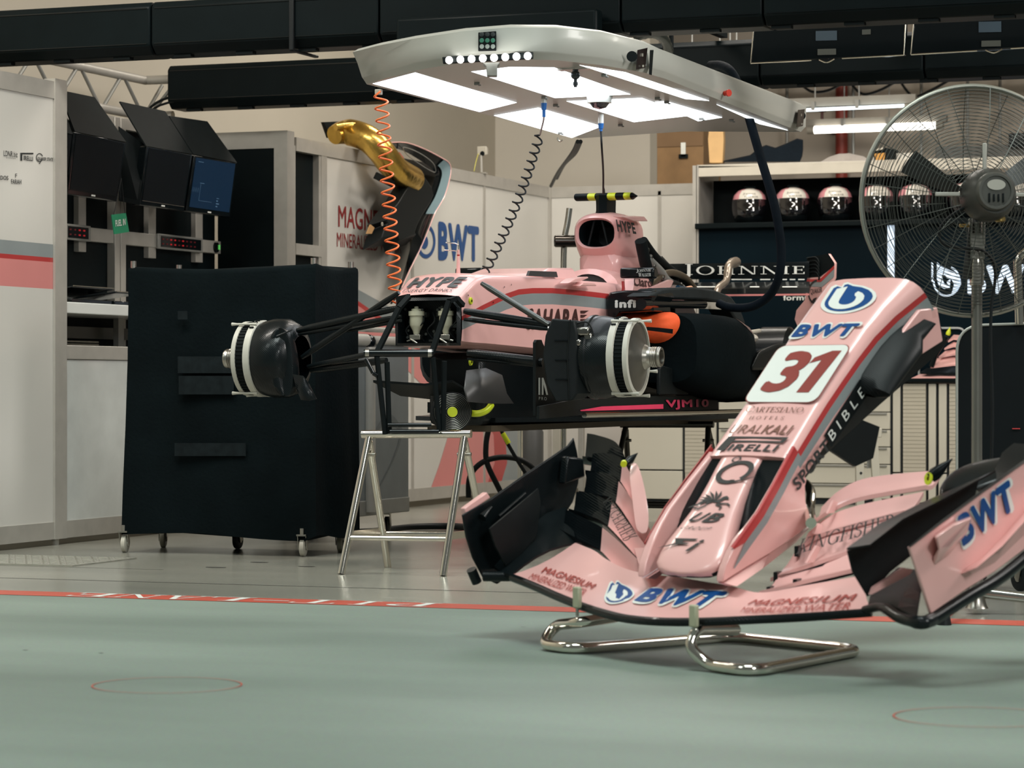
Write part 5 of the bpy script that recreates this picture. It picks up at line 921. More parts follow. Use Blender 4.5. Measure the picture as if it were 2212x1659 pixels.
# side walls that run down into the pylons; the walls flare round the two slots
ws = lambda a: lerp(a, [-.06, .03, .18, .30, .42], [.160, .166, .178, .170, .157])
for sg in (1, -1):
    q = B(); prof = [(.42, .0), (.36, .001), (.30, .002), (.24, .003), (.18, .004), (.12, .005), (.07, .006), (.03, .0), (-.02, -.012), (-.045, -.028), (-.057, -.040), (.05, -.088), (.15, -.132), (.25, -.176), (.344, -.216), (.352, -.185), (.366, -.150), (.40, -.118), (.42, -.112)]
    wt = lambda a, t: (.020 if a > .1 else .026) if t > -.05 else .026
    outr = [N(ws(a) * sg * (1 if t > -.05 else .97), a, t) for a, t in prof]; inr = [N((ws(a) * (1 if t > -.05 else .97) - wt(a, t)) * sg, a, t - (.003 if t > -.02 else 0)) for a, t in prof]; npf = len(prof)
    for i in range(8):                       # side skins as quads so that they follow the flare
        pass
    q.loft([[o_, i_] for o_, i_ in zip(outr + outr[:1], inr + inr[:1])], False, False)
    up_ = list(range(0, 11)); lo_ = [18, 17, 16, 15, 14, 14, 13, 12, 11, 11, 10]
    for L in (outr, inr): q.strip([L[i] for i in up_], [L[i] for i in lo_])
    for k, (d0, d1) in enumerate(((.0, .022), (.022, .046))):           # stripes carried on along the wall edge
        q.mi(k + 1); aa = [.44, .36, .30, .24, .18, .12, .08, .035] if k == 0 else [.44, .36, .30, .24, .18, .12, .08, .0]
        so = lambda a: (ws(a) + .0018) * sg
        q.strip([N(so(a), a, .002 - d0 - (.02 if a < .05 and k else 0)) for a in aa], [N(so(a), a, .002 - (d1 if a > .05 or k else d0 + .003)) for a in aa])
        if k == 0: q.strip([N(so(a), a, .007) for a in aa], [N(so(a) - .008 * sg, a, .0082) for a in aa]); q.strip([N(so(a), a, .007) for a in aa], [N(so(a), a, .0) for a in aa])
    s1 = .157 * sg
    q.build('pylon', [PINK, REDP, GREYP], nose, smooth=40, bev=.004)
    # mount under the joint line, pink
    q = B(); m0 = [(-.052, -.048), (.15, -.138), (.34, -.222)]; f = W
    foot = [W(1585, 1266, .20), W(1640, 1228, .36), W(1712, 1172, .56)] if sg > 0 else [W(1400, 1250, .22), W(1385, 1215, .38), W(1375, 1180, .55)]
    A1 = [N(s1 - .002 * sg, a, t) for a, t in m0]; A2 = [N(s1 - .026 * sg, a, t) for a, t in m0]
    q.loft([[A1[i], A2[i], foot[i] - NS * .03 * sg, foot[i] + NS * .012 * sg] for i in range(3)]); q.build('pylon_mount', PINK, nose, smooth=40)
# dark duct floor inside the two slots
q = B()
for sg in (1, -1):
    q.sheet([[N(sg * (ws(a) - .012), a, t), N(sg * .05, a, t)] for a, t in ((.13, -.062), (.18, -.045), (.25, -.032), (.33, -.020), (.40, -.012), (.415, -.002))], .004, -NT)
q.build('nostril_duct', CARB, nose)
# lettering of the nose top
NTOP = lambda s0, a0, s1, a1, off=.0075: (lambda u, v: N(s0 + (s1 - s0) * u, a0 + (a1 - a0) * v, off))
q = B(); pl = rrect(.272, .246, .03); sk = lambda x, y: (x - .003, .745 + y)
q.mi(1).add([N(sk(x * 1.02, y * 1.022)[0], sk(x, y * 1.02)[1], .0072) for x, y in pl], [tuple(range(len(pl)))])
q.mi(0).add([N(*sk(x, y), .0080) for x, y in pl], [tuple(range(len(pl)))])
q.build('number_plate', [WHITET, REDN], nose, smooth=0)
q = B(); q.mi(0)
lay(q, text2d('3', .045, .12), NTOP(-.105, .662, .018, .842, .0092)); 
lay(q, ([V((.42, 0)), V((.8, 0)), V((1.0, 1)), V((.72, 1)), V((.30, .84)), V((.25, .70)), V((.56, .78))], [(0, 1, 2, 3, 4, 5, 6)]), NTOP(.02, .662, .112, .842, .0092))
q.mi(1)
lay(q, serif2d('CARTESIANO', .10, 'small'), NTOP(-.108, .578, .108, .606)); lay(q, serif2d('HOTELS', .5), NTOP(-.075, .548, .055, .562))
lay(q, text2d('URAL', -.005, .2), NTOP(-.118, .488, .0, .525)); lay(q, text2d('KALI', .03, .2), NTOP(.004, .488, .112, .525))
q.mi(2)
lay(q, text2d('IRELLI', .035, .15), NTOP(-.082, .416, .105, .444)); raw(q, ([V((0, 0)), V((.13, 0)), V((.19, 1)), V((.06, 1))], [(0, 1, 2, 3)]), NTOP(-.122, .416, .118, .476)); raw(q, ([V((.17, .0)), V((.97, .0)), V((1, 1)), V((.17, 1)), V((.17, .7)), V((.93, .7)), V((.91, .3)), V((.17, .3))], [(0, 1, 6, 7), (1, 2, 5, 6), (2, 3, 4, 5)]), NTOP(-.122, .452, .118, .476))
lay(q, ([V((0, 0)), V((.97, 0)), V((1, 1)), V((.02, 1))], [(0, 1, 2, 3)]), NTOP(-.118 + .05, .458, .105, .468, .0078)) if 0 else None
qa = lambda u, v: N(-.075 + .125 * u + .02 * v, .285 + .095 * v, .004); raw(q, circ2d(.5, .5, .36, .5, 30, -40, 300), qa); lay(q, ([V((0, .2)), V((.12, .32)), V((.25, .2)), V((1, .75)), V((.3, 0))], [(0, 1, 2, 3, 4)]), lambda u, v: qa(.52 + u * .75, .05 + v * .3)); raw(q, circ2d(.22, 1.05, .09, .13, 16), qa)
fin = lambda s0, a0, s1, a1: (lambda u, v: N(s0 + (s1 - s0) * u + .02 * v, a0 + (a1 - a0) * v, .003))
lay(q, text2d('B', .04, .15), fin(-.01, .13, .045, .168)); lay(q, text2d('U', .03, .3), fin(-.062, .13, -.012, .168)); lay(q, text2d('GROUP', .0, 0, 1.5), fin(-.075, .10, .028, .112))
# winged horse above the letters: body, legs, wing feathers
hz = lambda u, v: N(-.075 + .135 * u, .165 + .095 * v, .0033)
for pts in ([(.30, .35), (.45, .48), (.62, .45), (.74, .62), (.82, .60), (.84, .66), (.74, .76), (.66, .72), (.56, .56), (.40, .56), (.28, .46)], [(.62, .45), (.9, .46), (1.0, .36), (.97, .33), (.87, .41), (.62, .38)], [(.60, .42), (.80, .30), (.78, .16), (.74, .17), (.75, .28), (.56, .36)], [(.30, .35), (.16, .20), (.02, .24), (.0, .2), (.18, .14), (.36, .34)], [(.26, .44), (.08, .30), (-.12, .18), (-.1, .24), (.05, .38), (.22, .5)]):
    q.poly([hz(*p) for p in pts])
for k in range(7):
    a = R(88 + 17 * k); d = V((math.cos(a), math.sin(a))); pn = V((-d.y, d.x)); b0 = V((.52 - .02 * k, .52)); L_ = .50 - .03 * abs(k - 2); q.poly([hz(*(b0 - pn * .012)), hz(*(b0 + d * L_ * .6 - pn * .038)), hz(*(b0 + d * L_ + pn * .03)), hz(*(b0 + d * L_ * .6 + pn * .034)), hz(*(b0 + pn * .012))])
lay(q, text2d('i', .04, .25), fin(.0, .015, .028, .062)); q.poly([fin(-.1, .02, 0, .065)(*p) for p in ((-.1, .0), (.35, .55), (.15, .95), (1.0, 1.0), (.95, .85), (.55, .80), (.60, .62), (.85, .6), (.8, .48), (.5, .45))])
q.build('nose_lettering', [REDN, mat('brown_print', (.20, .085, .06), .5, 0, .05, 6), DARKT], nose, smooth=0)
def shield(b_, fn, white, blue, bd=1.16):
    b_.mi(white).poly([fn(*p, 0) for p in shield_outline(bd)]); b_.mi(blue).poly([fn(*p, 1) for p in shield_outline(1.0)]); b_.mi(white)
    ou = [(.09, .82), (.09, .42)] + [(.46 + .37 * math.cos(R(a)), .40 + .33 * math.sin(R(a))) for a in range(190, 360, 14)] + [(.83, .42), (.80, .54), (.72, .64), (.60, .71)]
    inn = [(.56, .64), (.58, .56), (.64, .50), (.65, .40)] + [(.48 + .17 * math.cos(R(a)), .38 + .15 * math.sin(R(a))) for a in range(-10, -180, -17)] + [(.30, .45), (.30, .90)]
    b_.poly([fn(*p, 2) for p in ou + inn])
q = B(); shield(q, lambda u, v, k: N(-.075 + .175 * u, 1.018 + .125 * v, .0072 + .0010 * k), 0, 1)
wv = NTOP(-.120, .905, .118, .962, .0078); lay(q, text2d('BWT', .115, .12), NTOP(-.127, .897, .125, .970, .0072)); q.mi(1); lay(q, text2d('BWT', .065, .12), NTOP(-.119, .905, .117, .962, .0085))
q.build('nose_emblem', [WHITET, BLUE], nose, smooth=0)
# side: dark band with lettering
NSD = lambda a0, t0, a1, t1, hgt, off=.1605: (lambda u, v: N(off + sc(a0) * 0 + .0, a0 + (a1 - a0) * u + .03 * (v - .5) * 0, t0 + (t1 - t0) * u + hgt * v))
sideS = lambda a: hw(a) + sc(a) + .0035
def side(a0, t0, a1, t1, hg, e=0.): return lambda u, v: N(sideS(a0 + (a1 - a0) * u) + .001 + e, a0 + (a1 - a0) * u + .0 - v * hg * .0, t0 + (t1 - t0) * u + hg * v)
q = B(); q.mi(0).strip([side(.57, -.128, .812, -.142, 0)(k / 6, 0) for k in range(7)], [side(.57, -.078, .812, -.080, 0)(k / 6, 0) for k in range(7)])
q.mi(1); lay(q, text2d('BIBLE', .0, 0, 1.6), side(.585, -.118, .80, -.130, .032, .001), 5)
q.mi(2); lay(q, text2d('SPORT', .045), side(.355, -.094, .56, -.120, .042, .009), 5)
q.build('side_lettering', [BLACKM, WHITET, DARKT], nose, smooth=0)
# camera pod at the side, black with pink root, and the pink rear corner
q = B(); rings = []
for k, (a, r1, r2) in enumerate(((.79, .012, .006), (.80, .035, .020), (.83, .048, .030), (.90, .052, .034), (1.0, .052, .036), (1.06, .040, .028), (1.12, .01, .006))):
    sx = sideS(a) - .01
    rings.append([N(sx + max(0, math.cos(R(x))) * .10 * (1 if 0 < k < 5 else .5) , a + .0, -.115 - .03 * (a - .8) + r2 * 1.25 * math.sin(R(x)) - .02 * max(0, math.cos(R(x)))) for x in range(-90, 91, 15)])
q.loft(rings, False, False); q.build('camera_pod', CARBM, nose, smooth=50)
q = B(); q.prism([N(sideS(1.0) - .01, .90, -.10), N(sideS(1.1), 1.12, -.085), N(sideS(1.1), 1.19, -.14), N(sideS(1.1), 1.14, -.235), N(sideS(1.0), 1.02, -.20)], NS * .018); q.build('side_fairing', PINK, nose, bev=.004)
q = B(); q.prism([N(.10, .78, -.22), N(.10, .60, -.16), N(.10, .66, -.30), N(.10, .74, -.345), N(.10, .83, -.30)], -NS * .012); q.build('vane', CARBM, nose)
q = B(); q.prism([N(-.1, .44, -.10), N(-.1, .30, -.19), N(-.1, .40, -.24), N(-.1, .50, -.15)], -NS * .012); q.build('vane', CARBM, nose)
# ---------------- wing
def surf(le, te, nu=4, camber=.02, th=.006, n=5):
    """wing element between leading and trailing edge curves (px, py, c), cambered, with thickness"""
    L1 = smoothpath([W(*p) for p in le], n); L2 = smoothpath([W(*p) for p in te], n)
    m_ = min(len(L1), len(L2)); rs = lambda L: [L[round(i * (len(L) - 1) / (m_ - 1))] for i in range(m_)]; L1, L2 = rs(L1), rs(L2)
    rows = []
    for k in range(nu + 1):
        v = k / nu; rows.append([a * (1 - v) + c * v - UP * camber * math.sin(math.pi * v) for a, c in zip(L1, L2)])
    return rows
def element(name, le, te, mats, camber=.02, th=.007, msel=None):
    rows = surf(le, te, 5, camber); q = B(); q.sheet(rows, th, -UP)
    if msel:
        n = len(rows[0]) - 1
        for i in range(len(q.f)):
            j = i % n; q.m[i] = msel(j / n) if i < 2 * n * 5 else msel(.5)
        nf = (len(rows) - 1) * n
        for i in range(2 * nf): q.m[i] = msel((i % n + .5) / n)
    return q.build(name, mats, nose, smooth=50)
# main plane, whole span, rounded leading edge in black
LE = [(1104, 1242, .25), (1150, 1260, .21), (1200, 1282, .16), (1253, 1303, .10), (1300, 1318, .06), (1345, 1329, .03), (1400, 1335, .0), (1460, 1337, .0), (1530, 1336, .01), (1620, 1332, .03), (1740, 1326, .08), (1880, 1316, .15)]
TE = [(1243, 1172, .51), (1262, 1180, .48), (1285, 1190, .45), (1310, 1208, .42), (1350, 1228, .36), (1400, 1240, .30), (1460, 1246, .27), (1520, 1256, .26), (1580, 1266, .26), (1645, 1280, .27), (1740, 1264, .30), (1862, 1243, .36)]
element('main_plane', LE, TE, PINK, .012, .010)
q = B(); q.tube([p - UP * .009 + BK * .006 for p in smoothpath([W(*p) for p in LE], 5)], .0125, 10); q.build('leading_edge', CARB, nose)
# outboard arch, left (inner face ribbed carbon)
element('arch', [(1104, 1242, .25), (1085, 1235, .28), (1062, 1218, .33), (1050, 1190, .36)], [(1243, 1172, .51), (1240, 1150, .54), (1232, 1120, .58), (1222, 1095, .62)], CARB, -.02)
# stacked left flaps: black outboard, pink inboard
LF = [([(1205, 1140, .52), (1250, 1165, .50), (1300, 1192, .46), (1340, 1240, .38)], [(1222, 1100, .56), (1268, 1122, .55), (1312, 1148, .52), (1392, 1222, .42)]),
      ([(1228, 1098, .58), (1268, 1112, .57), (1312, 1135, .55), (1385, 1215, .45)], [(1245, 1062, .62), (1285, 1068, .62), (1332, 1100, .60), (1402, 1188, .50)]),
      ([(1250, 1060, .64), (1290, 1068, .63), (1330, 1085, .61), (1395, 1185, .52)], [(1268, 1020, .68), (1310, 1022, .68), (1345, 1050, .66), (1408, 1150, .56)]),
      ([(1264, 1015, .69), (1300, 1022, .69), (1342, 1042, .67), (1398, 1150, .58)], [(1280, 980, .72), (1318, 980, .72), (1352, 1005, .71), (1400, 1110, .62)]),
      ([(1258, 985, .73), (1290, 990, .73), (1320, 1000, .72), (1350, 1015, .71)], [(1268, 936, .77), (1290, 940, .77), (1330, 955, .76), (1352, 990, .74)])]
for k, (le, te) in enumerate(LF): element('flap', le, te, [CARBG, PINK], .05, .010, (lambda u: 0 if u < .58 else 1) if k < 4 else None)
q = B(); q.loft([[W(1352, 1010, .66), W(1368, 988, .69), W(1378, 984, .69), W(1366, 1010, .66)], [W(1355, 1050, .6), W(1375, 1035, .62), W(1398, 1040, .62), W(1380, 1060, .6)], [W(1362, 1120, .55), W(1385, 1105, .57), W(1410, 1110, .58), W(1392, 1130, .55)], [W(1368, 1150, .52), W(1385, 1150, .53), W(1405, 1150, .53), W(1395, 1170, .52)]]); q.build('cascade_winglet', PINK, nose, sub=2)
q = B(); q.lathe([(.001, 0), (.010, .002), (.013, .02), (.001, .055)], W(1352, 1002, .62), BK + UP * .8 + NS * .3, 16); q.build('sensor_cone', CARB, nose)
q = B(); q.tube([W(1347, 1003, .60), W(1348, 1000, .615)], .010, 14); q.build('sensor_face', YELLOW, nose)
# pink inboard wall of the left cascade with lettering
rows = [[W(1248, 1143, .5), W(1290, 1118, .53), W(1318, 1080, .56), W(1350, 1045, .58)], [W(1300, 1195, .44), W(1330, 1150, .47), W(1352, 1100, .52), W(1372, 1075, .55)], [W(1335, 1240, .36), W(1372, 1190, .42), W(1390, 1140, .47), W(1400, 1110, .50)]]
# --- right flaps, pink
RF = [([(1640, 1277, .28), (1690, 1265, .29), (1740, 1252, .30), (1850, 1226, .36)], [(1684, 1238, .40), (1725, 1226, .41), (1770, 1214, .42), (1850, 1194, .45)]),
      ([(1664, 1248, .38), (1710, 1230, .39), (1760, 1214, .40), (1840, 1186, .45)], [(1724, 1180, .50), (1775, 1158, .51), (1835, 1140, .52), (1945, 1113, .54)]),
      ([(1718, 1184, .48), (1775, 1152, .50), (1840, 1132, .51), (1950, 1103, .54)], [(1745, 1152, .55), (1790, 1115, .57), (1860, 1090, .58), (1995, 1062, .60)]),
      ([(1756, 1124, .55), (1800, 1096, .57), (1860, 1073, .59), (2000, 1048, .60)], [(1775, 1095, .63), (1815, 1058, .65), (1880, 1031, .66), (2035, 1015, .66)])]
for k, (le, te) in enumerate(RF): element('flap', le, te, PINK, .018, .012)
q = B(); fr = bil(W(1724, 1207, .42), W(1940, 1147, .50), W(1940, 1117, .53), W(1738, 1172, .49), -BK * .012 + UP * .012); lay(q, serif2d('KINGFISHER', .07), fr, 6); q.build('flap_lettering', DARKT, nose, smooth=0); q = B()
frl = bil(W(1332, 1085, .50), W(1392, 1172, .42), W(1362, 1186, .43), W(1316, 1098, .50), -BK * .03 + UP * .02)
lay(q, serif2d('KINGFISHER', .07), frl, 6)
q.build('flap_lettering', DARKT, nose, smooth=0)
for A_, C_ in (((1800, 1108, .56), (1808, 1085, .58)), ((1770, 1152, .50), (1775, 1134, .52)), ((1755, 1215, .40), (1772, 1182, .44))):
    q = B(); a, c = W(*A_), W(*C_); q.loft([[a - NS * .004, a + NS * .004, c + NS * .004, c - NS * .004], [a - NS * .004 - BK * .03, a + NS * .004 - BK * .03, c + NS * .004 - BK * .02 + UP * .006, c - NS * .004 - BK * .02 + UP * .006]]); q.build('slot_separator', PINK, nose)
q = B(); q.sheet([[W(1640, 1279, .285), W(1690, 1268, .30), W(1740, 1256, .31), W(1850, 1231, .37)], [W(1652, 1292, .27), W(1696, 1279, .285), W(1742, 1267, .30), W(1850, 1240, .36)]], .004, BK); q.build('slot_liner', CARB, nose)
q = B(); q.sheet([[W(1668, 1246, .395), W(1710, 1235, .40), W(1760, 1221, .405), W(1840, 1198, .45)], [W(1686, 1243, .38), W(1720, 1236, .39), W(1765, 1226, .40), W(1842, 1206, .44)]], .004, BK); q.build('slot_liner', CARB, nose)
q = B()
for px, py, k in ((1665, 1278, 0), (1722, 1262, 0), (1680, 1246, 1), (1725, 1190, 2)):
    p = W(px, py, .33 + .07 * k); q.box(p, (.012, .05, .03))
q.build('flap_bracket', CARB, nose)
# lettering of the main plane
q = B(); q.mi(0)
UO = UP * .0065
mp_rows = surf(LE, TE, 5, .012)
def mp(u, v, off=.004):          # point on the main plane surface
    n = len(mp_rows[0]) - 1; x = min(max(u, 0), 1) * n; i = min(int(x), n - 1); fx = x - i; y = min(max(v, 0), 1) * 5; j = min(int(y), 4); fy = y - j
    a = mp_rows[j][i] * (1 - fx) + mp_rows[j][i + 1] * fx; c = mp_rows[j + 1][i] * (1 - fx) + mp_rows[j + 1][i + 1] * fx; return a * (1 - fy) + c * fy + UP * off
def mpx(px, py):                 # (u,v) of the main plane seen at a pixel
    best = None; tgt = ray(px, py).normalized()
    for iu in range(111):
        for iv in range(0, 51):
            p = mp(iu / 110, iv / 50) - CAM; e = (p.normalized() - tgt).length_squared
            if best is None or e < best[0]: best = (e, iu / 110, iv / 50)
    st = (1 / 110, 1 / 50)
    for _ in range(4):
        st = (st[0] / 3, st[1] / 3); c0 = best[1:]
        for iu in range(-3, 4):
            for iv in range(-3, 4):
                uu, vv = c0[0] + iu * st[0], c0[1] + iv * st[1]; e = ((mp(uu, vv) - CAM).normalized() - tgt).length_squared
                if e < best[0]: best = (e, uu, vv)
    return V(best[1:])
def mplay(b_, geo, bl, br, tr, tl, off=.004, cuts=8):
    uv = [mpx(*p) for p in (bl, br, tr, tl)]; f = lambda u, v: uv[0] * (1 - u) * (1 - v) + uv[1] * u * (1 - v) + uv[2] * u * v + uv[3] * (1 - u) * v
    return lay(b_, geo, lambda u, v: mp(*f(u, v), off), cuts), (lambda u, v, k=0: mp(*f(u, v), off + .0012 * k))
mplay(q, text2d('BWT', .125, .25), (1362, 1302), (1544, 1318), (1580, 1277), (1390, 1268))
_, fn = mplay(B(), text2d('I'), (1302, 1303), (1356, 1300), (1378, 1264), (1322, 1254)); shield(q, fn, 0, 1, 1.14)
q.mi(1); mplay(q, text2d('BWT', .065, .25), (1368, 1299), (1540, 1315), (1574, 1279), (1392, 1271), .0055)
WR = mat('wing_red_print', (.36, .06, .05), .45, 0, .05, 6); q.build('wing_lettering', [WHITET, BLUE], nose, smooth=0); q = B(); mplay(q, text2d('MAGNESIUM', .02, .2), (1614, 1305), (1846, 1297), (1853, 1282), (1630, 1294)); mplay(q, text2d('MINERALIZED WATER', -.008, .2), (1598, 1322), (1833, 1316), (1839, 1300), (1606, 1310))
q.build('wing_lettering', WR, nose, smooth=0); q = B(); mplay(q, text2d('MAGNESIUM', .02, .0), (1168, 1236), (1276, 1272), (1290, 1262), (1180, 1224)); mplay(q, text2d('MINERALIZED WATER', -.008, 0), (1140, 1249), (1258, 1286), (1270, 1274), (1152, 1238))
q.build('wing_lettering', WR, nose, smooth=0)
# --- left endplate (inner side black, outer pink) with turning vane
def plate(name, pts, mats, n, th=.008, bev=.003, rim=None):
    q = B(); q.prism(pts, n * th); return q.build(name, mats, nose, bev=bev, smooth=30)
SL = (W(1104, 1242, .25) - WO).dot(NS) - .14
def ES(px, py, s=SL): return onPl(px, py, WO + NS * s, NS)
lp = [(1000, 1112), (1060, 1078), (1130, 1028), (1190, 988), (1228, 962), (1240, 945), (1247, 975), (1253, 1010), (1250, 1045), (1238, 1085), (1215, 1120), (1150, 1180), (1100, 1245), (1075, 1262), (1045, 1248), (1022, 1205), (1008, 1160)]
plate('endplate', [ES(*p) for p in lp], CARB, -NS)
plate('dive_plane', [ES(1004, 1098, SL - .01), ES(1052, 1063, SL - .01), ES(1060, 1075, SL - .01), ES(1006, 1112, SL - .01)], PINK, -NS, .02)
q = B(); q.sheet([[ES(1055, 1142, SL + .06), ES(1100, 1105, SL + .065), ES(1140, 1072, SL + .055), ES(1160, 1055, SL + .03)], [ES(1068, 1180, SL + .065), ES(1110, 1150, SL + .075), ES(1150, 1110, SL + .065), ES(1165, 1085, SL + .04)], [ES(1090, 1222, SL + .06), ES(1125, 1195, SL + .07), ES(1155, 1160, SL + .06), ES(1160, 1130, SL + .04)]], .006, NS); q.build('turning_vane', CARBM, nose, smooth=60)
q = B(); q.tube([ES(1042, 1118, SL + .02), ES(1062, 1095, SL + .02)], [.014, .004], 12).tube([ES(1078, 1115, SL + .05), ES(1135, 1065, SL + .04)], .004, 8); q.build('vane_bracket', CARB, nose)
q = B(); q.prism([ES(1212, 985, SL + .012), ES(1246, 990, SL + .012), ES(1250, 1030, SL + .012), ES(1205, 1045, SL + .012)], NS * .03); q.build('louvre', CARB, nose, bev=.006)
q = B(); q.tube([ES(1018, 1230, SL - .01), ES(1030, 1258, SL - .01)], .016, 12).tube([ES(1045, 1245, SL + .02), ES(1105, 1245, SL + .1)], .016, 12); q.build('footplate', CARB, nose)
# --- right endplate: pink outside with blue letters, black arch inside
SR = .86
def RS(px, py, s=SR): return onPl(px, py, WO + NS * s, NS)
rp = [(1966, 1182), (2040, 1126), (2120, 1066), (2212, 1000), (2330, 915), (2350, 990), (2330, 1060), (2212, 1188), (2150, 1235), (2090, 1272), (2012, 1326), (1988, 1250)]
plate('endplate', [RS(*p) for p in rp], PINK, -NS, .010)
q = B(); L1 = [RS(*p, SR - .004) for p in ((2012, 1340), (2090, 1290), (2150, 1255), (2212, 1206), (2330, 1100))]; q.tube(smoothpath(L1, 4), .018, 12); q.build('footplate', CARB, nose)
q = B(); q.strip([RS(*p, SR + .012) for p in ((1966, 1182), (2040, 1126), (2120, 1066), (2212, 1000), (2330, 915))], [RS(*p, SR - .010) for p in ((1962, 1180), (2036, 1122), (2116, 1062), (2208, 996), (2326, 911))]); q.build('endplate_rim', CARBM, nose)
q = B(); Q = lambda k: bil(RS(2080, 1182, SR + k), RS(2195, 1098, SR + k), RS(2180, 1035, SR + k), RS(2068, 1116, SR + k)); lay(q, text2d('BWT', .115), bil(RS(2080, 1192, SR + .003), RS(2204, 1094, SR + .003), RS(2184, 1028, SR + .003), RS(2062, 1120, SR + .003))); q.mi(1); lay(q, text2d('BWT', .065), Q(.005)); q.build('endplate_lettering', [WHITET, BLUE], nose, smooth=0)
# canard fin and lower strake on the outside
q = B(); q.loft([[RS(2016, 1158), RS(2060, 1128), RS(2098, 1114), RS(2090, 1152), RS(2050, 1200), RS(2020, 1222), RS(2014, 1215), RS(2028, 1190)], [RS(2022, 1160, SR + .045), RS(2060, 1134, SR + .055), RS(2098, 1118, SR + .05), RS(2088, 1146, SR + .05), RS(2050, 1180, SR + .05), RS(2030, 1200, SR + .02), RS(2022, 1205, SR + .015), RS(2026, 1185, SR + .03)]]); q.build('canard', PINK, nose, smooth=45, bev=.006)
q = B(); q.loft([[RS(2075, 1240), RS(2090, 1225), RS(2080, 1232)], [RS(2110, 1226, SR + .05), RS(2120, 1206, SR), RS(2100, 1240, SR)], [RS(2165, 1180, SR + .06), RS(2170, 1155, SR), RS(2150, 1215, SR)], [RS(2260, 1075, SR + .06), RS(2255, 1055, SR), RS(2240, 1130, SR)]]); q.build('strake', PINK, nose, smooth=50)
# black inner arch between flaps and endplate
IR = .70
def IS(px, py, s=IR): return onPl(px, py, WO + NS * s, NS)
q = B(); q.sheet([[IS(1829, 1190), IS(1905, 1135), IS(1990, 1092), IS(2110, 1040)], [IS(1840, 1235, IR - .01), IS(1910, 1180, IR - .01), IS(1985, 1135, IR), IS(2100, 1080)], [IS(1872, 1288, IR), IS(1920, 1235, IR + .01), IS(1990, 1180, IR + .01), IS(2090, 1110)]], .006, NS); q.build('turning_vane', CARBM, nose, smooth=60)
q = B(); q.sheet([[IS(1829, 1188, IR), IS(1900, 1135, IR), IS(1990, 1090, IR), IS(2110, 1040, IR)], [IS(1880, 1180, .78), IS(1950, 1125, .78), IS(2040, 1080, .78), IS(2150, 1020, .78)], [RS(1964, 1184), RS(2040, 1126), RS(2120, 1066), RS(2212, 1000)]][0:2], .005, UP); q.build('arch', CARB, nose, smooth=60)
q = B(); q.sheet([[W(1872, 1318, .15), W(1880, 1285, .22), W(1905, 1255, .30), W(1940, 1225, .38)], [W(1925, 1305, .12), W(1930, 1285, .2), W(1950, 1250, .28), W(1975, 1230, .34)], [RS(1980, 1335, SR - .03), RS(1985, 1300, SR - .03), RS(1990, 1270, SR - .03), RS(2000, 1250, SR - .03)]], .010, -UP); q.build('tunnel', CARBM, nose, smooth=60)
q = B(); q.tube(smoothpath([W(1868, 1318, .15), W(1905, 1312, .12), W(1945, 1335, .07), W(1990, 1345, .04), RS(2014, 1338)], 4), [.012] * 5 + [.015] * 6 + [.018] * 6, 12); q.build('leading_edge', CARB, nose)
q = B(); q.prism([IS(1876, 1284, .72), IS(1882, 1268, .72), IS(1928, 1238, .72), IS(1945, 1226, .72), IS(1966, 1230, .72), IS(1960, 1240, .72)], NS * .01); q.build('strake', PINK, nose)
# upper carbon bracket at the outer flap ends, with yellow plug
q = B(); q.loft([[W(2015, 1060, .52), W(2045, 1060, .52), W(2065, 1095, .5), W(2020, 1100, .5)], [W(2030, 1020, .62), W(2075, 1008, .62), W(2110, 1060, .56), W(2060, 1080, .55)], [W(2075, 1000, .70), W(2140, 985, .72), W(2212, 1020, .66), W(2150, 1050, .6)], [W(2150, 990, .78), W(2230, 975, .80), W(2260, 1000, .75), W(2220, 1030, .7)]]); q.build('flap_hanger', CARB, nose, sub=2)
for k in range(5): pass
q = B(); q.lathe([(.001, 0), (.016, .004), (.019, .02), (.015, .04), (.001, .085)], W(2008, 1034, .50), BK * .35 + UP * .65 + NS * .65, 18); q.build('sensor_cone', CARB, nose, smooth=60)
q = B(); q.lathe([(.006, .0), (.017, .0), (.018, .004), (.006, .004)], W(2007, 1034, .492), -BK * .9 + UP * .1 - NS * .3, 20, caps=False); q.mi(1).lathe([(.001, 0), (.0065, 0)], W(2007, 1034, .4915), -BK * .9 + UP * .1 - NS * .3, 12); q.build('sensor_face', [YELLOW, BRASS], nose)
q = B(); q.sheet([[W(2110, 1060, .62), W(2150, 1020, .66), W(2165, 985, .7), W(2190, 965, .74)], [W(2160, 1080, .55), W(2200, 1040, .6), W(2240, 1010, .66), W(2260, 970, .7)]], .01, UP); q.build('outer_flap', CARB, nose)
# ---------------- tubular stand
stand = thing('wing_stand', onZ(1500, 1400), 'bent chrome tube stand on the floor under the pink front wing', 'stand')
zf = .0175
g = lambda px, py, z=zf: onZ(px, py, z)
LT = W(1253, 1322, .10) - UP * .03; RTp = W(1503, 1352, .0) - UP * .012
path = [W(1330, 1318, .22) - UP * .02, LT, (LT + g(1165, 1378)) / 2 + (g(1165, 1378) - LT) * .1 + UP * .02, g(1170, 1392), g(1240, 1402), g(1580, 1375), g(1862, 1404), g(1625, 1450), g(1530, 1437), (RTp + g(1530, 1437)) / 2 - NS * .03 - BK * .02, RTp, W(1590, 1345, .2) - UP * .02]
q = B(); q.tube(fillet(path, .09, 8), .0165, 14); q.build('stand_tube', CHROME, stand, smooth=60)
hoop = [N(.06, .30, -.33), N(.10, .40, -.20), N(.12, .42, -.13)]
q = B(); q.tube(fillet([W(1752, 1130, .45), W(1748, 1100, .62), W(1752, 1062, .66), W(1736, 1040, .68), W(1700, 1060, .68)], .05, 6), .016, 12); q.build('hoop', CHROME, stand, smooth=60)
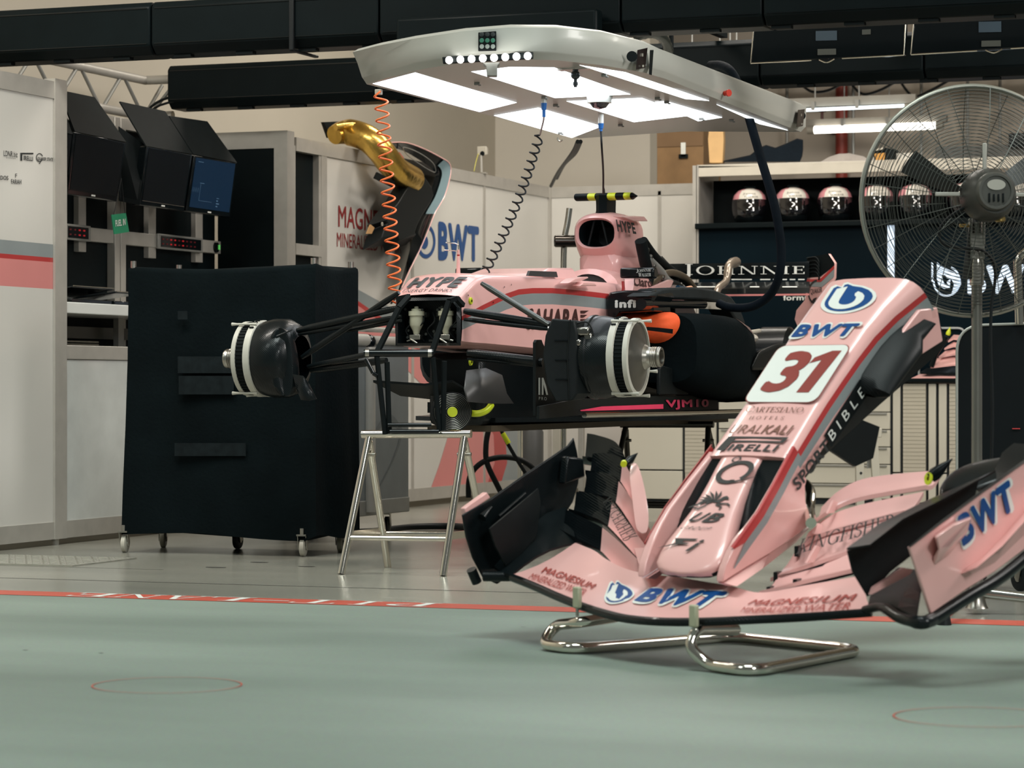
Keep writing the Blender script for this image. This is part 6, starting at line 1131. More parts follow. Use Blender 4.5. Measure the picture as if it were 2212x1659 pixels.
for px, py, c in ((1253, 1290, .095), (1505, 1330, -.005)):
    q = B(); p = W(px, py, c); q.box(p - BK * .012, (.026, .016, .062), Matrix.Rotation(YAW - R(44), 3, 'Z')); q.build('clip', mat('clip_plastic', (.42, .42, .29), .5), stand, bev=.004)
    q = B(); q.cyl(p - BK * .012 - UP * .03, p - BK * .012 - UP * .055, .005); q.build('clip_pin', STEEL, stand)
# ================================================================== back wall furniture
YC = 18.75
xl, xr = onY(1497, 500, YC).x, onY(2330, 500, YC).x
zc = lambda px, py, y=YC: onY(px, py, y).z
cab = thing('helmet_cabinet', ((xl + xr) / 2, YC, 0), 'wide display cabinet with pale fascia, open helmet shelf and dark panel below', 'cabinet')
ztop = zc(1700, 352); zf0 = zc(1700, 377); zs1 = zc(1600, 471); zs0 = zc(1600, 494)
q = B(); q.bx(xl + .03, xr, YC, YC + .03, zf0, ztop).bx(xl + .03, xr, YC, YC + .55, ztop - .02, ztop); q.build('fascia', mat('fascia_cream', (.56, .52, .44), .4), cab, bev=.004)
q = B(); q.bx(xl, xl + .025, YC - .01, YC + .55, 0, ztop).bx(xl + .03, xl + .042, YC - .005, YC + .03, 0, ztop); q.build('side_post', ALU, cab)
q = B(); q.bx(xl + .03, xr, YC + .40, YC + .43, zs0, zf0); q.build('recess_back', BLACKP, cab)
q = B(); q.bx(xl + .03, xr, YC - .06, YC + .42, zs0, zs1 - .035); q.build('shelf', BLACKP, cab, bev=.006)
NAVP = mat('navy_panel', (.0022, .0075, .0115), .5, 0, .3, .8, spec=.05)
q = B(); q.bx(xl + .042, xr, YC + .0, YC + .05, 0, zs0); low = q.build('lower_panel', NAVP, cab)
def onC(px, py, e=.003): return onY(px, py, YC - e)
q = B(); lay(q, text2d('formula 1', .02), bil(onC(1692, 649), onC(1778, 648), onC(1778, 636), onC(1692, 637))); q.build('panel_lettering', WHITET, low, smooth=0)
# lit sign behind the fan
SIG = mat('sign_glow', (.6, .7, .8), .5, emit=(.50, .62, .78), es=.85)
sgn = thing('illuminated_sign', onC(2110, 640), 'glowing white letters and leaf emblem on the dark panel behind the fan', 'sign')
q = B(); ff = lambda u, v: onC(2012 + 66 * u, 640 - 74 * v, .012)
raw(q, circ2d(.5, .44, .40, .45, 30, 180, 430), ff)
q.poly([ff(*p) for p in ((0, .42), (.06, .42), (.06, .95), (0, 1.0))]); q.poly([ff(*p) for p in [(.18, 1.0), (.30, .88), (.75, .70), (.95, .52), (.97, .35), (.85, .15), (.65, .05)] + [(.70, .2), (.74, .35), (.66, .5), (.5, .54), (.45, .62), (.36, .62)]]); q.poly([ff(*p) for p in ((.18, .98), (.36, .85), (.36, .5), (.42, .36), (.55, .32), (.5, .42), (.62, .5), (.60, .25), (.42, .22), (.24, .32), (.18, .5))])
q.build('emblem', SIG, sgn, smooth=0)
q = B(); lay(q, text2d('BWT', .05), bil(onC(2090, 637, .012), onC(2262, 632, .012), onC(2262, 570, .012), onC(2090, 574, .012))); q.build('letters', SIG, sgn, smooth=0)
bar = thing('light_bar', onC(1925, 595), 'narrow white lit vertical strip on the dark panel, left of the glowing sign', 'light strip')
q = B(); q.bx(onC(1919, 500).x, onC(1933, 500).x, YC - .03, YC - .012, zc(1925, 640), zc(1925, 487)); q.build('strip', SIG, bar); q = B(); q.bx(onC(1915, 500).x, onC(1937, 500).x, YC - .012, YC - .002, zc(1925, 645), zc(1925, 483)); q.build('backplate', BLACKM, bar)
q = B(); q.tube(fillet([onC(1985, 820, .01), onC(1985, 709, .01), onC(2084, 709, .01), onC(2084, 820, .01)], .05, 5), .008, 8); tag(q.build('screen_outline', mat('outline_grey', (.38, .40, .40), .4)), 'thin pale rounded rectangle outline on the dark panel above the spare wing', 'frame')
# helmets
SHELL = mat('helmet_pink', (.62, .27, .30), .2, 0, .05, 5, coat=.6); HW = mat('helmet_white', (.66, .63, .56), .25, coat=.5)
hel = thing('helmet', (0, 0, 0), 'racing helmet', 'helmet', 'team helmets on the shelf')
q = B(); n = 32; prof = [(.0, .10), (.04, .118), (.09, .130), (.14, .133), (.165, .130), (.20, .120), (.232, .090), (.249, .045), (.252, .002)]
def hp(z, r_, a, k=1.): return V((math.sin(a) * r_ * .92 * k, -math.cos(a) * r_ * 1.12 * k - (.02 if z < .1 and abs(a) < 1. else 0), z))
for i in range(len(prof) - 1):
    for j in range(n):
        a0, a1 = (j / n - .5) * 2 * math.pi, ((j + 1) / n - .5) * 2 * math.pi; am = (a0 + a1) / 2; z0, r0 = prof[i]; z1, r1 = prof[i + 1]
        q.mi(0 if i < 2 else (2 if abs(am) < .85 and i in (3, 4, 5) else 2 if (abs(am) < .5 and i > 5) else 1 if i > 2 else 0)); q.add([hp(z0, r0, a0), hp(z0, r0, a1), hp(z1, r1, a1), hp(z1, r1, a0)], [(0, 1, 2, 3)])
q.mi(0).poly([hp(.0, .10, (j / n - .5) * 2 * math.pi) for j in range(n)]); q.build('shell', [BLACKG, SHELL, HW], hel, smooth=70)
q = B(); rows = [[hp(z, r_, a, 1.035) for a in [k * .2 - 1.4 for k in range(15)]] for z, r_ in ((.055, .124), (.09, .131), (.125, .133), (.15, .132), (.168, .130))]; q.sheet(rows, .004, V((0, 1, 0))); q.build('visor', mat('visor_dark', (.003, .003, .004), .04, coat=1.), hel, smooth=70)
q = B(); lay(q, serif2d('JOHNNIE', .1, 'small'), lambda u, v: hp(.198 + .014 * v, .123 - .010 * v, (u - .5) * .85 - .12, 1.015)); lay(q, serif2d('WALKER', .1, 'small'), lambda u, v: hp(.178 + .014 * v, .128 - .004 * v, (u - .5) * .85 + .0, 1.015)); q.build('helmet_lettering', DARKT, hel, smooth=0)
q = B(); q.loft([[V((-.045, -.05, .242)), V((.045, -.05, .242)), V((.040, -.03, .266)), V((-.040, -.03, .266))], [V((-.03, .05, .243)), V((.03, .05, .243)), V((.025, .05, .255)), V((-.025, .05, .255))]]); q.build('top_vent', BLACKP, hel, bev=.004)
ords = ['leftmost racing helmet of the shelf row, partly behind the hanging hose', 'second racing helmet from the left on the dark shelf', 'third racing helmet from the left on the dark shelf', 'racing helmet on the shelf just inside the left rim of the fan cage', 'racing helmet seen through the fan cage, left of the motor', 'racing helmet on the shelf hidden mostly by the fan motor', 'racing helmet on the shelf at the right edge, right of the fan motor']
for k, px in enumerate((1619, 1712, 1804, 1893, 1977, 2084, 2190)):
    p = onY(px, 470, YC + .14); pos = (p.x, YC + .14, zs1 - .035); rz = YAW + R(2 * math.sin(k * 2.3))
    if k == 0: hel.location = pos; hel.rotation_euler = (0, 0, rz); hel['label'] = ords[0]
    else: dup(hel, pos, rz, ords[k])
# things lying on top of the cabinet
def onT(px, y): return onY(px, 352, y).x
a, c = onT(1428, 19.6), onT(1528, 19.6)
rk = thing('storage_rack', ((a + c) / 2, 19.75, 0), 'aluminium rack behind the partition that carries the cardboard box', 'rack')
q = B(); q.bx(a - .1, c + .02, 19.4, 20.1, 2.16, 2.2); q.build('top_shelf', ALUD, rk)
for x in (a - .08, c):
    for y in (19.42, 20.08): q = B(); q.bx(x - .02, x + .02, y - .02, y + .02, 0, 2.16); q.build('leg', ALUD, rk)
z0, z1 = 2.201, onY(1478, 282, 19.5).z
bx_ = thing('cardboard_box', ((a + c) / 2, 19.7, z0), 'brown cardboard box above the partition, left of the helmet cabinet', 'box')
q = B(); q.bx(a, c, 19.5, 19.95, z0, z1); q.build('carton', CARD, bx_, bev=.004)
q = B(); zz = onY(1480, 316, 19.5).z; q.bx(a + .002, c - .002, 19.494, 19.5, zz, z1); q.build('lid_flap', mat('cardboard_dark', (.17, .10, .048), .8), bx_)
q = B(); m_ = onY(1476, 330, 19.49).x; q.bx(m_ - .018, m_ + .018, 19.487, 19.493, onY(1476, 338, 19.49).z, onY(1476, 308, 19.49).z); q.mi(1).bx(m_ - .035, m_ + .035, 19.487, 19.493, onY(1476, 342, 19.49).z, onY(1476, 333, 19.49).z); q.build('label', [WHITET, BLACKM], bx_)
q = B(); pts = [onY(*p, 18.95) for p in ((1532, 352), (1529, 300), (1533, 262), (1561, 262), (1563, 304), (1561, 352))]; q.prism(pts, V((0, .05, 0))); pk = q.build('plank', WOOD, bev=.004); tag(pk, 'pale wooden board standing upright on the cabinet beside the box', 'board')
q = B(); base = [(1563, 350), (1620, 338), (1640, 322), (1655, 316), (1675, 322), (1700, 312), (1722, 302), (1735, 305), (1733, 330), (1728, 349)]
q.loft([[onY(*p, 18.85) for p in base], [onY(x, y - 3, 18.98) for x, y in base], [onY(x, y * .6 + 350 * .4, 19.15) for x, y in base]]); bag = q.build('bag', NAVY, smooth=50); tag(bag, 'crumpled black fabric bag on top of the helmet cabinet', 'bag')
q = B(); base = [(1775, 349), (1790, 340), (1812, 333), (1835, 332), (1865, 338), (1882, 348)]; q.loft([[onY(*p, 18.85) for p in base], [onY(x, y - 1, 19.0) for x, y in base], [onY(x, 350, 19.2) for x, y in base]]); tag(q.build('folded_cloth', mat('grey_cloth', (.34, .31, .29), .9, 0, .08, 20), smooth=60), 'pale grey folded cloth on the cabinet beside the black bag', 'cloth')
q = B(); pts = [onY(*p, 18.9) for p in ((1884, 333), (1886, 322), (1895, 320), (1905, 318), (1930, 322), (1930, 345), (1890, 345))]; q.prism(pts, V((0, .15, 0))); q.mi(1).prism([onY(*p, 18.89) for p in ((1888, 332), (1912, 330), (1910, 346), (1892, 346))], V((0, .01, 0))); q.mi(2).prism([onY(*p, 18.88) for p in ((1890, 322), (1908, 318), (1908, 322), (1890, 326))], V((0, .02, 0))); tag(q.build('tool_roll', [BLACKM, mat('amber_plastic', (.5, .25, .05), .5), BEIGE]), 'dark tool roll with amber patch on the cabinet by the fan rim', 'tool roll')
for k, (x0, x1, h) in enumerate(((1884, 1918, 14), (1936, 1972, 16))):
    q = B(); a, c = onY(x0, 350, 18.95), onY(x1, 350, 18.95); q.bx(a.x, c.x, 18.95, 19.1, ztop + .001, ztop + h * .0032 * 1.2); tag(q.build('paper_stack', mat('paper', (.55, .53, .48), .8)), ('stack of pale papers on the cabinet, left one behind the fan cage', 'stack of pale papers on the cabinet, right one behind the fan cage')[k], 'papers')
q = B(); a, c = onY(2020, 345, 19.0), onY(2330, 345, 19.0); q.bx(a.x, c.x, 19.0, 19.4, ztop + .001, onY(2100, 314, 19.0).z); tag(q.build('storage_crate', mat('crate_grey', (.06, .06, .055), .6), bev=.01), 'long dark storage crate on the cabinet behind the fan', 'crate')
js = thing('notice_board', onY(2200, 314, 19.2), 'small dark board with faint letters above the cabinet at the right edge', 'sign')
q = B(); q.bx(onY(2180, 300, 18.98).x, onY(2330, 300, 18.98).x, 18.96, 18.99, onY(2200, 318, 18.98).z, onY(2200, 288, 18.98).z); q.build('board', BLACKM, js); q = B(); lay(q, text2d('JUST', .02, 0, 1.3), bil(*[onY(*p, 18.955) for p in ((2184, 301), (2220, 300), (2220, 290), (2184, 291))])); q.build('lettering', mat('faint_print', (.08, .085, .08), .5), js, smooth=0)
# fluorescent lamps, pipe and services on the beige wall
FLU = mat('tube_glow', (1, 1, 1), .4, emit=(1, .95, .86), es=6); FLC = mat('tube_glow_cool', (1, 1, 1), .4, emit=(.80, .94, 1), es=4)
def flu(x0, y0, x1, y1, y, r_, m, hous, lab, mount):
    a, c = onY(x0, y0, y), onY(x1, y1, y); t = thing('tube_light', (a + c) / 2, lab, 'tube light'); q = B(); q.cyl(a, c, r_, n=12); q.build('tube', m, t); q = B()
    q.bx(a.x - .05, c.x + .05, y + .02, y + .08, hous[0], hous[1]); q.build('batten', mat('batten', (.30, .28, .24), .5), t)
    for e in (a, c): q = B(); q.cyl(e - V((.03, 0, 0)), e + V((.03, 0, 0)), r_ * 1.15, n=12); q.build('end_cap', BEIGE, t)
    for k in (.25, .6): q = B(); p = a.lerp(c, k); q.bx(p.x - .014, p.x + .014, y - .02, y + .10, p.z - r_ * .5, p.z + r_ + .05).cyl((p.x, y + .05, p.z + .03), (p.x, y + .05, 5.0), .006, n=8); q.build('bracket', ALUD, t)
    return t
z1_ = onY(1850, 232, 20.5); flu(1690, 240, 1962, 228, 20.5, .011, FLC, (z1_.z + .02, onY(1850, 207, 20.5).z), 'thin cool white tube light under a grey batten, upper of two', 23.3)
z2_ = onY(1890, 276, 22.6); flu(1752, 281, 2030, 271, 22.6, .030, FLU, (z2_.z + .03, z2_.z + .09), 'bright warm white tube light, lower of two above the bag', 23.3)
a, c = onY(1805, 250, 23.2), onY(1831, 250, 23.2); q = B(); q.cyl(((a.x + c.x) / 2, 23.2, 0), ((a.x + c.x) / 2, 23.2, 5), (c.x - a.x) / 2, n=16); tag(q.build('standpipe', mat('red_pipe', (.30, .045, .03), .5)), 'red vertical pipe on the beige wall behind the tube lights', 'pipe')
a = onY(1776, 255, 22.9); q = B(); q.lathe([(.02, 0), (.035, .003), (.035, .012), (.02, .015)], a + UP * .05, UP, 16).cyl(a - UP * .08, a + UP * .05, .012).cyl(a - UP * .08, V((a.x, 23.3, a.z - .08)), .03); tag(q.build('valve', mat('valve_dark', (.10, .02, .02), .4)), 'small dark red valve handle on the wall beside the standpipe', 'valve')
for k, px in enumerate((1843, 1700, 1990, 2090, 2160)):
    a = onY(px, 200, 23.1); q = B(); q.cyl((a.x, 23.1, 2.6), (a.x, 23.1, 4.9), .014, n=8); tag(q.build('conduit', ALUD), 'thin vertical conduit on the beige back wall', 'conduit', 'conduits on the back wall')
q = B(); a, c = onY(1450, 188, 22.4), onY(2330, 176, 22.4); q.bx(a.x, c.x, 22.4, 22.8, 3.32, 3.36)
for k in range(14): x = a.x + (c.x - a.x) * k / 13; q.bx(x - .01, x + .01, 22.4, 22.42, 3.32, 3.45)
q.bx(a.x, c.x, 22.39, 22.41, 3.44, 3.46); tag(q.build('cable_tray', mat('tray_dark', (.03, .032, .03), .5)), 'long dark cable tray high on the back wall below the far beam', 'cable tray')
for k in range(3):
    p = onY(1780 + 110 * k, 192, 22.35); q = B(); q.tube(smoothpath([p + V((-.2, 0, .05)), p + V((-.1, 0, -.02 - .02 * k)), p + V((.05, 0, -.01)), p + V((.2, 0, .07))], 5), .012, 6); tag(q.build('cable', RUBBER), 'dark cable sagging from the tray on the back wall', 'cable', 'cables of the tray')
# partition camera
pc = thing('wall_camera', onX(1040, 372, -7.0), 'small white camera on a stalk clipped to the partition top', 'camera')
q = B(); p = onX(1039, 326, -7.0); q.loft([[p + V((-.03, .0, .032)), p + V((.04, 0, .032)), p + V((.04, 0, -.03)), p + V((-.03, 0, -.03))], [p + V((-.02, .06, .022)), p + V((.03, .06, .022)), p + V((.03, .06, -.02)), p + V((-.02, .06, -.02))]]); q.mi(1).cyl(p + V((.01, -.004, -.018)), p + V((.01, .01, -.018)), .017, n=14); q.build('camera_head', [BEIGE, BLACKM], pc, bev=.004)
q = B(); q.cyl(p - UP * .03, onX(1040, 372, -7.0), .009, n=10).box(onX(1044, 374, -7.0), (.05, .04, .008)); q.build('stalk', ALU, pc)
q = B(); q.tube(smoothpath([p + V((-.02, 0, -.02)), onX(1028, 350, -6.99), onX(1024, 370, -6.99)], 5), .003, 6); q.build('lead', mat('yellow_lead', (.45, .42, .08), .5), pc)
# exhaust heat shield part draped over the partition
HX = -6.86
hs = thing('heat_shield_duct', onX(860, 540, HX), 'gold foil wrapped duct with black carbon shroud hung over the partition', 'car part')
o = lambda px, py, e=0.: onX(px, py, HX + e)
q = B(); gp = [o(722, 292, -.25), o(742, 286, -.22), o(765, 288, -.15), o(795, 300, -.05), o(822, 325, .02), o(842, 352, .05), o(862, 372, .06), o(890, 388, .05)]; q.tube(smoothpath(gp, 5), [.058 + .026 * min(1, k / 8) for k in range(36)], 18); q.build('foil_duct', GOLD, hs, smooth=60)
q = B(); q.tube(smoothpath([o(725, 275, -.2), o(770, 272, -.12), o(815, 292, .0), o(848, 330, .07)], 5), .022, 10); q.build('foil_edge', GOLD, hs, smooth=60)
q = B(); q.loft([[o(693, 264, -.38), o(705, 298, -.38), o(715, 298, -.34), o(700, 264, -.34)], [o(735, 262, -.40), o(730, 276, -.40), o(745, 277, -.32), o(750, 262, -.32)], [o(795, 267, -.36), o(797, 278, -.36), o(790, 280, -.28), o(790, 268, -.28)]]); q.build('intake_flange', BLACKM, hs)
q = B(); sh_ = [(866, 384), (888, 370), (905, 374), (921, 398), (926, 420), (918, 440), (895, 475), (880, 505), (875, 522), (879, 528), (832, 545), (826, 530), (783, 540), (790, 515), (800, 498), (793, 488), (800, 478), (812, 462), (830, 440), (848, 410)]
c_ = o(872, 430, .12); o1 = [o(*p) for p in sh_]; o2 = [p.lerp(c_, .22) + V((.07, 0, 0)) for p in o1]; q.loft([o1, o2], True, False); q.poly(o2); q.build('shroud', CARBM, hs, smooth=30, bev=.006)
q = B(); q.prism([o(*p, .03) for p in ((790, 505), (798, 485), (806, 492), (800, 505))], V((.01, 0, 0))); q.build('tan_patch', mat('tan', (.42, .24, .10), .7), hs)
q = B(); q.prism([o(*p, .06) for p in ((812, 372), (850, 392), (846, 405), (806, 385))], V((.01, 0, 0))).prism([o(*p, .07) for p in ((835, 322), (850, 322), (860, 335), (846, 340))], V((.01, 0, 0))); q.build('black_tape', BLACKM, hs)
q = B(); q.lathe([(.006, 0), (.012, 0), (.012, .004), (.006, .004)], o(825, 484, .10), (1, 0, 0), 14, caps=False); q.build('grommet', BEIGE, hs)
q = B(); q.cyl(o(860, 333, .08), o(868, 343, .08), .014); q.build('red_clip', REDP, hs)
ec = thing('engine_cover_panel', o(905, 560), 'curved black and pink engine cover panel hung over the partition beside the gold duct', 'car part')
outer = [(838, 308), (875, 308), (915, 322), (950, 340), (968, 352), (972, 368), (968, 392), (958, 425), (945, 448), (937, 462), (922, 500), (905, 540), (885, 580), (866, 622)]
inner = [(840, 318), (872, 326), (905, 345), (930, 362), (938, 372), (940, 382), (935, 400), (925, 425), (912, 448), (905, 462), (896, 490), (890, 520), (880, 560), (863, 618)]
q = B(); A_ = [o(x, y, .06) for x, y in smoothpath([V((x, y, 0)) for x, y in outer], 3) for x, y in [(x, y)]] if 0 else [o(p.x, p.y, .06) for p in smoothpath([V((x, y, 0)) for x, y in outer], 3)]
I_ = [o(p.x, p.y, .02) for p in smoothpath([V((x, y, 0)) for x, y in inner], 3)]; D_ = [o(p.x - 2, p.y - 1, -.10) for p in smoothpath([V((x, y, 0)) for x, y in outer], 3)]
q.loft([[a, c, d] for a, c, d in zip(I_, A_, D_)], True, True); q.build('panel_inside', BLACKG, ec, smooth=60)
q = B(); i0, i1 = 10, 28; q.strip([a + V((.006, 0, 0)) for a in A_[i0:i1]], [a.lerp(c, .62) + V((.008, 0, 0)) for a, c in zip(A_[i0:i1], I_[i0:i1])]); q.build('blue_grey_band', mat('blue_grey', (.20, .29, .32), .2, coat=.5), ec, smooth=60)
q = B(); q.tube([a + V((.006, 0, 0)) for a in A_], .004, 6); q.build('pink_edge', PINK, ec)
q = B(); q.tube(smoothpath([o(872, 318, .06), o(905, 330, .07), o(935, 352, .07), o(940, 372, .05), o(915, 360, .05), o(880, 335, .05)], 4, True), .003, 6, closed=True); q.build('inner_rib', ALUD, ec)
q = B(); q.tube([o(868, 610, .05), o(858, 640, .05), o(845, 655, .05)], .007, 6); q.build('tail_strip', BLACKM, ec)
# post with cross tube beyond the airbox
ps = thing('chrome_post', onX(1222, 1000, -5.3), 'bent chrome post standing behind the car with a short dark cross tube', 'post')
PD = 15.5
q = B(); q.tube(smoothpath([P(1230, 450, PD), P(1226, 480, PD), P(1220, 510, PD), P(1218, 540, PD), P(1217, 640, PD), V((P(1217, 640, PD).x, P(1217, 640, PD).y, .0))], 4), .017, 12); q.build('upright', CHROME, ps, smooth=60)
q = B(); q.lathe([(.001, 0), (.028, .002), (.034, .010), (.034, .10), (.034, .16)], P(1196, 521, PD - .05), RT, 20); q.build('cross_tube', mat('smoked_chrome', (.10, .09, .08), .15, .9), ps)
q = B(); b0 = V((P(1217, 640, PD).x, P(1217, 640, PD).y, .0)); q.lathe([(.001, .02), (.15, .015), (.16, 0)], b0, UP, 24); q.build('base', STEEL, ps)
# wall of tool cabinets at the back
YD = 18.0
def od(px, py, e=0.): return onY(px, py, YD - e)
DRW = mat('drawer_beige', (.52, .50, .42), .35, 0, .02, 3, coat=.1); SHT = mat('shutter_beige', (.46, .43, .35), .45, 0, .03, 3); GAP = mat('gap_blue_black', (.004, .009, .013), .6)
ctop = od(1700, 826).z; cbot = .10
def cabinet(x0, x1, kind, lab):
    a, c = od(x0, 900).x, od(x1, 900).x; t = thing('tool_cabinet', ((a + c) / 2, YD + .2, 0), lab, 'cabinet'); g_ = .008
    q = B(); q.bx(a, c, YD + .02, YD + .5, .0, ctop); q.build('carcass', GAP, t)
    if kind == 'plain':
        q = B(); q.bx(a + g_, c - g_, YD, YD + .02, cbot + .12, ctop - .01); q.build('door', DRW, t, bev=.003)
        q = B(); q.bx(a + g_, c - g_, YD - .004, YD + .02, .02, cbot + .11); q.build('kick_drawer', DRW, t, bev=.003)
    elif kind == 'shutter':
        q = B(); z = cbot + .1
        q.bx(a + g_, c - g_, YD + .004, YD + .02, .02, ctop - .01); sh = q.build('shutter', SHT, t); q = B()
        while z < ctop - .03: q.bx(a + g_, c - g_, YD, YD + .004, z + .001, z + .0235); z += .0255
        q.build('slats', SHT, sh, smooth=0)
    else:
        z = ctop - .01
        for h in (.19, .115, .115, .115, .13, .10):
            if z - h < .02: break
            q = B(); q.bx(a + g_, c - g_, YD, YD + .02, z - h + .006, z); d = q.build('drawer', DRW, t, bev=.003); q = B(); q.bx(a + g_ + .02, c - g_ - .02, YD - .010, YD, z - .012, z - .002); q.build('pull', ALUD, d); z -= h
    return t
for x0, x1, k, lab in ((1340, 1476, 'plain', 'pale tool cabinet with plain door behind the rear trestle, leftmost of the row'), (1477, 1529, 'shutter', 'narrow ribbed shutter cabinet beside the plain door, seen under the car'), (1530, 1549, 'plain', 'slim pale filler cabinet between ribbed shutter and drawers under the car'), (1550, 1925, 'drawer', 'wide drawer cabinet behind the pink nose cone'), (1926, 1947, 'plain', 'slim pale filler cabinet right of the wide drawers'), (1948, 2002, 'shutter', 'ribbed shutter cabinet right of the nose cone, below the spare wing'), (2003, 2024, 'plain', 'slim pale cabinet right of the ribbed shutter, left of its twin'), (2025, 2047, 'plain', 'slim pale cabinet right of its twin, left of the last shutter'), (2048, 2110, 'shutter', 'last ribbed shutter cabinet, partly behind the black board')): cabinet(x0, x1, k, lab)
a, c = od(1336, 900).x, od(2330, 900).x; q = B(); q.bx(a, c, YD - .03, YD + .70, ctop + .001, ctop + .026); tag(q.build('worktop', BLACKP, bev=.004), 'long black worktop over the row of pale tool cabinets', 'worktop')
# spare front wing lying on the worktop
YS = 17.95
sw = thing('spare_front_wing', onY(2030, 826, YS), 'spare pink front wing lying on the worktop left of the black board', 'car part')
ow = lambda px, py, e=0.: onY(px, py - 4, YS + .05 + e) + UP * .012
def slat(rows_, th, m, name): q = B(); q.sheet(rows_, th, -UP); return q.build(name, m, sw, smooth=50)
slat([[ow(1966, 826), ow(2030, 830), ow(2120, 832)], [ow(1990, 815, .2), ow(2030, 812, .2), ow(2120, 812, .2)]], .02, PINK, 'main_plane')
q = B(); q.cyl(ow(1962, 830), ow(2120, 834), .014); q.build('leading_edge', CARB, sw)
slat([[ow(1988, 812, .1), ow(2030, 813, .1), ow(2120, 813, .1)], [ow(2002, 803, .2), ow(2040, 800, .2), ow(2120, 800, .2)]], .012, CARB, 'slot_gap')
for k, (x0, y0, y1) in enumerate(((2010, 800, 782), (2028, 778, 766), (2040, 760, 750), (2048, 744, 735))): slat([[ow(x0, y0, .1 + .05 * k), ow(2060, y0 - 6, .1 + .05 * k), ow(2120, y0, .1 + .05 * k)], [ow(x0 + 14, y1, .18 + .05 * k), ow(2060, y1 - 4, .18 + .05 * k), ow(2120, y1, .18 + .05 * k)]], .012, PINK, 'flap')
for k, (pp, r_) in enumerate((([(2012, 800), (2022, 772), (2035, 750), (2045, 735)], .018), ([(1995, 790), (2015, 765), (2035, 742)], .016), ([(2018, 712), (2026, 730), (2022, 750), (2008, 742)], .012))): q = B(); q.tube(smoothpath([ow(*p, .1) for p in pp], 5), r_, 10); q.build('flap_hanger', CARB, sw)
q = B(); q.lathe([(.001, 0), (.014, .004), (.016, .02), (.001, .06)], ow(2047, 733, .0), UP + RT * .3, 14); q.build('sensor_cone', YELLOW, sw)
# step ladder leg in front of the drawers
ld = thing('step_stool', onZ(1868, 1058), 'pale metal step stool standing in front of the drawers behind the nose', 'step stool')
LD = 16.3
for pts in (((1848, 935), (1866, 935), (1868, 1070), (1850, 1070)), ((1878, 930), (1895, 930), (1908, 1060), (1890, 1060))):
    q = B(); q.prism([P(*p, LD) for p in pts[:2]] + [P(pts[2][0], 836 + H * F / LD, LD), P(pts[3][0], 836 + H * F / LD, LD)], FW * .05); q.build('leg', DRW, ld, bev=.004)
q = B(); q.prism([P(*p, LD + .02) for p in ((1850, 925), (1905, 925), (1905, 945), (1850, 945))], FW * .3); q.build('tread', DRW, ld, bev=.004)
q = B(); q.prism([P(*p, LD + .03) for p in ((1872, 945), (1892, 945), (1896, 1008), (1873, 1012))], FW * .01); q.build('side_plate', GREYPL, ld)
q = B(); q.lathe([(.001, 0), (.008, .001), (.009, .006)], P(1860, 1022, LD - .003), FW, 12); q.build('bolt', DARKT, ld)
# items under the car, far side
for px0, px1, m, lab in ((1119, 1128, CHROME, 'thin chrome upright seen under the car, nearest the pink swoosh'), (1196, 1214, BEIGE, 'pale square upright seen under the car right of the dark cylinder'), (1250, 1262, ALU, 'grey slim upright behind the left flaps of the wing')):
    dp = 16.6; a, c = P(px0, 930, dp), P(px1, 930, dp); w2 = (c - a).length / 2; m_ = (a + c) / 2
    q = B(); q.bx(m_.x - w2, m_.x + w2, m_.y - w2, m_.y + w2, 0, .72); tag(q.build('stand_post', m, bev=.004), lab, 'post')
q = B(); m_ = P(1148, 930, 17.2); q.lathe([(.001, 0), (.07, 0), (.075, .01), (.075, .5), (.05, .56), (.02, .58), (.001, .58)], (m_.x, m_.y, 0), UP, 28); tag(q.build('gas_bottle', mat('bottle_grey', (.07, .07, .068), .5)), 'dark grey cylinder standing on the floor beyond the car', 'cylinder')
for pts, lab in (([(1055, 930), (1050, 960), (1052, 1000), (1075, 1050), (1090, 1078)], 'black hose dropping from under the car in front of the pink swoosh'), ([(1012, 1075), (1015, 1030), (1040, 1000), (1080, 988), (1120, 992), (1150, 1010), (1170, 1040)], 'black hose arching in a loop in front of the pink swoosh')):
    q = B(); q.tube(smoothpath([P(x, y, 15.6) for x, y in pts], 6), .016, 10); tag(q.build('hose', RUBBER, smooth=60), lab, 'hose')
q = B(); q.tube(smoothpath([P(1083, 930, 15.4), P(1092, 950, 15.4), P(1115, 990, 15.4), P(1140, 1030, 15.4)], 5), .011, 8); q.mi(1).cyl(P(1086, 936, 15.38), P(1099, 958, 15.38), .014); tag(q.build('hose', [RUBBER, YELLOW]), 'black hose with a yellow fitting under the car', 'hose')
q = B(); pts = [onZ(765, 1150, .02), onZ(800, 1148, .02), onZ(880, 1139, .02), onZ(960, 1137, .02), onZ(1010, 1140, .02), onZ(1080, 1146, .02)]; q.tube(smoothpath(pts, 5), .017, 10); pts = [p + V((0, .05, 0)) for p in pts]; q.tube(smoothpath(pts, 5), .017, 10); tag(q.build('floor_cable', RUBBER, smooth=60), 'pair of thick black cables lying on the floor behind the front trestle', 'cable')
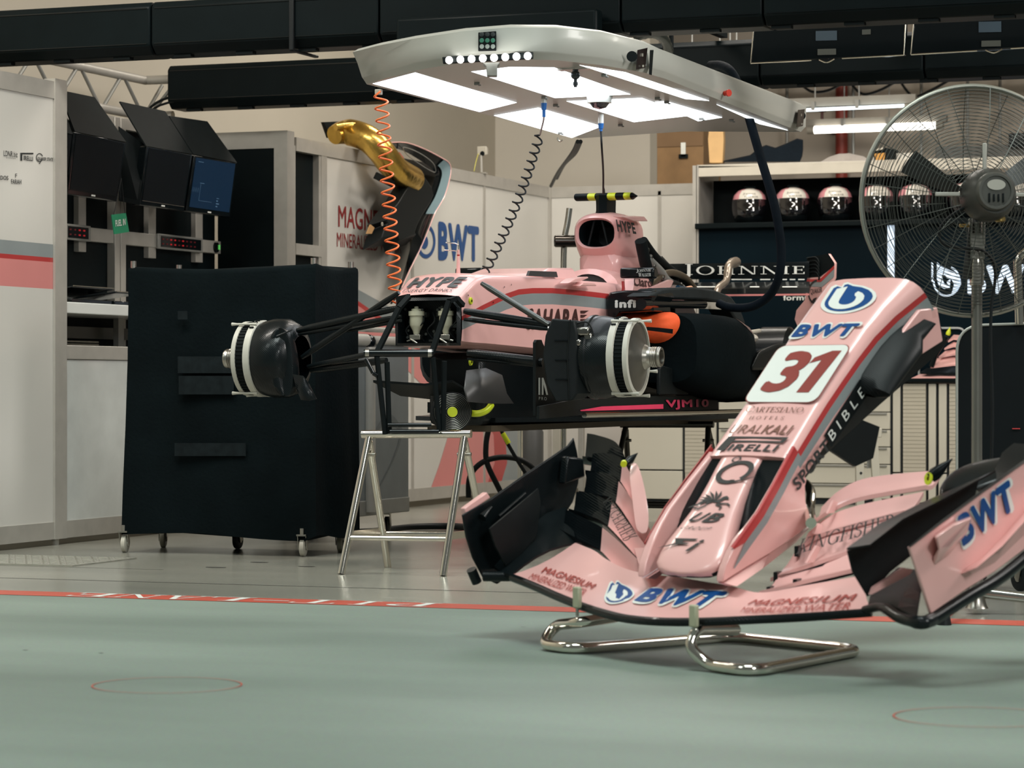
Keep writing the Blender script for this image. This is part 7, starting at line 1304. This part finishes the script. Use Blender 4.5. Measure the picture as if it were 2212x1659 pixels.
# ================================================================== pedestal fan
FD = 9.55
fan = thing('pedestal_fan', onZ(2115, 1300), 'large grey pedestal fan with wire cage at the right edge', 'fan')
fc = P(2102, 434, FD); ax = (-FW * .985 + RT * .13 - UP * .02).normalized(); u = ax.cross(UP).normalized(); w_ = u.cross(ax)
RAD = .392
WIRE = mat('cage_wire', (.075, .08, .07), .45, .4)
for side_, nm in ((1, 'rear_guard'), (-1, 'front_guard')):
    q = B(); N_ = 27
    def dome(rr_): return ax * side_ * (.085 * (1 - (rr_ / RAD) ** 2.2) + .012)
    for k in range(N_):
        rr_ = .085 + (RAD - .085) * k / (N_ - 1); q.tube([fc + dome(rr_) + (u * math.cos(R(a)) + w_ * math.sin(R(a))) * rr_ for a in range(0, 360, 6)], .0012, 4, closed=True)
    for k in range(16):
        a = R(22.5 * k + 8 + (11 if side_ < 0 else 0)); q.tube([fc + dome(rr_) + ax * side_ * .002 + (u * math.cos(a) + w_ * math.sin(a)) * rr_ for rr_ in (.07, .15, .23, .31, .392)], .0018, 4)
    q.build(nm, WIRE, fan, smooth=60)
q = B(); q.tube([fc + (u * math.cos(R(a)) + w_ * math.sin(R(a))) * (RAD + .002) for a in range(0, 360, 5)], .009, 8, closed=True); q.build('rim', mat('rim_metal', (.30, .30, .26), .35, .6), fan, smooth=60)
for k in range(3):
    a0 = 30 + 120 * k; q = B(); rows = []
    for rr_ in (.06, .13, .21, .27): rows.append([fc + ax * .03 * math.sin(R(t * 2.2)) + (u * math.cos(R(a0 + t * (.8 - .9 * rr_))) + w_ * math.sin(R(a0 + t * (.8 - .9 * rr_)))) * rr_ for t in (-16, -8, 0, 8, 16)])
    q.sheet(rows, .003, ax); q.build('blade', mat('blade_grey', (.035, .037, .035), .5, .1), fan, smooth=60)
mo = P(2128, 420, FD); q = B(); m0 = fc + ax * .04
q.lathe([(.001, .0), (.085, .01), (.092, .04), (.088, .10), (.075, .14), (.066, .155)], m0 + RT * .02 + UP * .015, ax, 32); q.build('motor_housing', mat('motor_grey', (.055, .056, .05), .35, .4), fan, smooth=50)
me_ = P(2152, 413, FD - .21); q = B(); q.lathe([(.066, -.05), (.066, -.01), (.060, .002), (.052, .002), (.050, -.004), (.001, -.003)], me_, ax, 32)
mb = q.build('motor_cap', mat('motor_grey2', (.085, .086, .076), .35, .4), fan, smooth=40)
q = B(); q.add([me_ + ax * .002 + u * x + w_ * (y + .022) for x, y in [(.032 * math.cos(R(t)), .018 * math.sin(R(t))) for t in range(0, 360, 15)]], [tuple(range(24))]); q.build('rating_plate', mat('plate_silver', (.42, .41, .36), .35, .4), mb, smooth=0)
for i in (-1.5, -.5, .5, 1.5): q = B(); q.box(me_ + ax * .002 + u * .016 * i - w_ * .022, (.006, .006, .032 if abs(i) > 1 else .026), Matrix.Rotation(YAW, 3, 'Z')); q.build('vent_slot', BLACKM, mb, bev=.002)
for dx, dy, l in ((-.118, .018, (.085, .012, .014)), (.150, .016, (.085, .012, .014)), (.008, .142, (.014, .012, .10))): q = B(); q.box(fc + ax * .105 + RT * dx + UP * dy, l, Matrix.Rotation(YAW, 3, 'Z')); q.build('cage_stay', mat('stay_grey', (.33, .32, .28), .4), fan, bev=.003)
q = B(); q.lathe([(.001, .010), (.015, .008), (.018, 0)], P(2096, 410, FD - .14), -FW - RT * .5, 16); q.build('knob', BLACKM, mb)
pb = onZ(2116, 1298); pole = P(2112, 600, FD)
pole = V((pb.x, pb.y, 0)); pt = V((P(2110, 580, FD).x, P(2110, 580, FD).y, 0)); 
pz = lambda py: P(2110, py, FD).z
q = B(); q.cyl((pt.x, pt.y, .06), (pt.x, pt.y, pz(600)), .0185, n=20); q.build('pole', mat('pole_grey', (.22, .215, .19), .3, .7), fan)
q = B(); q.lathe([(.0185, pz(618)), (.024, pz(616)), (.026, pz(575)), (.022, pz(560))], (pt.x, pt.y, 0), UP, 20).cyl((pt.x, pt.y, pz(580)), (pt.x, pt.y, pz(540)), .017); q.build('collar', CHROME, fan)
q = B(); q.box((pt.x, pt.y, pz(532)), (.05, .03, .09), Matrix.Rotation(YAW, 3, 'Z')).cyl((pt.x, pt.y, pz(515)), (pt.x, pt.y, pz(480)), .012); yk_ = V((pt.x, pt.y, pz(500)))
for sgn in (-1, 1): q.box(yk_ + RT * .022 * sgn + UP * .0, (.010, .035, .09), Matrix.Rotation(YAW, 3, 'Z'))
q.build('tilt_yoke', mat('yoke_grey', (.24, .235, .205), .35, .4), fan, bev=.004)
q = B(); q.lathe([(.012, 0), (.019, .004), (.019, .016), (.009, .022), (.006, .05), (.001, .052)], P(2160, 480, FD - .1), UP, 14).cyl(yk_ - RT * .06 + UP * .02, yk_ - RT * .02 + UP * .02, .006); q.build('tilt_knob', BRASS, fan)
q = B(); q.tube(smoothpath([P(2090, 445, FD - .1), P(2050, 470, FD - .08), P(2029, 500, FD - .06), P(2040, 528, FD - .06), P(2080, 536, FD - .05), P(2120, 540, FD - .04), P(2145, 565, FD - .03), P(2150, 600, FD - .03), P(2142, 660, FD - .03), P(2140, 740, FD - .03), P(2144, 900, FD - .03), P(2138, 1100, FD - .03)], 6), .0055, 8); q.build('power_lead', RUBBER, fan, smooth=60)
q = B(); q.lathe([(.001, .12), (.022, .12), (.026, .06), (.034, .03), (.04, .02), (.001, .02)], (pt.x, pt.y, 0), UP, 20); q.build('base_hub', STEEL, fan)
f1, f2, f3, f4 = onZ(2040, 1350), onZ(2330, 1330), onZ(2230, 1295), onZ(2030, 1302)
for f_ in (f1, f2, f4):
    q = B(); e = (f_ - V((pt.x, pt.y, 0))); q.tube([V((pt.x, pt.y, .075)), V((pt.x, pt.y, 0)) + e * .5 + UP * .058, V((f_.x, f_.y, .032))], [.020, .018, .016], 10); q.mi(1).cyl((f_.x, f_.y, 0), (f_.x, f_.y, .03), .024, .018); q.build('leg', [mat('polished_leg', (.40, .40, .37), .18, .9), RUBBER], fan, smooth=50)
# black board trolley at the right edge
BD = 10.6
brd = thing('black_board_trolley', onZ(2190, 1288), 'tall black board with silver rounded rim on wheels behind the fan pole', 'board')
ob = lambda px, py, e=0.: P(px, py, BD - e)
op = fillet([ob(2067, 1150), ob(2067, 704), ob(2420, 692), ob(2420, 1150)], .10, 8)
q = B(); q.prism(op, FW * .03); q.build('board', mat('board_black', (.004, .006, .007), .55, spec=.1), brd)
q = B(); q.tube(op, .0055, 8); q.build('rim', mat('rim_silver', (.35, .36, .33), .4, .4), brd)
q = B(); q.tube(fillet([ob(2204, 700, .02), ob(2198, 552, .02), ob(2240, 530, .02), ob(2300, 530, .02)], .06, 6), .014, 10).tube([ob(2196, 700, .02), ob(2192, 560, .02)], .006, 8); q.build('push_handle', CHROME, brd, smooth=60)
for px in (2110, 2205, 2380): q = B(); q.cyl(ob(px, 1148, -.02), V((ob(px, 1148, -.02).x, ob(px, 1148, -.02).y, .10)), .016); q.build('leg', STEEL, brd)
for px in (2110, 2205, 2380): p = ob(px, 1148, -.02); caster(brd, p.x, p.y, YAW + .5, .05, RUBBER, .14)
q = B(); q.box(ob(2195, 926, .004), (.03, .003, .004), Matrix.Rotation(YAW, 3, 'Z')); q.build('red_mark', REDP, brd)
